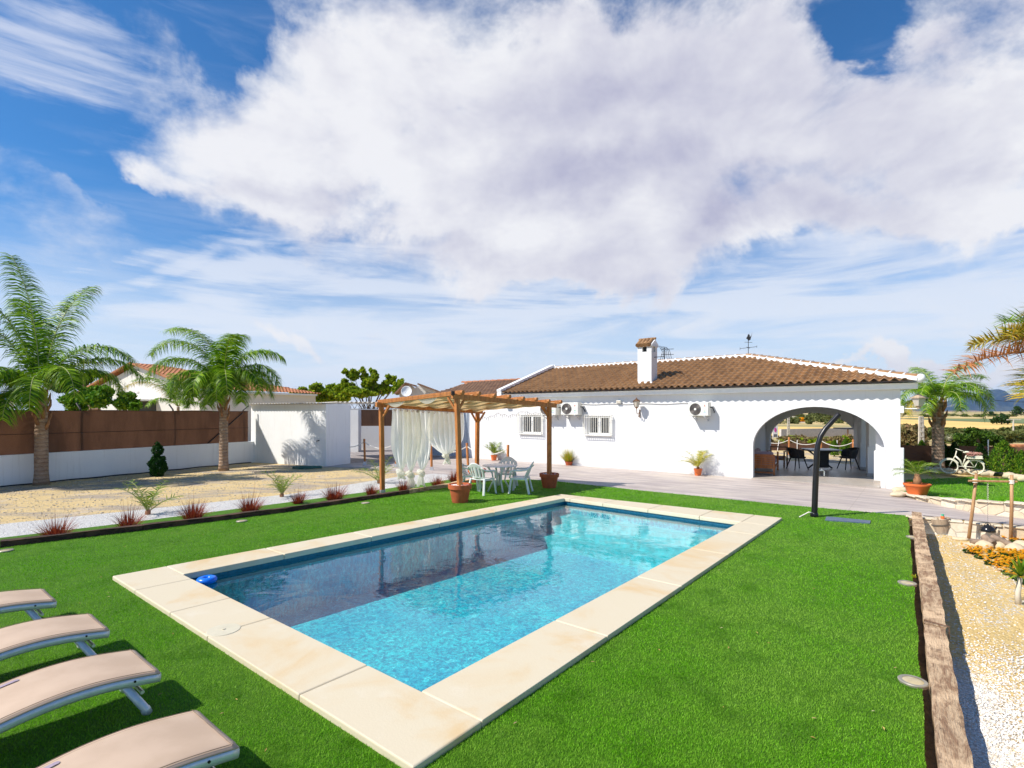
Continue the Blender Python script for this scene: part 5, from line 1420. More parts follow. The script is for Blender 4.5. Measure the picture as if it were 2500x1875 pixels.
# ------------------------------------------------------------ plastic table and chairs
tc_ = Vector((-.36, 14.62, .02))
t = thing('garden_table', 'round white plastic table under the pergola', 'table', tc_)
MB().lathe([(.001, .715), (.40, .715), (.455, .70), (.465, .705), (.46, .722), (.44, .728), (.001, .73)], 40, cap=False).build('tabletop', M['plastic_white'], t, smooth=True, angle=40)
for i in range(4):
    a_ = math.radians(20 + 90 * i); c_, s_ = math.cos(a_), math.sin(a_)
    MB().tube([(.34 * c_, .34 * s_, .71), (.20 * c_, .20 * s_, .5), (.17 * c_, .17 * s_, .3), (.33 * c_, .33 * s_, .0)], [.03, .024, .024, .028], 8).build('leg', M['plastic'], t, smooth=True)
def plastic_chair(loc, rz, label, first=[None]):
    if first[0] is not None: return clone(first[0], loc, rz, label)
    t = thing('plastic_chair', label, 'chair', loc, rz, 'white plastic chairs round the garden table'); first[0] = t      # faces +y
    def seat(i, j):
        x = (i - .5) * .46 * (1 + .06 * j); y = -.21 + .44 * j; return (x, y, .425 + .02 * j - .018 * math.cos((i - .5) * 2.6) - (.035 * max(0, j - .85) / .15))
    o = MB().grid(seat, 12, 12).build('seat', M['plastic'], t, smooth=True); sm = o.modifiers.new('s', 'SOLIDIFY'); sm.thickness = .016
    def bk(i, j):
        x = (i - .5) * 2; w_ = .205 + .045 * math.sin(math.pi * min(1, j * .8)); top = .44 - .12 * x * x
        return (x * w_, -.215 - .17 * j + .07 * x * x, .42 + top * j)
    m = MB(); nu, nv = 15, 14
    m.grid(bk, nu, nv)
    keep = []
    for idx, f in enumerate(m.f):
        i, j = idx // nv, idx % nv
        slot = (i in (2, 5, 9, 12)) and 2 <= j <= 9
        if not slot: keep.append(f)
    m.f = keep; o = m.build('backrest', M['plastic'], t, smooth=True); sm = o.modifiers.new('s', 'SOLIDIFY'); sm.thickness = .014
    for s_ in (-1, 1):
        MB().tube([(s_ * .225, -.34, .74), (s_ * .27, -.24, .66), (s_ * .285, -.08, .635), (s_ * .285, .14, .63), (s_ * .28, .20, .60), (s_ * .265, .235, .42)], [.018, .024, .026, .026, .024, .022], 8).build('armrest', M['plastic'], t, smooth=True)
        for y, yb in ((.20, .25), (-.20, -.30)):
            MB().beam((s_ * .225, y, .43), (s_ * .28, yb, 0), .062, .045, bev=.01).build('leg', M['plastic'], t)
        MB().beam((s_ * .225, -.2, .40), (s_ * .225, .2, .41), .03, .05).build('seat_rail', M['plastic'], t)
    return t
plastic_chair((-.80, 14.12, .02), math.radians(-35), 'plastic chair with its back to the camera, nearest the pergola pot')
plastic_chair((.22, 14.32, .02), math.radians(78), 'plastic chair right of the round table, seen from the side')
plastic_chair((-.16, 15.4, .02), math.radians(172), 'plastic chair behind the round table, facing the camera')
plastic_chair((-1.16, 14.85, .02), math.radians(-95), 'plastic chair left of the round table, half behind the nearest chair')

# ------------------------------------------------------------ sun loungers
def lounger(loc, rz, label, first=[None]):
    if first[0] is not None: return clone(first[0], loc, rz, label)
    t = thing('sun_lounger', label, 'sun lounger', loc, rz, 'beige sling sun loungers in a row'); first[0] = t
    Wd = .585; Ls = 1.30
    def zc(y): return .278 + .066 * math.sin(math.pi * y / 1.0) - .010 * y
    def sl_f(i, j): y = Ls * j; x = (i - .5) * (Wd + .012); return (x, -y, zc(y) + .020 - .006 * math.cos((i - .5) * math.pi) - .012 * max(0, abs(i - .5) * 2 - .93) / .07)
    o = MB().grid(sl_f, 10, 40).build('sling', M['sling'], t, smooth=True); sm = o.modifiers.new('s', 'SOLIDIFY'); sm.thickness = .006
    m = MB()
    for s_ in (-1, 1):
        pts = [(s_ * (Wd / 2 - .012), -Ls * k / 24, zc(Ls * k / 24) - .027) for k in range(25)]; k0 = len(m.v); m.tube(pts, .024, 10)
        for q in range(k0, len(m.v)):
            v = m.v[q]; i_ = (q - k0) // 10; cz_ = pts[min(i_, 24)][2]; m.v[q] = (v[0], v[1], cz_ + (v[2] - cz_) * 1.45)
    m.tube([(-Wd / 2, -.03, zc(.03) - .02), (Wd / 2, -.03, zc(.03) - .02)], .018, 8)
    m.build('side_rails', M['alu'], t, smooth=True)
    for s_ in (-1, 1):
        MB().tube([(s_ * (Wd / 2 - .035), -.22, zc(.22) - .04), (s_ * (Wd / 2 - .045), -.085, .05), (s_ * (Wd / 2 - .045), -.082, .045), (s_ * (Wd / 2 - .047), -.066, .003)], [.027, .027, .031, .031], 14).build('leg', M['alu'], t, smooth=True)
        MB().tube([(s_ * (Wd / 2 + .005), -.16, zc(.16) - .02), (s_ * (Wd / 2 + .016), -.16, zc(.16) - .02)], .008, 8).build('bolt', M['blacksat'], t)
        MB().tube([(s_ * (Wd / 2 - .02), -1.20, zc(1.2) - .03), (s_ * (Wd / 2 - .02), -1.42, .02)], .024, 10).build('leg', M['alu'], t, smooth=True)
        ar_ = [(s_ * (Wd / 2 + .02), -1.2, zc(1.2)), (s_ * (Wd / 2 + .05), -1.2, .48), (s_ * (Wd / 2 + .05), -1.3, .56), (s_ * (Wd / 2 + .05), -1.45, .60), (s_ * (Wd / 2 + .03), -1.55, .55)]
        MB().tube(ar_, .018, 8).build('armrest', M['alu'], t, smooth=True)
    hm_ = MB()
    for s_ in (-1, 1): hm_.tube([(s_ * (Wd / 2 - .022), -.015 - (Ls - .02) * k / 24, zc(.015 + (Ls - .02) * k / 24) + .0215) for k in range(25)], .0022, 5)
    hm_.tube([(-Wd / 2 + .01, -.03, zc(.03) + .0215), (Wd / 2 - .01, -.03, zc(.03) + .0215)], .0022, 5)
    hm_.build('hem_stitching', M['log'], t)
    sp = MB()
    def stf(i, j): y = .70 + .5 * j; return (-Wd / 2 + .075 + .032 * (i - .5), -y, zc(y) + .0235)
    sp.grid(stf, 2, 14).lathe([(.001, 0), (.016, 0)], 12, (-Wd / 2 + .075, -.70, zc(.70) + .0232), cap=False).build('shadow_stripe', M['cushion'], t, fix=False)  # dark stripe laid on the sling in place of a cast shadow
    MB().tube([(-Wd / 2 + .04, -.10, .17), (Wd / 2 - .04, -.10, .17)], .014, 8).build('crossbar', M['galv'], t)
    def bk(i, j): y = Ls + .7 * j; x = (i - .5) * (Wd - .03); return (x, -y + .05, zc(Ls) + .012 + .45 * j)
    o = MB().grid(bk, 8, 8).build('backrest', M['sling'], t, smooth=True); sm = o.modifiers.new('s', 'SOLIDIFY'); sm.thickness = .006
    return t
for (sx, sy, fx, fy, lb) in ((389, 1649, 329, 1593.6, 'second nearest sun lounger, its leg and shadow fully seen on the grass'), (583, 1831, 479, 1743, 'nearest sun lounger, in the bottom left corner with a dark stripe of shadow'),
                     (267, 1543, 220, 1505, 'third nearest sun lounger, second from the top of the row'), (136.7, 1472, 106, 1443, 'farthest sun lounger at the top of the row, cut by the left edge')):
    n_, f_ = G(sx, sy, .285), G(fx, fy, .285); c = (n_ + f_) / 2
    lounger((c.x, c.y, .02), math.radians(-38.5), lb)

# ------------------------------------------------------------ solar shower
S_ = G(1988, 1264)
t = thing('outdoor_shower', 'tall black curved solar shower standing on the grass before the arch', 'shower', (S_.x, S_.y, .02), world=True)
pts = [P(x, y, S_.y) for (x, y) in ((1988, 1262), (1991, 1180), (1994, 1105), (1997, 1085), (2004, 1064), (2015, 1047), (2030, 1031), (2047, 1013))]
MB().tube(pts, [.058] * 2 + [.056] + [.051] * 5, 18).build('column', M['black'], t, smooth=True, angle=50)
MB().lathe([(.07, .0), (.078, .01), (.078, .07), (.066, .09)], 20, (pts[0].x, pts[0].y, .015)).build('base', M['black'], t, smooth=True, angle=40)
d = (pts[-1] - pts[-2]).normalized(); MB().tube([pts[-1] - d * .0, pts[-1] + d * .02], [.053, .047], 18).build('shower_head', M['blacksat'], t)
h = P(2001, 1150, S_.y - .02); MB().tube([h - Vector((.05, 0, 0)), h + Vector((.05, -.02, .02)), h + Vector((.08, -.03, -.01)), h + Vector((.08, -.03, -.1))], .012, 8).tube([h + Vector((.03, 0, .0)), h + Vector((.04, 0, .05))], .014, 8).build('tap', M['galv'], t)
MB().tube([P(1983, 1252, S_.y - .05), P(1975, 1250, S_.y - .1), G(1962, 1257, .04), G(1952, 1262, .03)], .012, 6).build('inlet_hose', M['rope'], t, smooth=True)
q = [G(*p, .03) for p in ((2018, 1262), (2032, 1262.8), (2126, 1272), (2124, 1278), (2014, 1270.5))]
t = thing('shower_tray', 'thin grey blue tray lying on the grass beside the black shower', 'tray', q[2], world=True)
MB().prism([[xy(p) for p in q]], .02, .04).build('tray', M['tray'], t)

# ------------------------------------------------------------ plants
def frond(mb, mr, base, az, el, L, droop, ll, nl=46, wdt=.020, lift=.4, hang=1.0, rr=R, twist=0.0, rad=.018, dens=1.0):
    """feather leaf: arching rib with leaflets on both sides"""
    pts = []; p = Vector(base); n = 16; e = el; dh = Vector((math.cos(az), math.sin(az), 0)); side = Vector((-dh.y, dh.x, 0))
    for i in range(n + 1):
        pts.append(p.copy()); s_ = i / n; ee = e - droop * s_ ** 1.35
        p = p + (dh * math.cos(ee) + Vector((0, 0, math.sin(ee)))) * (L / n)
        p += side * twist * s_ * L / n
    mr.tube(pts, [rad * (1 - .85 * i / n) + .002 for i in range(n + 1)], 5)
    for i in range(nl):
        s_ = .14 + .86 * (i + rr.uniform(-.3, .3)) / nl
        if rr.random() > dens: continue
        q = min(n - 1, max(0, int(s_ * n))); f = s_ * n - q; c = pts[q].lerp(pts[q + 1], min(1, f)); tg = (pts[q + 1] - pts[q]).normalized(); nrm = side.cross(tg)
        if nrm.z < 0: nrm = -nrm
        l_ = ll * (math.sin(math.pi * min(1, .12 + .80 * s_)) ** .55) * rr.uniform(.75, 1.1)
        for sg in (-1, 1):
            up = lift * rr.uniform(-.5, 1.2); d = (side * sg + tg * rr.uniform(.35, .8) + nrm * up).normalized()
            wv = tg * (wdt * rr.uniform(.7, 1.2)); a0 = c; k = len(mb.v); seg = 3; pp = c.copy()
            for j in range(seg + 1):
                w_ = wv * (1 - j / seg) if j else wv * .6
                mb.v.append(tuple(pp - w_)); mb.v.append(tuple(pp + w_))
                d = (d + Vector((0, 0, -.34 * hang * (j + .4)))).normalized(); pp = pp + d * (l_ / seg)
            for j in range(seg): mb.f.append((k + 2 * j, k + 2 * j + 1, k + 2 * j + 3, k + 2 * j + 2))
def palm(label, loc, th, r0, fronds, ll, mats, group=None, boots=True, nl=56, wdt=.022, hang=1.0, bent=0.0, r1=None, lift=.4, rad=.018):
    t = thing('palm_tree', label, 'palm tree', loc, 0, group)
    r1 = r1 or r0 * .8; pts = []; rs = []
    for i in range(13):
        s_ = i / 12; pts.append((bent * s_ ** 2, 0, th * s_)); rs.append((r0 * (1.18 if i == 0 else 1) * (1 - s_) + r1 * s_) * (1 + .03 * math.sin(i * 2.1)))
    MB().tube(pts, rs, 16).build('trunk', M['trunk'], t, smooth=True)
    if boots:
        m = MB()
        for i in range(16):
            a = i * 2.4; z = th * (.62 + .40 * i / 16); c = (bent * (z / th) ** 2 + math.cos(a) * r1 * .8, math.sin(a) * r1 * .8, z)
            m.tube([c, (c[0] + math.cos(a) * r1 * .7, c[1] + math.sin(a) * r1 * .7, z + .18), (c[0] + math.cos(a) * r1 * .9, c[1] + math.sin(a) * r1 * .9, z + .36)], [r1 * .42, r1 * .28, r1 * .08], 7)
        m.build('leaf_bases', M['boot'], t, smooth=True)
    groups = {}
    for fr in fronds:
        az, el, L, dr = fr[:4]; mt = fr[4] if len(fr) > 4 else mats
        mb, mr = groups.setdefault(mt, (MB(), MB()))
        b = (bent + math.cos(az) * r1 * .5, math.sin(az) * r1 * .5, th + .02)
        frond(mb, mr, b, az, el, L, dr, ll, nl, wdt, hang=hang, lift=lift, twist=R.uniform(-.1, .1), rad=rad)
    for mt, (mb, mr) in groups.items():
        o = mb.build('crown', M[mt], t, fix=False)
        mr.build('leaf_ribs', M['rachis_brown' if mt == 'palm_brown' else 'rachis'], o, smooth=True)
    return t
d2 = math.radians
gq = 'feather palms of the garden'
c = G(101, 1184)
palm('tall green feather palm at the left edge of the garden', (c.x, c.y, 0), 2.75, .18,
     [(d2(165), d2(88), 4.7, .7), (d2(95), d2(83), 4.4, .9), (d2(215), d2(82), 4.3, 1.0), (d2(150), d2(84), 4.0, 1.2), (d2(-100), d2(50), 3.1, 3.5), (d2(195), d2(74), 4.0, 1.4), (d2(5), d2(72), 3.5, 2.3), (d2(18), d2(62), 3.3, 2.3), (d2(-30), d2(58), 2.9, 2.8), (d2(-55), d2(48), 2.5, 3.0),
      (d2(-95), d2(55), 2.7, 3.2), (d2(-125), d2(50), 2.6, 3.1), (d2(180), d2(55), 3.0, 2.5), (d2(215), d2(42), 2.6, 2.7), (d2(60), d2(58), 2.8, 2.5), (d2(-75), d2(22), 2.1, 2.2), (d2(-110), d2(10), 1.8, 1.6, 'palm_yellow')],
     .85, 'palm', gq, nl=150, wdt=.021, hang=1.2)
c = G(546, 1149)
palm('green feather palm standing before the white shed', (c.x, c.y, 0), 3.1, .165,
     [(d2(165), d2(86), 3.9, 1.9), (d2(178), d2(76), 4.1, 2.35), (d2(195), d2(64), 3.4, 2.6), (d2(100), d2(86), 3.4, 1.6), (d2(-50), d2(86), 3.1, 1.9), (d2(20), d2(82), 3.0, 2.3), (d2(0), d2(64), 2.9, 2.8), (d2(-25), d2(58), 2.6, 3.0), (d2(-60), d2(60), 2.5, 3.2), (d2(-95), d2(56), 2.4, 3.2),
      (d2(-130), d2(54), 2.6, 3.0), (d2(40), d2(62), 2.4, 2.7), (d2(140), d2(62), 2.9, 2.5), (d2(190), d2(40), 2.3, 2.4), (d2(-80), d2(28), 1.9, 2.4), (d2(-70), d2(44), 2.2, 2.9), (d2(-40), d2(42), 2.1, 2.9), (d2(-110), d2(40), 2.2, 2.9), (d2(160), d2(50), 2.6, 2.7), (d2(15), d2(48), 2.2, 2.6)],
     .85, 'palm', gq, nl=150, wdt=.021, hang=1.35)
palm('slim young palm with a yellow frond behind the netting fence', (-16.3, 25.6, 0), 2.5, .08,
     [(d2(170), d2(72), 2.6, 1.6), (d2(182), d2(60), 3.2, 1.9, 'palm_yellow'), (d2(176), d2(68), 3.0, 1.8), (d2(140), d2(82), 2.2, 1.2), (d2(20), d2(62), 1.9, 1.9), (d2(60), d2(75), 2.0, 1.5), (d2(-40), d2(40), 1.5, 2.0), (d2(-120), d2(45), 1.6, 2.0), (d2(0), d2(30), 1.5, 1.6)],
     .55, 'palm', None, boots=False, nl=70, wdt=.020)
c = G(2290, 1150, .05)
palm('shaggy green palm at the back of the raised lawn, right of the house', (c.x, c.y, .05), 2.55, .20,
     [(d2(90), d2(80), 1.9, 1.3), (d2(160), d2(66), 2.2, 1.9), (d2(190), d2(50), 2.0, 2.4), (d2(10), d2(58), 2.4, 1.5), (d2(-10), d2(60), 2.2, 2.5), (d2(-50), d2(42), 1.8, 2.8), (d2(-100), d2(45), 1.8, 2.8), (d2(-140), d2(38), 1.9, 2.5),
      (d2(200), d2(25), 1.9, 1.9, 'palm_yellow'), (d2(170), d2(15), 1.7, 1.6), (d2(-20), d2(35), 2.0, 2.8), (d2(50), d2(60), 1.9, 1.9), (d2(130), d2(55), 1.9, 1.9), (d2(-75), d2(65), 1.8, 2.6), (d2(12), d2(74), 2.7, 1.7), (d2(-15), d2(48), 2.2, 2.6), (d2(215), d2(60), 2.0, 2.4)],
     .58, 'palm', gq, nl=100, wdt=.016, hang=1.0, r1=.16)
palm('yellowing palm cut by the right edge with a dead orange brown frond', (8.95, 8.2, -.2), 3.22, .2,
     [(d2(180), d2(46), 1.25, 1.25, 'palm_yellow'), (d2(172), d2(52), 1.2, 1.3, 'palm_yellow'), (d2(178), d2(13), 1.95, .85, 'palm_brown'), (d2(185), d2(-6), 1.25, 1.1, 'palm_yellow'), (d2(200), d2(10), 1.1, 1.5, 'palm'), (d2(150), d2(40), 1.4, 1.2, 'palm_yellow'), (d2(90), d2(60), 1.6, 1.2), (d2(0), d2(50), 1.6, 1.4),
      (d2(-60), d2(50), 1.5, 1.5), (d2(195), d2(62), 1.3, 1.1, 'palm_yellow'), (d2(30), d2(40), 1.5, 1.5), (d2(-100), d2(40), 1.3, 1.6)],
     .46, 'palm', None, nl=120, wdt=.016, hang=.3, lift=1.0)

def tuft(mb, c, n, L, spread, w_, droop=.6, rr=R, r0=.06):
    for i in range(n):
        a = rr.uniform(0, 6.283); e = math.radians(rr.uniform(90 - spread, 92)); l_ = L * rr.uniform(.55, 1.15); d = Vector((math.cos(a) * math.cos(e), math.sin(a) * math.cos(e), math.sin(e)))
        rr0 = r0 * math.sqrt(rr.random()); p = Vector(c) + Vector((math.cos(a) * rr0, math.sin(a) * rr0, 0)); s_ = Vector((-math.sin(a + .5), math.cos(a + .5), 0)) * w_; k = len(mb.v)
        for j in range(4):
            q = 1 - (j / 3) ** 1.5; mb.v.append(tuple(p - s_ * q)); mb.v.append(tuple(p + s_ * q)); p = p + d * (l_ / 3); d = (d + Vector((math.cos(a) * .2, math.sin(a) * .2, -1)) * droop * .33 * (j + .5) * rr.uniform(.3, 1.2)).normalized()
        for j in range(3): mb.f.append((k + 2 * j, k + 2 * j + 1, k + 2 * j + 3, k + 2 * j + 2))
labs = ['nearest red grass tuft, at the far left of the border', 'second red grass tuft from the left, in front of the first small palm', 'third red grass tuft from the left', 'fourth red grass tuft, in front of the second small palm',
        'small red grass tuft between the second small palm and the largest tuft', 'largest dark red grass tuft, right of the second small palm', 'red grass tuft at the foot of the left pergola post', 'red grass tuft beneath the knotted left curtains', 'low orange red grass tuft behind the near pergola pot, left of it',
        'red grass tuft directly behind the near pergola post']
for i, (sx, sy, sc_) in enumerate(((136, 1312, 1.0), (313, 1287, 1.0), (471, 1268, 1.0), (611, 1250, .95), (728, 1229, .8), (816, 1221, 1.15), (906, 1208, .72), (986, 1199, .85), (1068, 1188, .85), (1110, 1176, .95))):
    c = G(sx, sy, .015); m = MB(); sc_ *= .88; rq = random.Random(i + 3); sc_ *= rq.uniform(.86, 1.14); tuft(m, (0, 0, 0), int(300 * rq.uniform(.65, 1.25)), .46 * sc_, 66, .0050, .45, r0=.16 * sc_); tuft(m, (0, 0, 0), 26, .78 * sc_, 58, .0030, .35, r0=.1)
    o = m.build('red_grass', M['redgrass'], fix=False); o.location = c; tag(o, labs[i], 'ornamental grass', 'red grass tufts along the timber edging')
def smallpalm(sx, sy, s_, label, seed):
    rr = random.Random(seed); c = G(sx, sy, .01); t = thing('young_palm', label, 'palm', c, 0, 'young palms planted in the white gravel')
    mb, mr = MB(), MB()
    for i in range(7):
        a = i * 2 * math.pi / 7 + rr.uniform(-.3, .3); frond(mb, mr, (0, 0, .05), a, math.radians(rr.uniform(38, 75)), rr.uniform(.55, .85) * s_, rr.uniform(.5, 1.1), .22 * s_, 15, .013, lift=.6, hang=.25, rr=rr, rad=.014)
    MB().lathe([(.05, 0), (.055, .06), (.03, .12)], 10).build('stem', M['boot'], t)
    o = mb.build('leaves', M['cycas'], t, fix=False); mr.build('leaf_ribs', M['rachis'], o)
smallpalm(361, 1256, 1.15, 'young palm with spread yellow green leaves in the gravel, leftmost', 1)
smallpalm(688, 1213, 1.1, 'young palm in the gravel between the fourth and fifth red tufts', 2)
smallpalm(925, 1180, 1.2, 'young palm right behind the left pergola post', 3)

def pot(t, r, h, m, z=0.0):
    MB().lathe([(.001, .006), (r * .72, 0), (r * .74, .01), (r * .93, h * .80), (r, h * .81), (r * 1.03, h), (r * .95, h + .005), (r * .9, h * .9)], 28, cap=False).build('pot', m, t, smooth=True, angle=35)
    MB().lathe([(r * .92, h * .9), (.001, h * .92)], 20, cap=False).build('soil', M['boot'], t)
def cycad(label, loc, r, h, L, n, mt, seed, stem=0.08, potmat='terra_bright'):
    rr = random.Random(seed); t = thing('potted_cycad', label, 'potted plant', loc); pot(t, r, h, M[potmat]); mb, mr = MB(), MB()
    MB().lathe([(.04, h * .85), (.055, h + stem * .5), (.03, h + stem)], 10).build('stem', M['boot'], t)
    for i in range(n):
        a = i * 2.399; frond(mb, mr, (0, 0, h + stem * .8), a, math.radians(rr.uniform(22, 82)), L * rr.uniform(.8, 1.1), rr.uniform(.5, 1.0), L * .30, 22, .012, lift=.5, hang=.12, rr=rr, rad=.010)
    o = mb.build('leaves', M[mt], t, fix=False); mr.build('leaf_ribs', M['rachis'], o)
c = G(1206, 1124); cycad('green cycad in a terracotta pot left of the round table, by the wall', (c.x, c.y - .02, 0), .15, .24, .62, 17, 'cycas', 4)
c = G(1704, 1161); cycad('yellow green cycad in a small terracotta pot against the long white wall', (c.x, c.y, 0), .14, .24, .70, 13, 'cycas_y', 5)
c = G(1389, 1136); t = thing('potted_grass', 'bushy yellow green grass hiding its pot under the right barred window', 'potted plant', (c.x, c.y, 0)); pot(t, .17, .16, M['terra'])
m = MB(); tuft(m, (0, 0, .14), 700, .62, 55, .006, 1.1, r0=.12); m.build('grass_leaves', M['yellowgrass'], t, fix=False)
c = G(2239, 1209, .05); t = thing('potted_palm', 'small palm in a wide bright orange bowl on the corner of the raised lawn', 'potted plant', (c.x, c.y, zl(c.y))); r = .30
MB().lathe([(.001, .008), (.19, 0), (.20, .02), (.27, .24), (.30, .26), (.305, .30), (.285, .31), (.27, .27)], 36, cap=False).build('pot', M['terra_bright'], t, smooth=True, angle=40)
MB().lathe([(.272, .27), (.001, .28)], 20, cap=False).build('soil', M['boot'], t)
MB().tube([(0, 0, .25), (.01, 0, .40), (0, 0, .56)], [.085, .09, .05], 12).build('trunk', M['boot'], t, smooth=True)
mb, mr = MB(), MB()
for i in range(15): frond(mb, mr, (0, 0, .52), i * 2.4, math.radians(R.uniform(15, 80)), R.uniform(.5, .7), R.uniform(.9, 1.7), .22, 26, .007, hang=.3, rad=.008)
o = mb.build('leaves', M['palm'], t, fix=False); mr.build('leaf_ribs', M['rachis'], o)
# stones beside the orange pot
for i, (sx, sy, r_) in enumerate(((2200, 1200, (.26, .18, .10)), (2192, 1210, (.20, .16, .07)))):
    c = G(sx, sy, .03); o = MB().blob((0, 0, 0), r_, .12, i + 5, 2).build('stone_block', M['rock'], smooth=True); o.location = (c.x, c.y, .06); o.rotation_euler = (0, 0, .4)
    tag(o, ['large flat cream stone between the house corner and the orange pot', 'lower flat cream stone at the corner of the raised lawn'][i], 'stone', 'stones at the lawn corner')

def leafcloud(name, m, blobs_, n, size, parent=None, sq=(1, 1, 1), shell=.55, orient=None, world=None):
    w_ = np.array([b[3] * b[4] * b[5] for b in blobs_]) ** .75; w_ /= w_.sum(); B = np.array([b[:6] for b in blobs_]); idx = rng.choice(len(B), n, p=w_)
    u = rng.normal(size=(n, 3)); u /= np.linalg.norm(u, axis=1)[:, None]; r = shell + (1 - shell) * rng.random(n) ** .6
    r *= 1 + .18 * np.sin(u[:, 0] * 7 + idx * 1.7) * np.sin(u[:, 2] * 6 + idx)
    c = B[idx, :3] + u * r[:, None] * B[idx, 3:6]
    a = rng.normal(size=(n, 3)); a = a + u * .6
    if orient is not None: a = a * .5 + np.array(orient)
    a /= np.linalg.norm(a, axis=1)[:, None]; b = np.cross(a, rng.normal(size=(n, 3))); b /= np.linalg.norm(b, axis=1)[:, None]
    s_ = size * rng.uniform(.6, 1.3, n)[:, None]
    V = np.stack([c - b * s_ * .35, c + a * s_ * .5 * 1.2, c + b * s_ * .35, c - a * s_ * .5], 1)
    if world is not None: V = V - np.array(world)[None, None]
    return npmesh(name, V.reshape(-1, 3), np.arange(n * 4).reshape(n, 4), m, parent)
def conifer(label, c, r, h, mt, seed, group):
    t = thing('conifer', label, 'conifer', c, 0, group); rr = np.random.default_rng(seed); n = int(2600)
    z = rr.random(n) ** 1.25; prof = np.sin(np.pi * np.clip(z * .78 + .22, 0, 1)) ** .75 * (1.06 - z * .35); a = rr.uniform(0, 6.283, n)
    lob = 1 + .16 * np.sin(a * 5 + z * 9 + seed) + .1 * np.sin(a * 11 - z * 14); R_ = r * prof * lob * (.72 + .3 * rr.random(n))
    p = np.stack([R_ * np.cos(a), R_ * np.sin(a), .05 + z * h], 1)
    up = np.stack([np.cos(a) * .35, np.sin(a) * .35, np.ones(n)], 1) + rr.normal(size=(n, 3)) * .22; up /= np.linalg.norm(up, axis=1)[:, None]
    b = np.stack([-np.sin(a), np.cos(a), np.zeros(n)], 1) + rr.normal(size=(n, 3)) * .4; b /= np.linalg.norm(b, axis=1)[:, None]
    s_ = (.05 + .05 * rr.random(n))[:, None] * (h / 1.1)
    V = np.stack([p - b * s_ * .28, p + up * s_ * .4 - b * s_ * .2, p + up * s_, p + up * s_ * .35 + b * s_ * .3], 1).reshape(-1, 3)
    npmesh('foliage', V, np.arange(n * 4).reshape(n, 4), M[mt], t)
    MB().tube([(0, 0, -.05), (0, 0, h * .7)], [.04, .01], 6).build('stem', M['bark'], t)
gc = 'conifers of the hedge behind the raised lawn'
for i, (sx, y0, y1, w_, mt, lb) in enumerate(((2216, 1086, 1133, 24, 'conifer', 'green conifer partly hidden by the house corner plinth'), (2250, 1080, 1135, 31, 'conifer', 'green conifer between the house corner and the palm trunk'), (2305, 1088, 1141, 38, 'conifer_dark', 'dark conifer directly right of the palm trunk'),
                                 (2330, 1085, 1143, 34, 'conifer_dark', 'dark conifer behind the front wheel of the cream bicycle'), (2394, 1090, 1150, 36, 'conifer_dark', 'dark narrow conifer behind the rear wheel of the bicycle'), (2450, 1082, 1158, 64, 'conifer', 'largest bright green conifer, right of the bicycle'), (2494, 1105, 1162, 36, 'conifer', 'bright green conifer cut by the right edge'))):
    c = G(sx, y1, .12 if sx > 2260 else .08); hh = (y1 - y0) * c.y / FPX; conifer(lb, (c.x, c.y, c.z), w_ / 2 * c.y / FPX, hh, mt, i, gc)
for i, (sx, y0, y1, w_, lb) in enumerate(((2037, 1078, 1114, 22, 'small green conifer seen through the arch, left of the pair'), (2064, 1074, 1116, 24, 'small green conifer seen through the arch, in the middle'), (2096, 1080, 1118, 20, 'small green conifer half hidden by the porch pier'))):
    c = G(sx, y1); conifer(lb, (c.x, c.y, 0), w_ / 2 * c.y / FPX, (y1 - y0) * c.y / FPX, 'conifer', 20 + i, 'conifers seen through the arch')
# clipped shrub by the low wall
c = G(385, 1163); t = thing('topiary_shrub', 'dark clipped double-ball shrub in front of the low white wall', 'shrub', (c.x, c.y, 0))
leafcloud('foliage', M['topiary'], [(0, 0, .36, .27, .27, .38), (0, 0, .90, .17, .17, .2), (.0, 0, 1.08, .08, .08, .12)], 5200, .055, t, shell=.7)
MB().tube([(0, 0, 0), (0, 0, 1.0)], .03, 6).build('stem', M['bark'], t)
# ------------------------------------------------------------ right-hand bed
def Gb(sx, sy):
    z = -.2
    for _ in range(8): p = G(sx, sy, z); z = zb(p.x, p.y)
    return G(sx, sy, z)
c = Gb(2305, 1302); t = thing('barrel_planter', 'small grey wooden half barrel standing by the low stone wall', 'barrel', (c.x, c.y + .05, c.z)); t.rotation_euler = (math.radians(-3), math.radians(-8), 0)
MB().lathe([(.001, .005), (.12, 0), (.15, .12), (.170, .30), (.155, .30), (.14, .24), (.001, .23)], 26, cap=False, jit=.02).build('staves', M['barrelwood'], t, smooth=True, angle=35)
MB().lathe([(.158, .16), (.166, .165), (.170, .19), (.163, .19)], 26, cap=False).build('hoop', M['chain'], t)
o = thing('glass_jar', 'tiny orange red jar with a green lid on top of the grey barrel', 'jar', (c.x + .01, c.y + .05, c.z + .28))
MB().lathe([(.001, 0), (.03, .0), (.035, .03), (.03, .06), (.001, .065)], 14, cap=False).build('jar', M['terra_bright'], o); MB().lathe([(.024, .06), (.026, .10), (.001, .10)], 14, cap=False).build('lid', M['greenprint'], o)
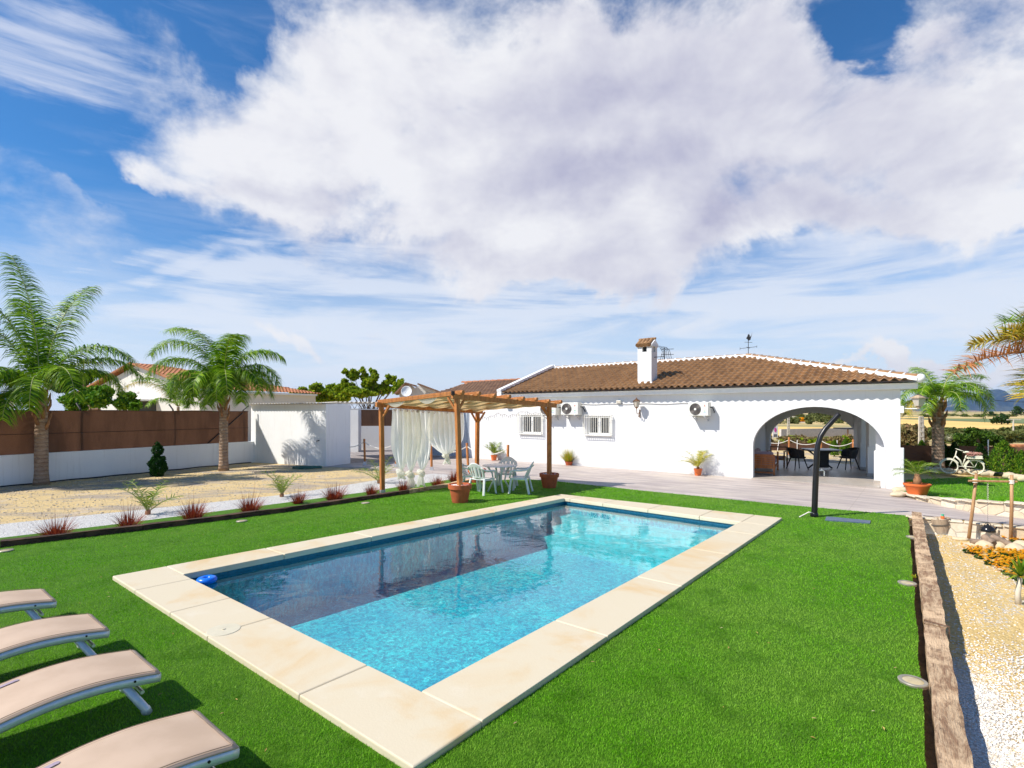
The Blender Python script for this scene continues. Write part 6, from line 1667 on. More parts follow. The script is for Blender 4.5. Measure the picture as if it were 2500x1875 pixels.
# pole frame with hanging kettle
L0, L1_ = Gb(2364, 1317), Gb(2467, 1325); T0, T1 = P(2384, 1156, L0.y + .0), P(2470, 1160, L1_.y)
t = thing('pole_frame', 'two brown poles with a lashed crossbar from which the kettle hangs', 'pole frame', L0, world=True)
for a, b in ((L0, T0), (L1_, T1)): MB().tube([a - Vector((0, 0, .05)), a.lerp(b, .5) + Vector((.01, 0, 0)), b], [.030, .028, .026], 10).build('pole', M['bamboo'], t, smooth=True)
c0, c1 = P(2364, 1174, L0.y - .03), P(2483, 1176, L1_.y - .03); MB().tube([c0, c1], .020, 8).build('crossbar', M['bamboo'], t)
for a in (P(2381, 1174, L0.y), P(2470, 1176.5, L1_.y)): MB().tube([a - Vector((0, .0, .035)), a + Vector((0, -.0, .035))], .042, 10).build('rope_lashing', M['rope'], t)
kx = P(2411.5, 1276, (L0.y + L1_.y) / 2); hz = P(2411.5, 1175, kx.y)
m = MB(); n = 44
for i in range(n):
    z = hz.z + (kx.z - hz.z) * i / n; r_ = .014 if i < 22 else .006
    m.tube([(kx.x + (r_ if i % 2 else 0), kx.y + (0 if i % 2 else r_), z), (kx.x - (r_ if i % 2 else 0), kx.y - (0 if i % 2 else r_), z - .03)], .004, 4)
tk = thing('kettle', 'black enamel kettle hanging on a chain over the logs', 'kettle', (kx.x, kx.y, kx.z), world=False)
mm = MB(); mm.v = [(v[0] - kx.x, v[1] - kx.y, v[2] - kx.z) for v in m.v]; mm.f = m.f; mm.build('chain', M['chain'], tk)
MB().lathe([(.001, -.17), (.115, -.17), (.122, -.15), (.105, -.10), (.06, -.065), (.058, -.055), (.02, -.045), (.016, -.02), (.001, -.015)], 26, cap=False).build('body', M['kettle'], tk, smooth=True, angle=40)
MB().tube([(.09, 0, -.135), (.15, 0, -.13), (.175, 0, -.08)], [.024, .016, .011], 10).build('spout', M['kettle'], tk, smooth=True)
MB().tube([(-.07, 0, -.08), (-.05, 0, -.02), (0, 0, .0), (.05, 0, -.02), (.07, 0, -.08)], .006, 6).build('handle', M['kettle'], tk, smooth=True)
gl = 'logs under the kettle'
def log(a, b, r, lb, seed, hollow=False):
    a, b = Vector(a), Vector(b); rr = random.Random(seed); n = 8; m = MB(); pts = [a.lerp(b, i / n) + Vector((rr.uniform(-.006, .006), rr.uniform(-.006, .006), rr.uniform(-.004, .004))) for i in range(n + 1)]
    m.tube(pts, [r * rr.uniform(.85, 1.12) for _ in range(n + 1)], 9); tag(m.build('log', M['log'], smooth=True, angle=60), lb, 'log', gl)
def Gz(sx, sy, dz): p = Gb(sx, sy); return G(sx, sy, p.z + dz)
log(Gz(2368, 1322, .07), Gz(2412, 1322, .08), .055, 'flat grey log at the foot of the left pole', 1)
log(Gz(2405, 1312, .14), Gz(2426, 1328, .07), .065, 'stubby hollow-ended log right below the kettle', 2)
log(Gz(2422, 1310, .16), Gz(2476, 1334, .07), .055, 'long grey log leaning to the right below the kettle', 3)
log(Gz(2400, 1313, .04), Gz(2432, 1327, .03), .04, 'short grey log behind the kettle logs', 4)
gr_ = 'cream stones round the kettle fire'
for i, (sx, sy, rx, ry, rz, lb) in enumerate(((2403, 1338, .17, .12, .10, 'large rounded cream stone in front of the logs'), (2440, 1337, .12, .10, .08, 'white stone to the right of the large rounded one'), (2478, 1348, .18, .14, .11, 'cream stone among the marigolds near the right edge'),
                                         (2496, 1338, .16, .14, .10, 'cream stone cut by the right edge behind the marigolds'), (2365, 1333, .18, .10, .05, 'low flat cream stone at the foot of the left pole'), (2345, 1318, .16, .09, .04, 'low flat cream stone left of the left pole'))):
    c = Gb(sx, sy); o = MB().blob((0, 0, 0), (rx, ry, rz), .10, i, 2).build('stone', M['rock'], smooth=True); o.location = (c.x, c.y, c.z + rz * .4); tag(o, lb, 'stone', gr_)
# marigolds
mp = [Gb(*p) for p in ((2343, 1334), (2352, 1346), (2375, 1360), (2400, 1378), (2430, 1392), (2470, 1418), (2560, 1455), (2620, 1380), (2560, 1330), (2500, 1352), (2460, 1350), (2400, 1346))]
def flowers(name, poly, n, fl, lab):
    xs = [p[0] for p in poly]; ys = [p[1] for p in poly]; x = rng.uniform(min(xs), max(xs), n * 6); y = rng.uniform(min(ys), max(ys), n * 6); ok = in_poly(x, y, [tuple(p[:2]) for p in poly]); x, y = x[ok][:n], y[ok][:n]; k = len(x)
    z = np.array([zb(a, b) for a, b in zip(x, y)]); b0 = [(a, b, c_ + .035, .06, .06, .04) for a, b, c_ in zip(x[::6], y[::6], z[::6])]
    o = leafcloud(name, M['marigold_leaf'], b0, 9000, .03); o['kind'] = 'stuff'; o['label'] = lab[0]
    h = z + .075 + rng.uniform(-.02, .03, k); V = []; F = []
    pet = []
    for i in range(k):
        r_ = rng.uniform(.018, .028); q = len(V)
        for lay, (rr_, dz) in enumerate(((1, 0), (.62, .012))):
            for j in range(7):
                a = j * .8976 + lay * .4 + i; pet.append([(x[i], y[i], h[i] + dz - .004), (x[i] + rr_ * r_ * math.cos(a - .45), y[i] + rr_ * r_ * math.sin(a - .45), h[i] + dz + .004), (x[i] + rr_ * r_ * 1.15 * math.cos(a), y[i] + rr_ * r_ * 1.15 * math.sin(a), h[i] + dz + .001), (x[i] + rr_ * r_ * math.cos(a + .45), y[i] + rr_ * r_ * math.sin(a + .45), h[i] + dz + .004)])
    V = np.array(pet).reshape(-1, 3); o = npmesh('marigold_flowers', V, np.arange(len(V)).reshape(-1, 4), M['marigold'], kind='stuff'); o['label'] = lab[1]
flowers('marigold_leaves', mp, 620, 0, ('dark green foliage of the marigold patch', 'dense patch of orange yellow marigold flowers'))
mp2 = [Gb(*p) for p in ((2430, 1312), (2450, 1322), (2500, 1335), (2560, 1340), (2560, 1312), (2470, 1306))]
flowers('marigold_leaves', mp2, 170, 0, ('foliage of the small marigold patch by the stone wall', 'small patch of marigold flowers by the stone wall'))
c = Gb(2489, 1476); t = thing('yucca', 'little yucca with a pale bare trunk at the right edge of the bed', 'yucca', (c.x, c.y, c.z))
MB().tube([(-.015, 0, -.02), (-.02, 0, .16), (.01, 0, .34)], [.036, .028, .024], 10).build('trunk', M['concrete'], t, smooth=True)
m = MB()
for i in range(46):
    a = i * 2.4; e = math.radians(-15 + 95 * (i / 46)); L = R.uniform(.22, .32); d = Vector((math.cos(a) * math.cos(e), math.sin(a) * math.cos(e), math.sin(e))); s_ = Vector((-math.sin(a), math.cos(a), 0)) * .014; p = Vector((.01, 0, .36)); q = p + d * L * .5 + Vector((0, 0, .01)); r_ = p + d * L - Vector((0, 0, .02))
    m.add([p - s_ * .5, p + s_ * .5, q + s_, q - s_, r_], [(0, 1, 2, 3), (3, 2, 4)])
m.build('leaves', M['cycas'], t, fix=False)
c = G(2252, 1420, .0); m = MB(); tuft(m, (0, 0, 0), 26, .05, 60, .007, .3, r0=.02); o = m.build('weed', M['yellowgrass'], fix=False); o.location = (SX(7.0) - .045, 7.0, -.0); tag(o, 'tiny yellow weed in the gap between the lawn and the middle sleeper', 'weed')

# ------------------------------------------------------------ raised lawn: stones, bicycle, floodlight
gs = 'cream edging stones at the back of the raised lawn'
es = [(2262, 1146, .16), (2276, 1148, .12), (2288, 1147, .15), (2302, 1150, .14), (2316, 1152, .17), (2332, 1154, .15), (2350, 1155, .16), (2366, 1155, .18), (2386, 1157, .20), (2408, 1159, .20), (2427, 1160, .14), (2447, 1162, .14), (2464, 1165, .20), (2484, 1169, .18), (2504, 1172, .18), (2240, 1146, .14), (2270, 1152, .09), (2282, 1153, .10)]
nb_ = ['first', 'second', 'third', 'fourth', 'fifth', 'sixth', 'seventh', 'eighth', 'ninth', 'tenth', 'eleventh', 'twelfth', 'thirteenth', 'fourteenth', 'last']
for i, (sx, sy, r_) in enumerate(es):
    c = G(sx, sy, .12 if sx > 2255 else .08); o = MB().blob((0, 0, 0), (r_ * 1.25, r_ * .8, r_ * .62), .14, 50 + i, 2).build('edging_stone', M['rock'], smooth=True); o.location = (c.x, c.y, c.z + r_ * .2)
    lb = f'{nb_[i]} cream edging stone counted from the palm trunk to the right' if i < 15 else ['cream edging stone left of the palm trunk', 'small flat stone in front of the first edging stones', 'small flat stone right of the other flat one'][i - 15]
    tag(o, lb, 'stone', gs)
c = G(2437, 1163, .14); t = thing('floodlight', 'small black floodlight lying among the edging stones', 'floodlight', c); MB().box((0, 0, .07), (.26, .05, .14), tilt=Matrix.Rotation(.5, 3, 'X'), bev=.01).build('casing', M['black'], t); MB().box((0, .03, .02), (.2, .04, .04)).build('bracket', M['blacksat'], t)
cw = G(2317, 1155, .13); rwh = G(2380, 1158, .13)
t = thing('bicycle', 'old bicycle painted all cream with pink flowers on its rear rack', 'bicycle', cw, world=True)
ax = (rwh - cw); wb = ax.length; ax.normalize(); rW = .235
def wheel(c, name):
    o = MB(); n = 30; ctr = c + Vector((0, 0, rW)); pts = [ctr + (ax * math.cos(2 * math.pi * i / n) + Vector((0, 0, 1)) * math.sin(2 * math.pi * i / n)) * rW for i in range(n + 1)]
    o.tube(pts, .022, 6, cap=False); w_ = o.build(name, M['bike'], t, smooth=True)
    s_ = MB()
    for i in range(14): a_ = 2 * math.pi * i / 14; s_.tube([ctr, ctr + (ax * math.cos(a_) + Vector((0, 0, 1)) * math.sin(a_)) * rW], .0035, 3)
    sy_ = Vector((-ax.y, ax.x, 0)); s_.tube([ctr - sy_ * .04, ctr + sy_ * .04], .02, 8); s_.build('spokes', M['bike'], w_)
    f_ = MB(); pts = [ctr + (ax * math.cos(a_) + Vector((0, 0, 1)) * math.sin(a_)) * (rW + .035) for a_ in [math.radians(25 + 150 * i / 14) for i in range(15)]]; f_.tube(pts, .016, 5); f_.build('mudguard', M['bike'], t)
    return ctr
f0 = wheel(cw, 'wheel'); r0_ = wheel(rwh, 'wheel')
Zv = Vector((0, 0, 1)); head = f0 + ax * .17 + Zv * .38; bb = f0 + ax * (wb * .52) + Zv * .02; seatp = f0 + ax * (wb * .70) + Zv * .42
m = MB().tube([f0, head, head + ax * .03 + Zv * .16], .017, 7).tube([head - Zv * .02, head + ax * .12 - Zv * .16, bb], .026, 8).tube([bb, seatp + Zv * .04], .020, 7).tube([bb, r0_], .015, 6).tube([seatp - Zv * .1, r0_], .014, 6)
m.build('frame', M['bike'], t, smooth=True)
sd_ = Vector((-ax.y, ax.x, 0)); hb_ = head + ax * .03 + Zv * .17
MB().tube([hb_ + sd_ * .24 + ax * .18 - Zv * .02, hb_ + sd_ * .22 + Zv * .05, hb_ + sd_ * .05 + Zv * .05, hb_ - sd_ * .05 + Zv * .05, hb_ - sd_ * .22 + Zv * .05, hb_ - sd_ * .24 + ax * .18 - Zv * .02], .014, 6).build('handlebar', M['bike'], t, smooth=True)
MB().blob(tuple(seatp + Zv * .08), (.13, .08, .04), .1, 3, 2).build('saddle', M['bike'], t, smooth=True)
m = MB(); ra = r0_ + Zv * .30
for s_ in (-.1, 0, .1): m.tube([ra - ax * .22 + sd_ * s_, ra + ax * .2 + sd_ * s_], .010, 5)
m.tube([ra + ax * .12 + sd_ * .08, r0_], .008, 5).box(tuple(ra + Zv * .05), (.36, .2, .09), math.atan2(ax.y, ax.x)); m.build('rear_rack', M['bike'], t)
m = MB().lathe([(.07, -.02), (.07, .02)], 14); mk = MB()
q = bb; mk.tube([q - sd_ * .1 - ax * .1, q - sd_ * .1 + ax * .1], .012, 5).tube([q - sd_ * .1, q + sd_ * .1], .012, 5).tube([q + sd_ * .05 + ax * .07 * math.cos(a_) + Zv * .07 * math.sin(a_) for a_ in [i * .5236 for i in range(13)]] if False else [q, q + ax * .08 - Zv * .08], .010, 5).build('pedals', M['bike'], t)
cc = ra + Zv * .14; lf = leafcloud('flowers', M['flower_pink'], [(cc.x - .12, cc.y, cc.z, .14, .1, .08), (cc.x + .1, cc.y + .02, cc.z, .13, .1, .07)], 500, .05, t, world=tuple(cw))
# low brown net fence at the back
t = thing('net_fence', 'low brown netting fence behind the conifers on the right', 'fence', (20, 21, 0), world=True)
nf = [Vector(p) for p in ((14.5, 20.5), (17.8, 19.6), (24, 15.5), (32, 11))]
m = MB(); pm = []
for a, b in zip(nf[:-1], nf[1:]):
    k = len(m.v); m.add([(a.x, a.y, 0), (b.x, b.y, 0), (b.x, b.y, .95), (a.x, a.y, .95)], [(0, 1, 2, 3)])
    L = (b - a).length; n = int(L / 2)
    for i in range(n): pm.append(a.lerp(b, i / n))
m.build('netting', M['net'], t)
for p in pm: MB().tube([(p.x, p.y, 0), (p.x, p.y, 1.2)], .02, 6).build('post', M['trim'], t)
t = thing('net_fence', 'low brown netting fence seen through the arch behind the rope posts', 'fence', (13, 26.8, 0), world=True)
a, b = Vector((10, 31.2)), Vector((20, 30.4)); m = MB()
def nfn(i, j): p = a.lerp(b, i); return (p.x, p.y, (.46 - .04 * abs(math.sin(i * 14))) * j)
m.grid(nfn, 60, 3).build('netting', M['net'], t)
for i in range(10):
    p = a.lerp(b, i / 9); MB().tube([(p.x, p.y - .03, 0), (p.x + (.1 if i % 2 else 0), p.y - .03, .62)], .018, 5).build('post', M['trim'], t)
# rope posts behind the arch
ar_ = [((1858, 1114), None), ((1926.5, 1117), 'rope post seen through the arch, left of the shower'), ((2004.5, 1121), 'rope post behind the shower, seen through the arch'), ((2083, 1127), 'rope post near the right pier, seen through the arch'), ((2150, 1136), None)]
tp = []
for (s_, lb) in ar_:
    c = G(*s_)
    if lb: tp.append(post_thing(c, 1.0, lb, 'rope posts behind the porch'))
    else: tp.append((c.x, c.y, .9))
for i, lb in enumerate(['white rope at the left, seen through the arch', 'white rope left of the shower, seen through the arch', 'white rope above the rattan chair, seen through the arch', 'white rope disappearing behind the right pier']): rope(tp[i], tp[i + 1], .22, lb, 'ropes behind the porch')
# back garden ground
struct('back_garden_ground', MB().sheet([[(8, 24.5), (22, 14.8), (60, 9), (60, 30), (20, 34), (8, 34)]], -.008), M['sand'])

# ------------------------------------------------------------ neighbours at the left
N0 = P(210, 1010, 34); 
def nb_house():
    gx, gy = Vector((.87, -.5)), Vector((.5, .87))                          # along the gable wall, and away from us
    Rr = P(488, 1000, 31); ze = 3.55; zp = 5.4
    O = Vector((Rr.x, Rr.y)); wL = 0
    for i in range(500):
        q = O - gx * (i * .05)
        if CX + FPX * q.x / q.y < 200: wL = i * .05; break
    k = (330 - CX) / FPX; wP = (O.x - k * O.y) / (gx.x - k * gx.y)           # distance from the right corner to the ridge
    zp = CAMZ + 119 * (O - gx * wP).y / FPX
    t = thing('neighbour_house', 'pale gabled house with red brown tiled roof beyond the netting fence', 'house', (O.x, O.y, 0), math.atan2(gx.y, gx.x))
    L = 8.0
    MB().prism([[(-wL, 0), (0, 0), (0, ze - .1), (-wP, zp - .12), (-wL, ze - .1)]], 0, .3, axes=(0, 2, 1)).build('gable_wall', M['offwhite'], t)
    MB().box((-.15, L / 2 + .31, (ze - .1) / 2), (.3, L, ze - .1)).build('side_wall', M['offwhite'], t)
    MB().box((-wL + .15, L / 2 + .31, (ze - .1) / 2), (.3, L, ze - .1)).build('side_wall', M['offwhite'], t)
    MB().box((.12, L / 2 + .1, ze - .06), (.3, L + .3, .12)).build('cornice', M['trim'], t)
    for (x0, sg) in ((.25, -1), (-wL - .25, 1)):
        hx = (-wP - x0); s_ = Vector((hx, 0, zp - ze)); S = s_.length; s_.normalize()
        tile_slope(Vector((x0, -.25, ze)), Vector((0, 1, 0)), s_, L + .8, S, lambda b: 0, lambda b: L + .8 - b * .9, per=.26, course=.4).build('roof_tiles', M['tile_red'], t, fix=False)
        MB().beam((x0, -.27, ze + .06), (-wP, -.27, zp + .06), .16, .10).build('verge_tiles', M['tile_red'], t)
    for s2_ in (.35, .95): MB().box((-wP + s2_ - .6, -.01, ze - .0), (.28, .04, .13)).build('vent', M['block'], t)
    MB().box((-wP + 1.0, -1.2, ze - .55), (3.6, 2.4, .10)).build('porch_roof', M['galv'], t)
    MB().box((-wP + 1.0, -.03, (ze - .62) / 2), (3.2, .06, ze - .62)).build('porch_shade_panel', M['rattan'], t)  # dark panel standing in for the shade under the porch roof
    MB().prism([[(-wP + .9, 0), (-wP + 3.0, 0), (-wP + 3.0, 2.35), (-wP + 1.9, 2.85), (-wP + .9, 2.35)]], -3.4, -3.1, axes=(0, 2, 1)).build('outhouse_wall', M['offwhite'], t)
    for x in (.8, 3.1): MB().beam((-wP + x, -3.5, 2.38), (-wP + 1.95, -3.5, 2.92), .6, .07).build('outhouse_roof', M['tile_old'], t)
nb_house()
t = thing('tv_antenna', 'rooftop television antenna on a pole by the neighbour house', 'aerial', P(204, 1000, 33), world=True)
p = P(204, 940, 33); MB().tube([(p.x, 33, 1.5), (p.x, 33, P(0, 882, 33).z)], .03, 6).build('mast', M['copper'], t)
zq = P(0, 886, 33).z; m = MB().tube([(p.x - .1, 33, zq), (p.x + 1.2, 33, zq - .02)], .02, 5)
for i in range(8): m.tube([(p.x + .1 + i * .14, 32.7, zq), (p.x + .1 + i * .14, 33.3, zq)], .012, 4)
m.box((p.x + .05, 33, zq), (.35, .3, .1)); m.build('elements', M['copper'], t)
t = thing('tarpaulin_roof', 'blue tarpaulin shelter roof behind the fence at the left edge', 'shelter', P(40, 1000, 22), world=True)
def tf(i, j):
    sx = -80 + 160 * i; Y = 19.5 + 6 * j; p = P(sx, 978, 19.5); return (P(sx, 978, Y).x, Y, p.z + .55 * j + .05 * math.sin(i * 9 + j * 5))
MB().grid(tf, 26, 10).build('tarpaulin', M['tarp'], t, smooth=True)
m = MB()
for s_ in (-60, 30, 78): p = P(s_, 985, 19.6); m.tube([(p.x, 19.6, 0), (p.x, 19.6, p.z)], .05, 6)
a, b = P(-80, 985, 19.5), P(82, 983, 19.5); m.beam(a, b, .08, .14); m.build('frame', M['block'], t)
def bigtree(name, label, c, trunk_h, blobs_, n, size, mt, group=None, cat='tree', tr=.12):
    t = thing(name, label, cat, c, 0, group); rq = random.Random(int(n) + len(blobs_)); bb = []
    for b in blobs_:
        bb.append((b[0], b[1], b[2], b[3] * .75, b[4] * .75, b[5] * .75))
        for _ in range(7):
            a_, e_ = rq.uniform(0, 6.28), rq.uniform(-.5, 1.4); k = rq.uniform(.18, .42)
            bb.append((b[0] + b[3] * math.cos(a_) * math.cos(e_) * .85, b[1] + b[4] * math.sin(a_) * math.cos(e_) * .85, b[2] + b[5] * math.sin(e_) * .9, b[3] * k, b[4] * k, b[5] * k))
    leafcloud('crown', M[mt], bb, n, size, t, shell=.1)
    m = MB(); m.tube([(0, 0, -.1), (.05, 0, trunk_h * .6), (0, 0, trunk_h)], [tr * 1.2, tr, tr * .7], 8)
    for b in blobs_: m.tube([(0, 0, trunk_h * .75), (b[0] * .5, b[1] * .5, (trunk_h + b[2]) / 2 * .95), (b[0], b[1], b[2] + b[5] * .5)], [tr * .5, tr * .3, tr * .08], 5)
    m.build('trunk', M['bark'], t); return t
def px_blobs(lst, Y, base):
    out = []
    for (sx, sy, rx, ry) in lst:
        p = P(sx, sy, Y); s_ = Y / FPX; out.append((p.x - base[0], R.uniform(-.5, .5) * rx * s_, p.z, rx * s_, rx * s_ * .8, ry * s_))
    return out
b0 = P(235, 1000, 27); b0.z = 0
bigtree('shrub', 'bright green rounded shrub leaning over the netting fence', b0, 1.2, px_blobs([(180, 985, 30, 26), (215, 972, 30, 24), (255, 975, 35, 28), (295, 985, 32, 24), (330, 995, 16, 12), (240, 955, 22, 14)], 27, b0), 9000, .17, 'leaf_hedge', cat='shrub')
b0 = P(235, 1000, 40); b0.z = 0
bigtree('tree', 'dark tree left of the neighbour gable', b0, 3, px_blobs([(215, 925, 16, 12), (235, 915, 14, 10), (190, 935, 20, 16), (250, 922, 8, 8), (150, 945, 25, 18)], 40, b0), 3500, .24, 'leaf_dark')
b0 = P(760, 1000, 42); b0.z = 0
bigtree('tree', 'low broad green tree just left of the carport roof', b0, 2, px_blobs([(735, 960, 28, 15), (775, 956, 30, 17), (812, 958, 28, 17), (790, 972, 50, 14), (720, 968, 16, 10), (840, 968, 30, 14)], 42, b0), 14000, .23, 'leaf_mid')
b0 = P(900, 1000, 38); b0.z = 0
bigtree('tree', 'taller loose yellow green tree behind the carport', b0, 2.4, px_blobs([(838, 945, 22, 18), (862, 918, 16, 14), (845, 908, 10, 8), (885, 905, 9, 8), (898, 935, 22, 22), (915, 918, 12, 12), (935, 950, 24, 18), (955, 930, 14, 12), (948, 920, 6, 6), (970, 950, 16, 18), (880, 960, 40, 14), (978, 933, 8, 8), (906, 905, 6, 6)], 38, b0), 17000, .21, 'leaf_mid')
b0 = P(1000, 1000, 36)
t = thing('white_house', 'white house with dark roof edges peeking over the pergola', 'house', (b0.x, 36, 0), world=True)
def pp_(sx, sy, Y=36): p = P(sx, sy, Y); return (p.x, p.z)
MB().prism([[pp_(975, 975), pp_(1075, 975), pp_(1075, 962), pp_(1024, 940), pp_(1013, 948), pp_(1000, 938), pp_(975, 958)]], 36, 40, axes=(0, 2, 1)).build('wall', M['white'], t)
for (a, b) in (((968, 962), (994, 936)), ((994, 936), (1014, 942)), ((1023, 938), (1082, 960))):
    A2, B2 = P(a[0], a[1], 35.6), P(b[0], b[1], 35.6); MB().beam(A2, B2, 1.2, .1).build('roof', M['tile_old'], t)
m = MB(); A2, B2 = P(1023, 943, 35.8), P(1078, 963, 35.8); m.beam(A2, B2, .12, .25).build('verge', M['trim'], t)
A2 = P(993, 956, 30); t = thing('satellite_dish', 'round white satellite dish above the pergola beam', 'satellite dish', A2)
m = MB(); dd = MB().lathe([(.001, .0), (.15, .02), (.27, .06), (.31, .09), (.312, .085), (.27, .05), (.15, .008), (.001, -.012)], 26, cap=False)
rt = Matrix.Rotation(math.radians(78), 3, 'X'); m.v = [tuple(rt @ Vector(v)) for v in dd.v]; m.v = [(v[0], v[1], v[2]) for v in m.v]; m.f = dd.f; m.build('dish', M['trim'], t, smooth=True)
MB().tube([(0, .1, 0), (0, .15, -.4), (0, .15, -1.2)], .03, 6).tube([(0, 0, -.2), (0, -.35, -.05)], .012, 5).build('mount', M['galv'], t)

# ------------------------------------------------------------ country beyond, right and through the arch
def poly_at(pts, z): return [xy(G(sx, sy, z)) for sx, sy in pts]
M['field'] = simple('harvested_field', (.76, .50, .15), .95, var=.12, vscale=.05)
M['field_green'] = simple('green_field', (.16, .20, .07), .95, var=.25, vscale=.06)
M['far_hill'] = simple('far_hillside', (.16, .15, .085), .95, var=.35, vscale=.004)
def landf(name, mfun, m, nu=80, nv=20, smooth=True):
    return struct(name, MB().grid(mfun, nu, nv), m, smooth=smooth)
# gently rising land (the valley side), from behind the garden to the horizon
def lz(x, y):
    r = math.hypot(x, y); return .0 + max(0, r - 70) * .0022 + (max(0, r - 40) ** .5) * .05 * (math.sin(x * .03) + math.cos(y * .021 + x * .01)) * .3
def plain(i, j):
    a = math.radians(-60 + 125 * i); r = 45 * (3200 / 45) ** j; x, y = r * math.sin(a), r * math.cos(a); return (x, y, lz(x, y) - .3 * (1 - min(1, j * 6)))
landf('plain', plain, M['ground'], 120, 70)
def fieldmesh(name, pts, m, dz):
    a, b = pts; 
    def f(i, j):
        sx = a[0][0] + (a[1][0] - a[0][0]) * i; y0 = a[0][1] + (a[1][1] - a[0][1]) * i; y1 = b[0][1] + (b[1][1] - b[0][1]) * i; sy = y0 + (y1 - y0) * j
        z = 0.0
        for _ in range(12): p = G(sx, max(sy, HY + 2.2), z) if CAMZ - z > .1 else G(sx, sy, 2.0); z = .5 * z + .5 * min(2.05, lz(p.x, p.y) + dz)
        p = G(sx, max(sy, HY + 2.2), z); return (p.x, p.y, lz(p.x, p.y) + dz)
    landf(name, f, m, 30, 8)
M['mountain'] = None
def f_mtn(n, b):
    co = n.n('ShaderNodeTexCoord').outputs['Object']; a = n.noise(n.vmap(co, scale=(1, 1, 2.5)), .0016, 7, .62); z = n.sep(co)[2]
    c = n.mix(n.mapr(a, .4, .62), (.03, .055, .085), (.08, .10, .11)); c = n.mix(n.m('MULTIPLY', n.mapr(n.noise(n.vmap(co, loc=(300, 0, 0), scale=(1, 1, 4)), .0014, 4, .5), .56, .62), n.mapr(z, 150, 20)), c, (.40, .34, .30))
    n.set(b.inputs['Base Color'], c); b.inputs['Roughness'].default_value = 1; b.inputs['Specular IOR Level'].default_value = 0
M['mountain'] = mat('mountain_slopes', f_mtn)
MD = 6500.0
prof = [(1500, 1006), (1700, 1003), (1850, 1004), (1960, 1000), (2060, 1003), (2200, 1000), (2300, 985), (2335, 974), (2370, 966), (2395, 960), (2420, 953), (2437, 951.5), (2452, 955), (2466, 964), (2490, 967), (2530, 968), (2600, 975), (2750, 960), (2900, 985), (3200, 1000)]
def mz(sx):
    for (a, b) in zip(prof[:-1], prof[1:]):
        if a[0] <= sx <= b[0]: f = (sx - a[0]) / (b[0] - a[0]); f = f * f * (3 - 2 * f); return a[1] + (b[1] - a[1]) * f
    return 1003
def mtn(i, j):
    sx = 1500 + 1700 * i; Y = MD - 2200 * j; x = (sx - CX) / FPX * Y
    hgt = (HY - mz(sx)) * MD / FPX; q = 1 - j; rid = .14 * math.sin(sx * .11 + j * 9) + .08 * math.sin(sx * .27 - j * 15)
    return (x, Y, CAMZ + hgt * max(0, q ** 1.3 * (1 + rid * math.sin(math.pi * j))) - 30 * j + 8)
struct('mountain', MB().grid(mtn, 260, 40), M['mountain'], smooth=True)
def hillf(i, j):
    sx = 1300 + 1900 * i; Y = 3400 - 1700 * j; x = (sx - CX) / FPX * Y; top = 1003.5 + 1.2 * math.sin(sx * .021) + .8 * math.sin(sx * .06 + 1)
    h = (HY - top) * 3400 / FPX; return (x, Y, CAMZ + h * (1 - j) ** 1.2 - 6 * j + 2 * (1 - j) * math.sin(sx * .13 + j * 20))
M['brown_hill'] = simple('brown_far_hill', (.24, .165, .115), 1.0, var=.35, vscale=.006)
struct('hill', MB().grid(hillf, 200, 24), M['brown_hill'], smooth=True)
# fields, drawn where they lie on the land
def land_poly(name, corners, m, dz, n=26):
    (x0, ya0, yb0), (x1, ya1, yb1) = corners
    def f(i, j):
        sx = x0 + (x1 - x0) * i; ya = ya0 + (ya1 - ya0) * i; yb = yb0 + (yb1 - yb0) * i; sy = ya + (yb - ya) * j
        lo_, hi = 20.0, 2500.0; dx = (sx - CX) / FPX; dzr = (HY - sy) / FPX
        for _ in range(40):
            mid = (lo_ + hi) / 2
            if CAMZ + dzr * mid > lz(dx * mid, mid) + dz: lo_ = mid
            else: hi = mid
        Y = lo_; return (dx * Y, Y, lz(dx * Y, Y) + dz)
    return landf(name, f, m, n, 8)
land_poly('field', ((2180, 1022.5, 1042), (2640, 1040, 1053)), M['field'], .05)
land_poly('green_field', ((2210, 1021, 1022.3), (2640, 1023, 1039.8)), M['field_green'], .05)
land_poly('field', ((2180, 1017.5, 1020.5), (2420, 1021.5, 1022)), M['field'], .05)
land_poly('field', ((1840, 1041, 1064), (2140, 1044, 1060)), M['field'], .05)
# scrub
def scrub(name, label, lst, Y0, n, size, mt, kind='stuff'):
    bl = []
    for (sx, sy, rx, ry, Y) in lst: p = P(sx, sy, Y); s_ = Y / FPX; bl.append((p.x, p.y, p.z, rx * s_, rx * s_ * .7, ry * s_))
    o = leafcloud(name, M[mt], bl, n, size, shell=.25); o['kind'] = kind; o['label'] = label; return o
rr = random.Random(5); L_ = []
for k in range(150):
    Y = rr.uniform(36, 62); sx = rr.uniform(2185, 2640); L_.append((sx, rr.uniform(1048, 1072) + (62 - Y) * .4, rr.uniform(12, 26), rr.uniform(6, 11), Y))
scrub('scrub', 'olive green scrub covering the slope beyond the garden on the right', L_, 45, 90000, .26, 'leaf_olive')
L_ = [(rr.uniform(2205, 2260), rr.uniform(1050, 1096), 14, 16, rr.uniform(27, 34)) for _ in range(22)]
scrub('dry_grass', 'tall dry grass behind the concrete pole and palm trunk', L_, 30, 9000, .22, 'leaf_dry')
b0 = P(2385, 1100, 30); b0.z = 0
bigtree('bush', 'large dark leafy bush behind the bicycle, before the scrub', b0, .8, px_blobs([(2350, 1072, 20, 13), (2378, 1062, 24, 15), (2408, 1070, 22, 15), (2430, 1082, 18, 16), (2365, 1082, 24, 12), (2400, 1086, 22, 12)], 30, b0), 9000, .17, 'leaf_bush', cat='bush')
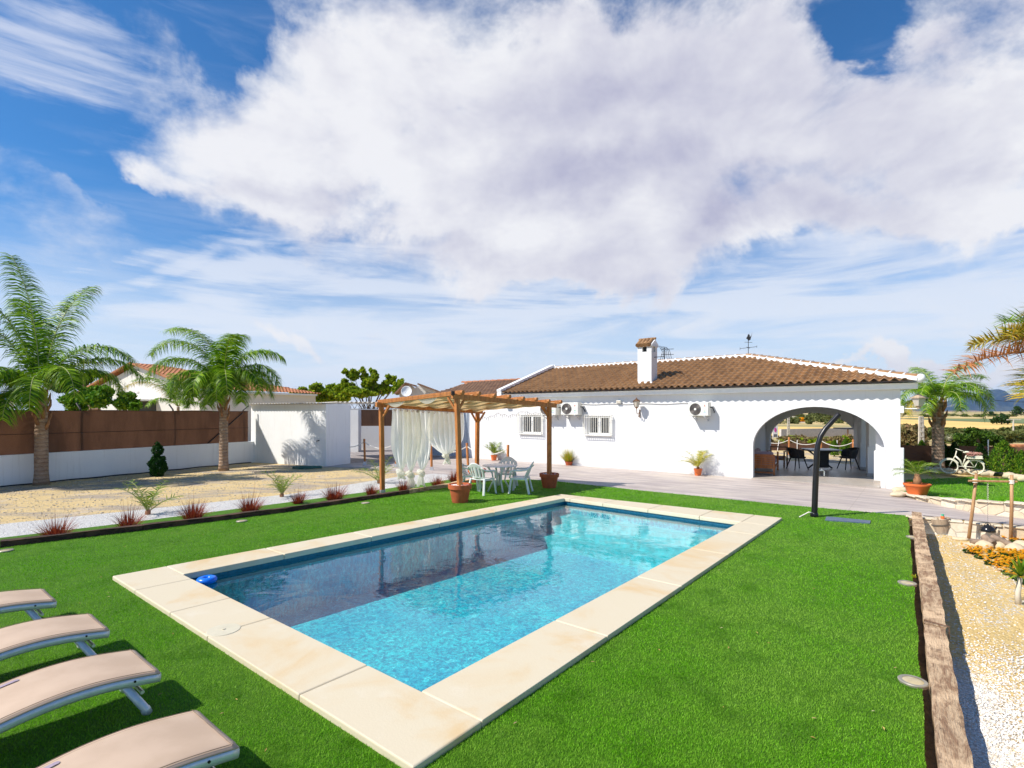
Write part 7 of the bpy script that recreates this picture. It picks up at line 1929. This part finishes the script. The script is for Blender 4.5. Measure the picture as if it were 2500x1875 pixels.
b0 = P(2445, 1040, 95); b0.z = lz(b0.x, 95); bigtree('bush', 'single dark round bush at the edge of the yellow field', b0, .5, [(0, 0, 1.0, 1.5, 1.3, 1.0), (1.2, .2, .7, 1.0, .8, .8), (-1, 0, .7, .9, .8, .7)], 1500, .3, 'leaf_dark', cat='bush')
for i, (sx, sy, s_, lb) in enumerate(((2418, 1016, 1.5, 'small dark tree far off under the mountain, left one'), (2479, 1008, 2.4, 'rounded far tree under the mountain near the right edge'), (2443, 1021, 1.6, 'low dark trees by the far green field'))):
    p = P(sx, sy, 260); bigtree('tree', lb, (p.x, 260, lz(p.x, 260)), 2, [(0, 0, p.z - lz(p.x, 260) + .5, s_ * 1.2, s_, s_), (s_, 0, p.z - lz(p.x, 260), s_, s_, s_ * .8)], 700, .7, 'leaf_dark', 'far trees under the mountain')
L_ = [(rr.uniform(2250, 2480), rr.uniform(1014, 1020), rr.uniform(5, 12), rr.uniform(1.5, 4), rr.uniform(200, 320)) for _ in range(60)]
scrub('far_scrub', 'distant hedges and bushes along the far fields', L_, 250, 9000, .9, 'leaf_olive')
L_ = [(rr.uniform(1870, 2110), rr.uniform(1016, 1040), rr.uniform(5, 14), rr.uniform(4, 9), rr.uniform(95, 150)) for _ in range(90)] + [(rr.uniform(1890, 2100), rr.uniform(1009, 1022), rr.uniform(4, 10), rr.uniform(2, 5), rr.uniform(150, 210)) for _ in range(70)]
scrub('hillside_scrub', 'green and olive bushes on the slope seen through the arch', L_, 120, 40000, .45, 'leaf_olive')
L_ = [(rr.uniform(1860, 2110), rr.uniform(1068, 1086), rr.uniform(8, 16), rr.uniform(5, 10), rr.uniform(33, 40)) for _ in range(50)]
scrub('scrub', 'brown and green weeds behind the net fence, seen through the arch', L_, 34, 14000, .16, 'leaf_dry')
L_ = [(rr.uniform(1900, 2100), rr.uniform(1070, 1084), rr.uniform(8, 14), rr.uniform(4, 8), rr.uniform(33, 39)) for _ in range(24)]
scrub('scrub', 'dark green low shrubs behind the net fence, seen through the arch', L_, 34, 9000, .16, 'leaf_mid')
# block walls and other far things seen through the arch
t = thing('block_wall', 'grey block wall of a far plot, seen through the arch', 'wall', P(1930, 1060, 48), world=True)
m = MB()
a, b = P(1905, 1064, 46), P(2110, 1062, 50); m.beam((a.x, a.y, .3), (b.x, b.y, .3), .2, .95); m.build('wall', M['block'], t)
for (x0, x1, y0, y1, Y, lb) in ((1902, 1980, 1036, 1043, 110, 'long low white block wall on the far slope'), (1944, 1972, 1030, 1036, 112, 'upper white block wall above the long one'), (1930, 1945, 1017, 1022, 150, 'tiny white building high on the slope through the arch')):
    a, b = P(x0, y1, Y), P(x1, y0, Y); o = MB().box(((a.x + b.x) / 2, Y, (a.z + b.z) / 2 - .3), (b.x - a.x, .4, b.z - a.z + .6)).build('block_wall', M['offwhite']); tag(o, lb, 'wall')
a = P(1952, 1020, 140); b = P(1975, 1025, 140)
M['yf'] = simple('yellow_flowering_patch', (.75, .48, .02), .9)
L_ = [(rr.uniform(1945, 1978), rr.uniform(1022, 1027), 4, 2, 118) for _ in range(14)]
o = scrub('yellow_shrubs', 'bright yellow flowering patch on the slope through the arch', L_, 118, 1500, .5, 'marigold')
# poster board
t = thing('sign_board', 'white sign board with a pink flower, seen through the arch', 'sign', P(1891, 1068, 42), world=True)
a, b = P(1886, 1068, 42), P(1899, 1040, 42); cx_, w_, h_ = (a.x + b.x) / 2, b.x - a.x, b.z - a.z; zc_ = (a.z + b.z) / 2
MB().box((cx_, 42, zc_), (w_, .05, h_)).build('board', M['poster'], t)
m = MB()
for k in range(7): a_ = k * .9; m.prism([[(cx_ + w_ * .10 * math.cos(a_) + w_ * .22 * math.cos(q) * .6, zc_ + h_ * .16 + h_ * .10 * math.sin(a_) + w_ * .22 * math.sin(q)) for q in [i * .785 for i in range(8)]]], 41.965 - .001 * k, 41.96 - .001 * k, axes=(0, 2, 1))
m.build('flower_print', M['pink'], t)
MB().box((cx_, 41.965, zc_ - h_ * .28), (w_ * .6, .01, h_ * .10)).box((cx_, 41.965, zc_ - h_ * .40), (w_ * .7, .01, h_ * .05)).build('printed_lines', M['ink'], t)
MB().tube([(cx_ - w_ * .4, 42.05, 0), (cx_ - w_ * .4, 42.05, a.z)], .04, 5).tube([(cx_ + w_ * .4, 42.05, 0), (cx_ + w_ * .4, 42.05, a.z)], .04, 5).build('posts', M['block'], t)
# lattice concrete poles
def lattice(sx, y0, y1, w_, Y, lb):
    a = P(sx, y1, Y); b = P(sx, y0, Y); ww = w_ * Y / FPX; t = thing('concrete_pole', lb, 'pole', (a.x, Y, 0), world=True); m = MB(); zb0 = min(a.z, 0)
    for s_ in (-1, 1): m.beam((a.x + s_ * ww / 2, Y, zb0), (a.x + s_ * ww * .32, Y, b.z), ww * .28, ww * .5)
    n = 9
    for i in range(n + 1): z = zb0 + (b.z - zb0) * i / n; m.box((a.x, Y, z), (ww * .9, ww * .4, (b.z - zb0) / n * .30))
    m.build('shaft', M['concrete'], t)
lattice(2249, 1018, 1098, 10, 24, 'ladder-like concrete pole between the house corner and the palm')
lattice(1925, 1019, 1078, 5, 40, 'ladder-like concrete pole seen through the arch')
t = thing('pavilion', 'dark flat-roofed shelter with blue base on the far plot', 'shelter', P(2080, 1060, 44), world=True)
a, b = P(2052, 1058, 44), P(2110, 1058, 44); z = P(0, 1056, 44).z
MB().box(((a.x + b.x) / 2, 44, z + .35), (b.x - a.x, 2, .10)).build('roof', M['black'], t)
m = MB()
for x in (a.x + .1, (a.x + b.x) / 2, b.x - .1): m.box((x, 43.2, z / 2 + .1), (.08, .08, z + .4))
m.build('posts', M['copper'], t); MB().box(((a.x + b.x) / 2 + .3, 43.5, P(0, 1068, 43.5).z - .1), (b.x - a.x - .4, 1.2, .3)).build('pool_cover', M['marble'], t)
# thin poles, wire, planks, boards on the right
for (sx, y0, y1, Y, lb) in ((2474, 1025, 1090, 40, 'thin pale wooden post standing in the scrub near the right edge'), (2434, 1024, 1040, 120, 'small far pale post at the edge of the green field')):
    a, b = P(sx, y1, Y), P(sx, y0, Y); m = MB().tube([a, b], .05 * Y / 40, 6)
    if Y < 50: m.tube([b + Vector((-.5, 0, 0)), b + Vector((.6, 0, 0))], .03, 5)
    tag(m.build('field_post', M['concrete']), lb, 'post')
a = P(2300, 945, 60); b = P(2620, 968, 60); q = [a.lerp(b, i / 20) - Vector((0, 0, 1.1 * 4 * (i / 20) * (1 - i / 20))) for i in range(21)]
ww = thing('overhead_wire', 'thin dark overhead wire crossing in front of the mountain', 'wire', a, world=True); MB().tube(q, .022, 4).build('wire', M['blacksat'], ww)
MB().tube([(a.x - 16, 60, 7.0), a], .022, 4).build('wire', M['blacksat'], ww)
m = MB(); p = P(2492, 1094, 25)
for i in range(9): m.box((p.x + .3 + R.uniform(-.15, .15), p.y + R.uniform(-.1, .1), p.z - .2 + .045 * i), (1.7, .5, .035), R.uniform(-.12, .12))
tag(m.build('plank_pile', M['plank']), 'pile of orange planks at the right edge behind the conifers', 'planks')
p = P(2412, 1104, 24); tag(MB().box((p.x, p.y, p.z), (1.15, .06, .13), -.05).build('board', M['yellowboard']), 'long yellow board behind the conifers and bicycle', 'board')
m = MB(); p = P(2345, 1094, 26)
for i in range(9): m.beam((p.x + R.uniform(-.5, .2), p.y + R.uniform(-.2, .2), p.z - .3 + .05 * i), (p.x + R.uniform(.3, .9), p.y + R.uniform(-.2, .2), p.z - .35 + .04 * i), .06, .03)
tag(m.build('timber_pile', M['block']), 'heap of grey weathered boards under the large bush', 'timber')

# ------------------------------------------------------------ the air
hz = MB().box((0, 0, 168), (15400, 15400, 340)); hm = bpy.data.materials.new('air'); hm.use_nodes = True; ht = hm.node_tree; ht.nodes.clear()
hv_ = ht.nodes.new('ShaderNodeVolumePrincipled'); hv_.inputs['Color'].default_value = (.42, .64, 1, 1); hv_.inputs['Density'].default_value = 4.8e-5; hv_.inputs['Anisotropy'].default_value = .2
ho = ht.nodes.new('ShaderNodeOutputMaterial'); ht.links.new(hv_.outputs[0], ho.inputs['Volume'])
o = hz.build('haze', hm); o['kind'] = 'stuff'; o['label'] = 'thin blue air over the valley'
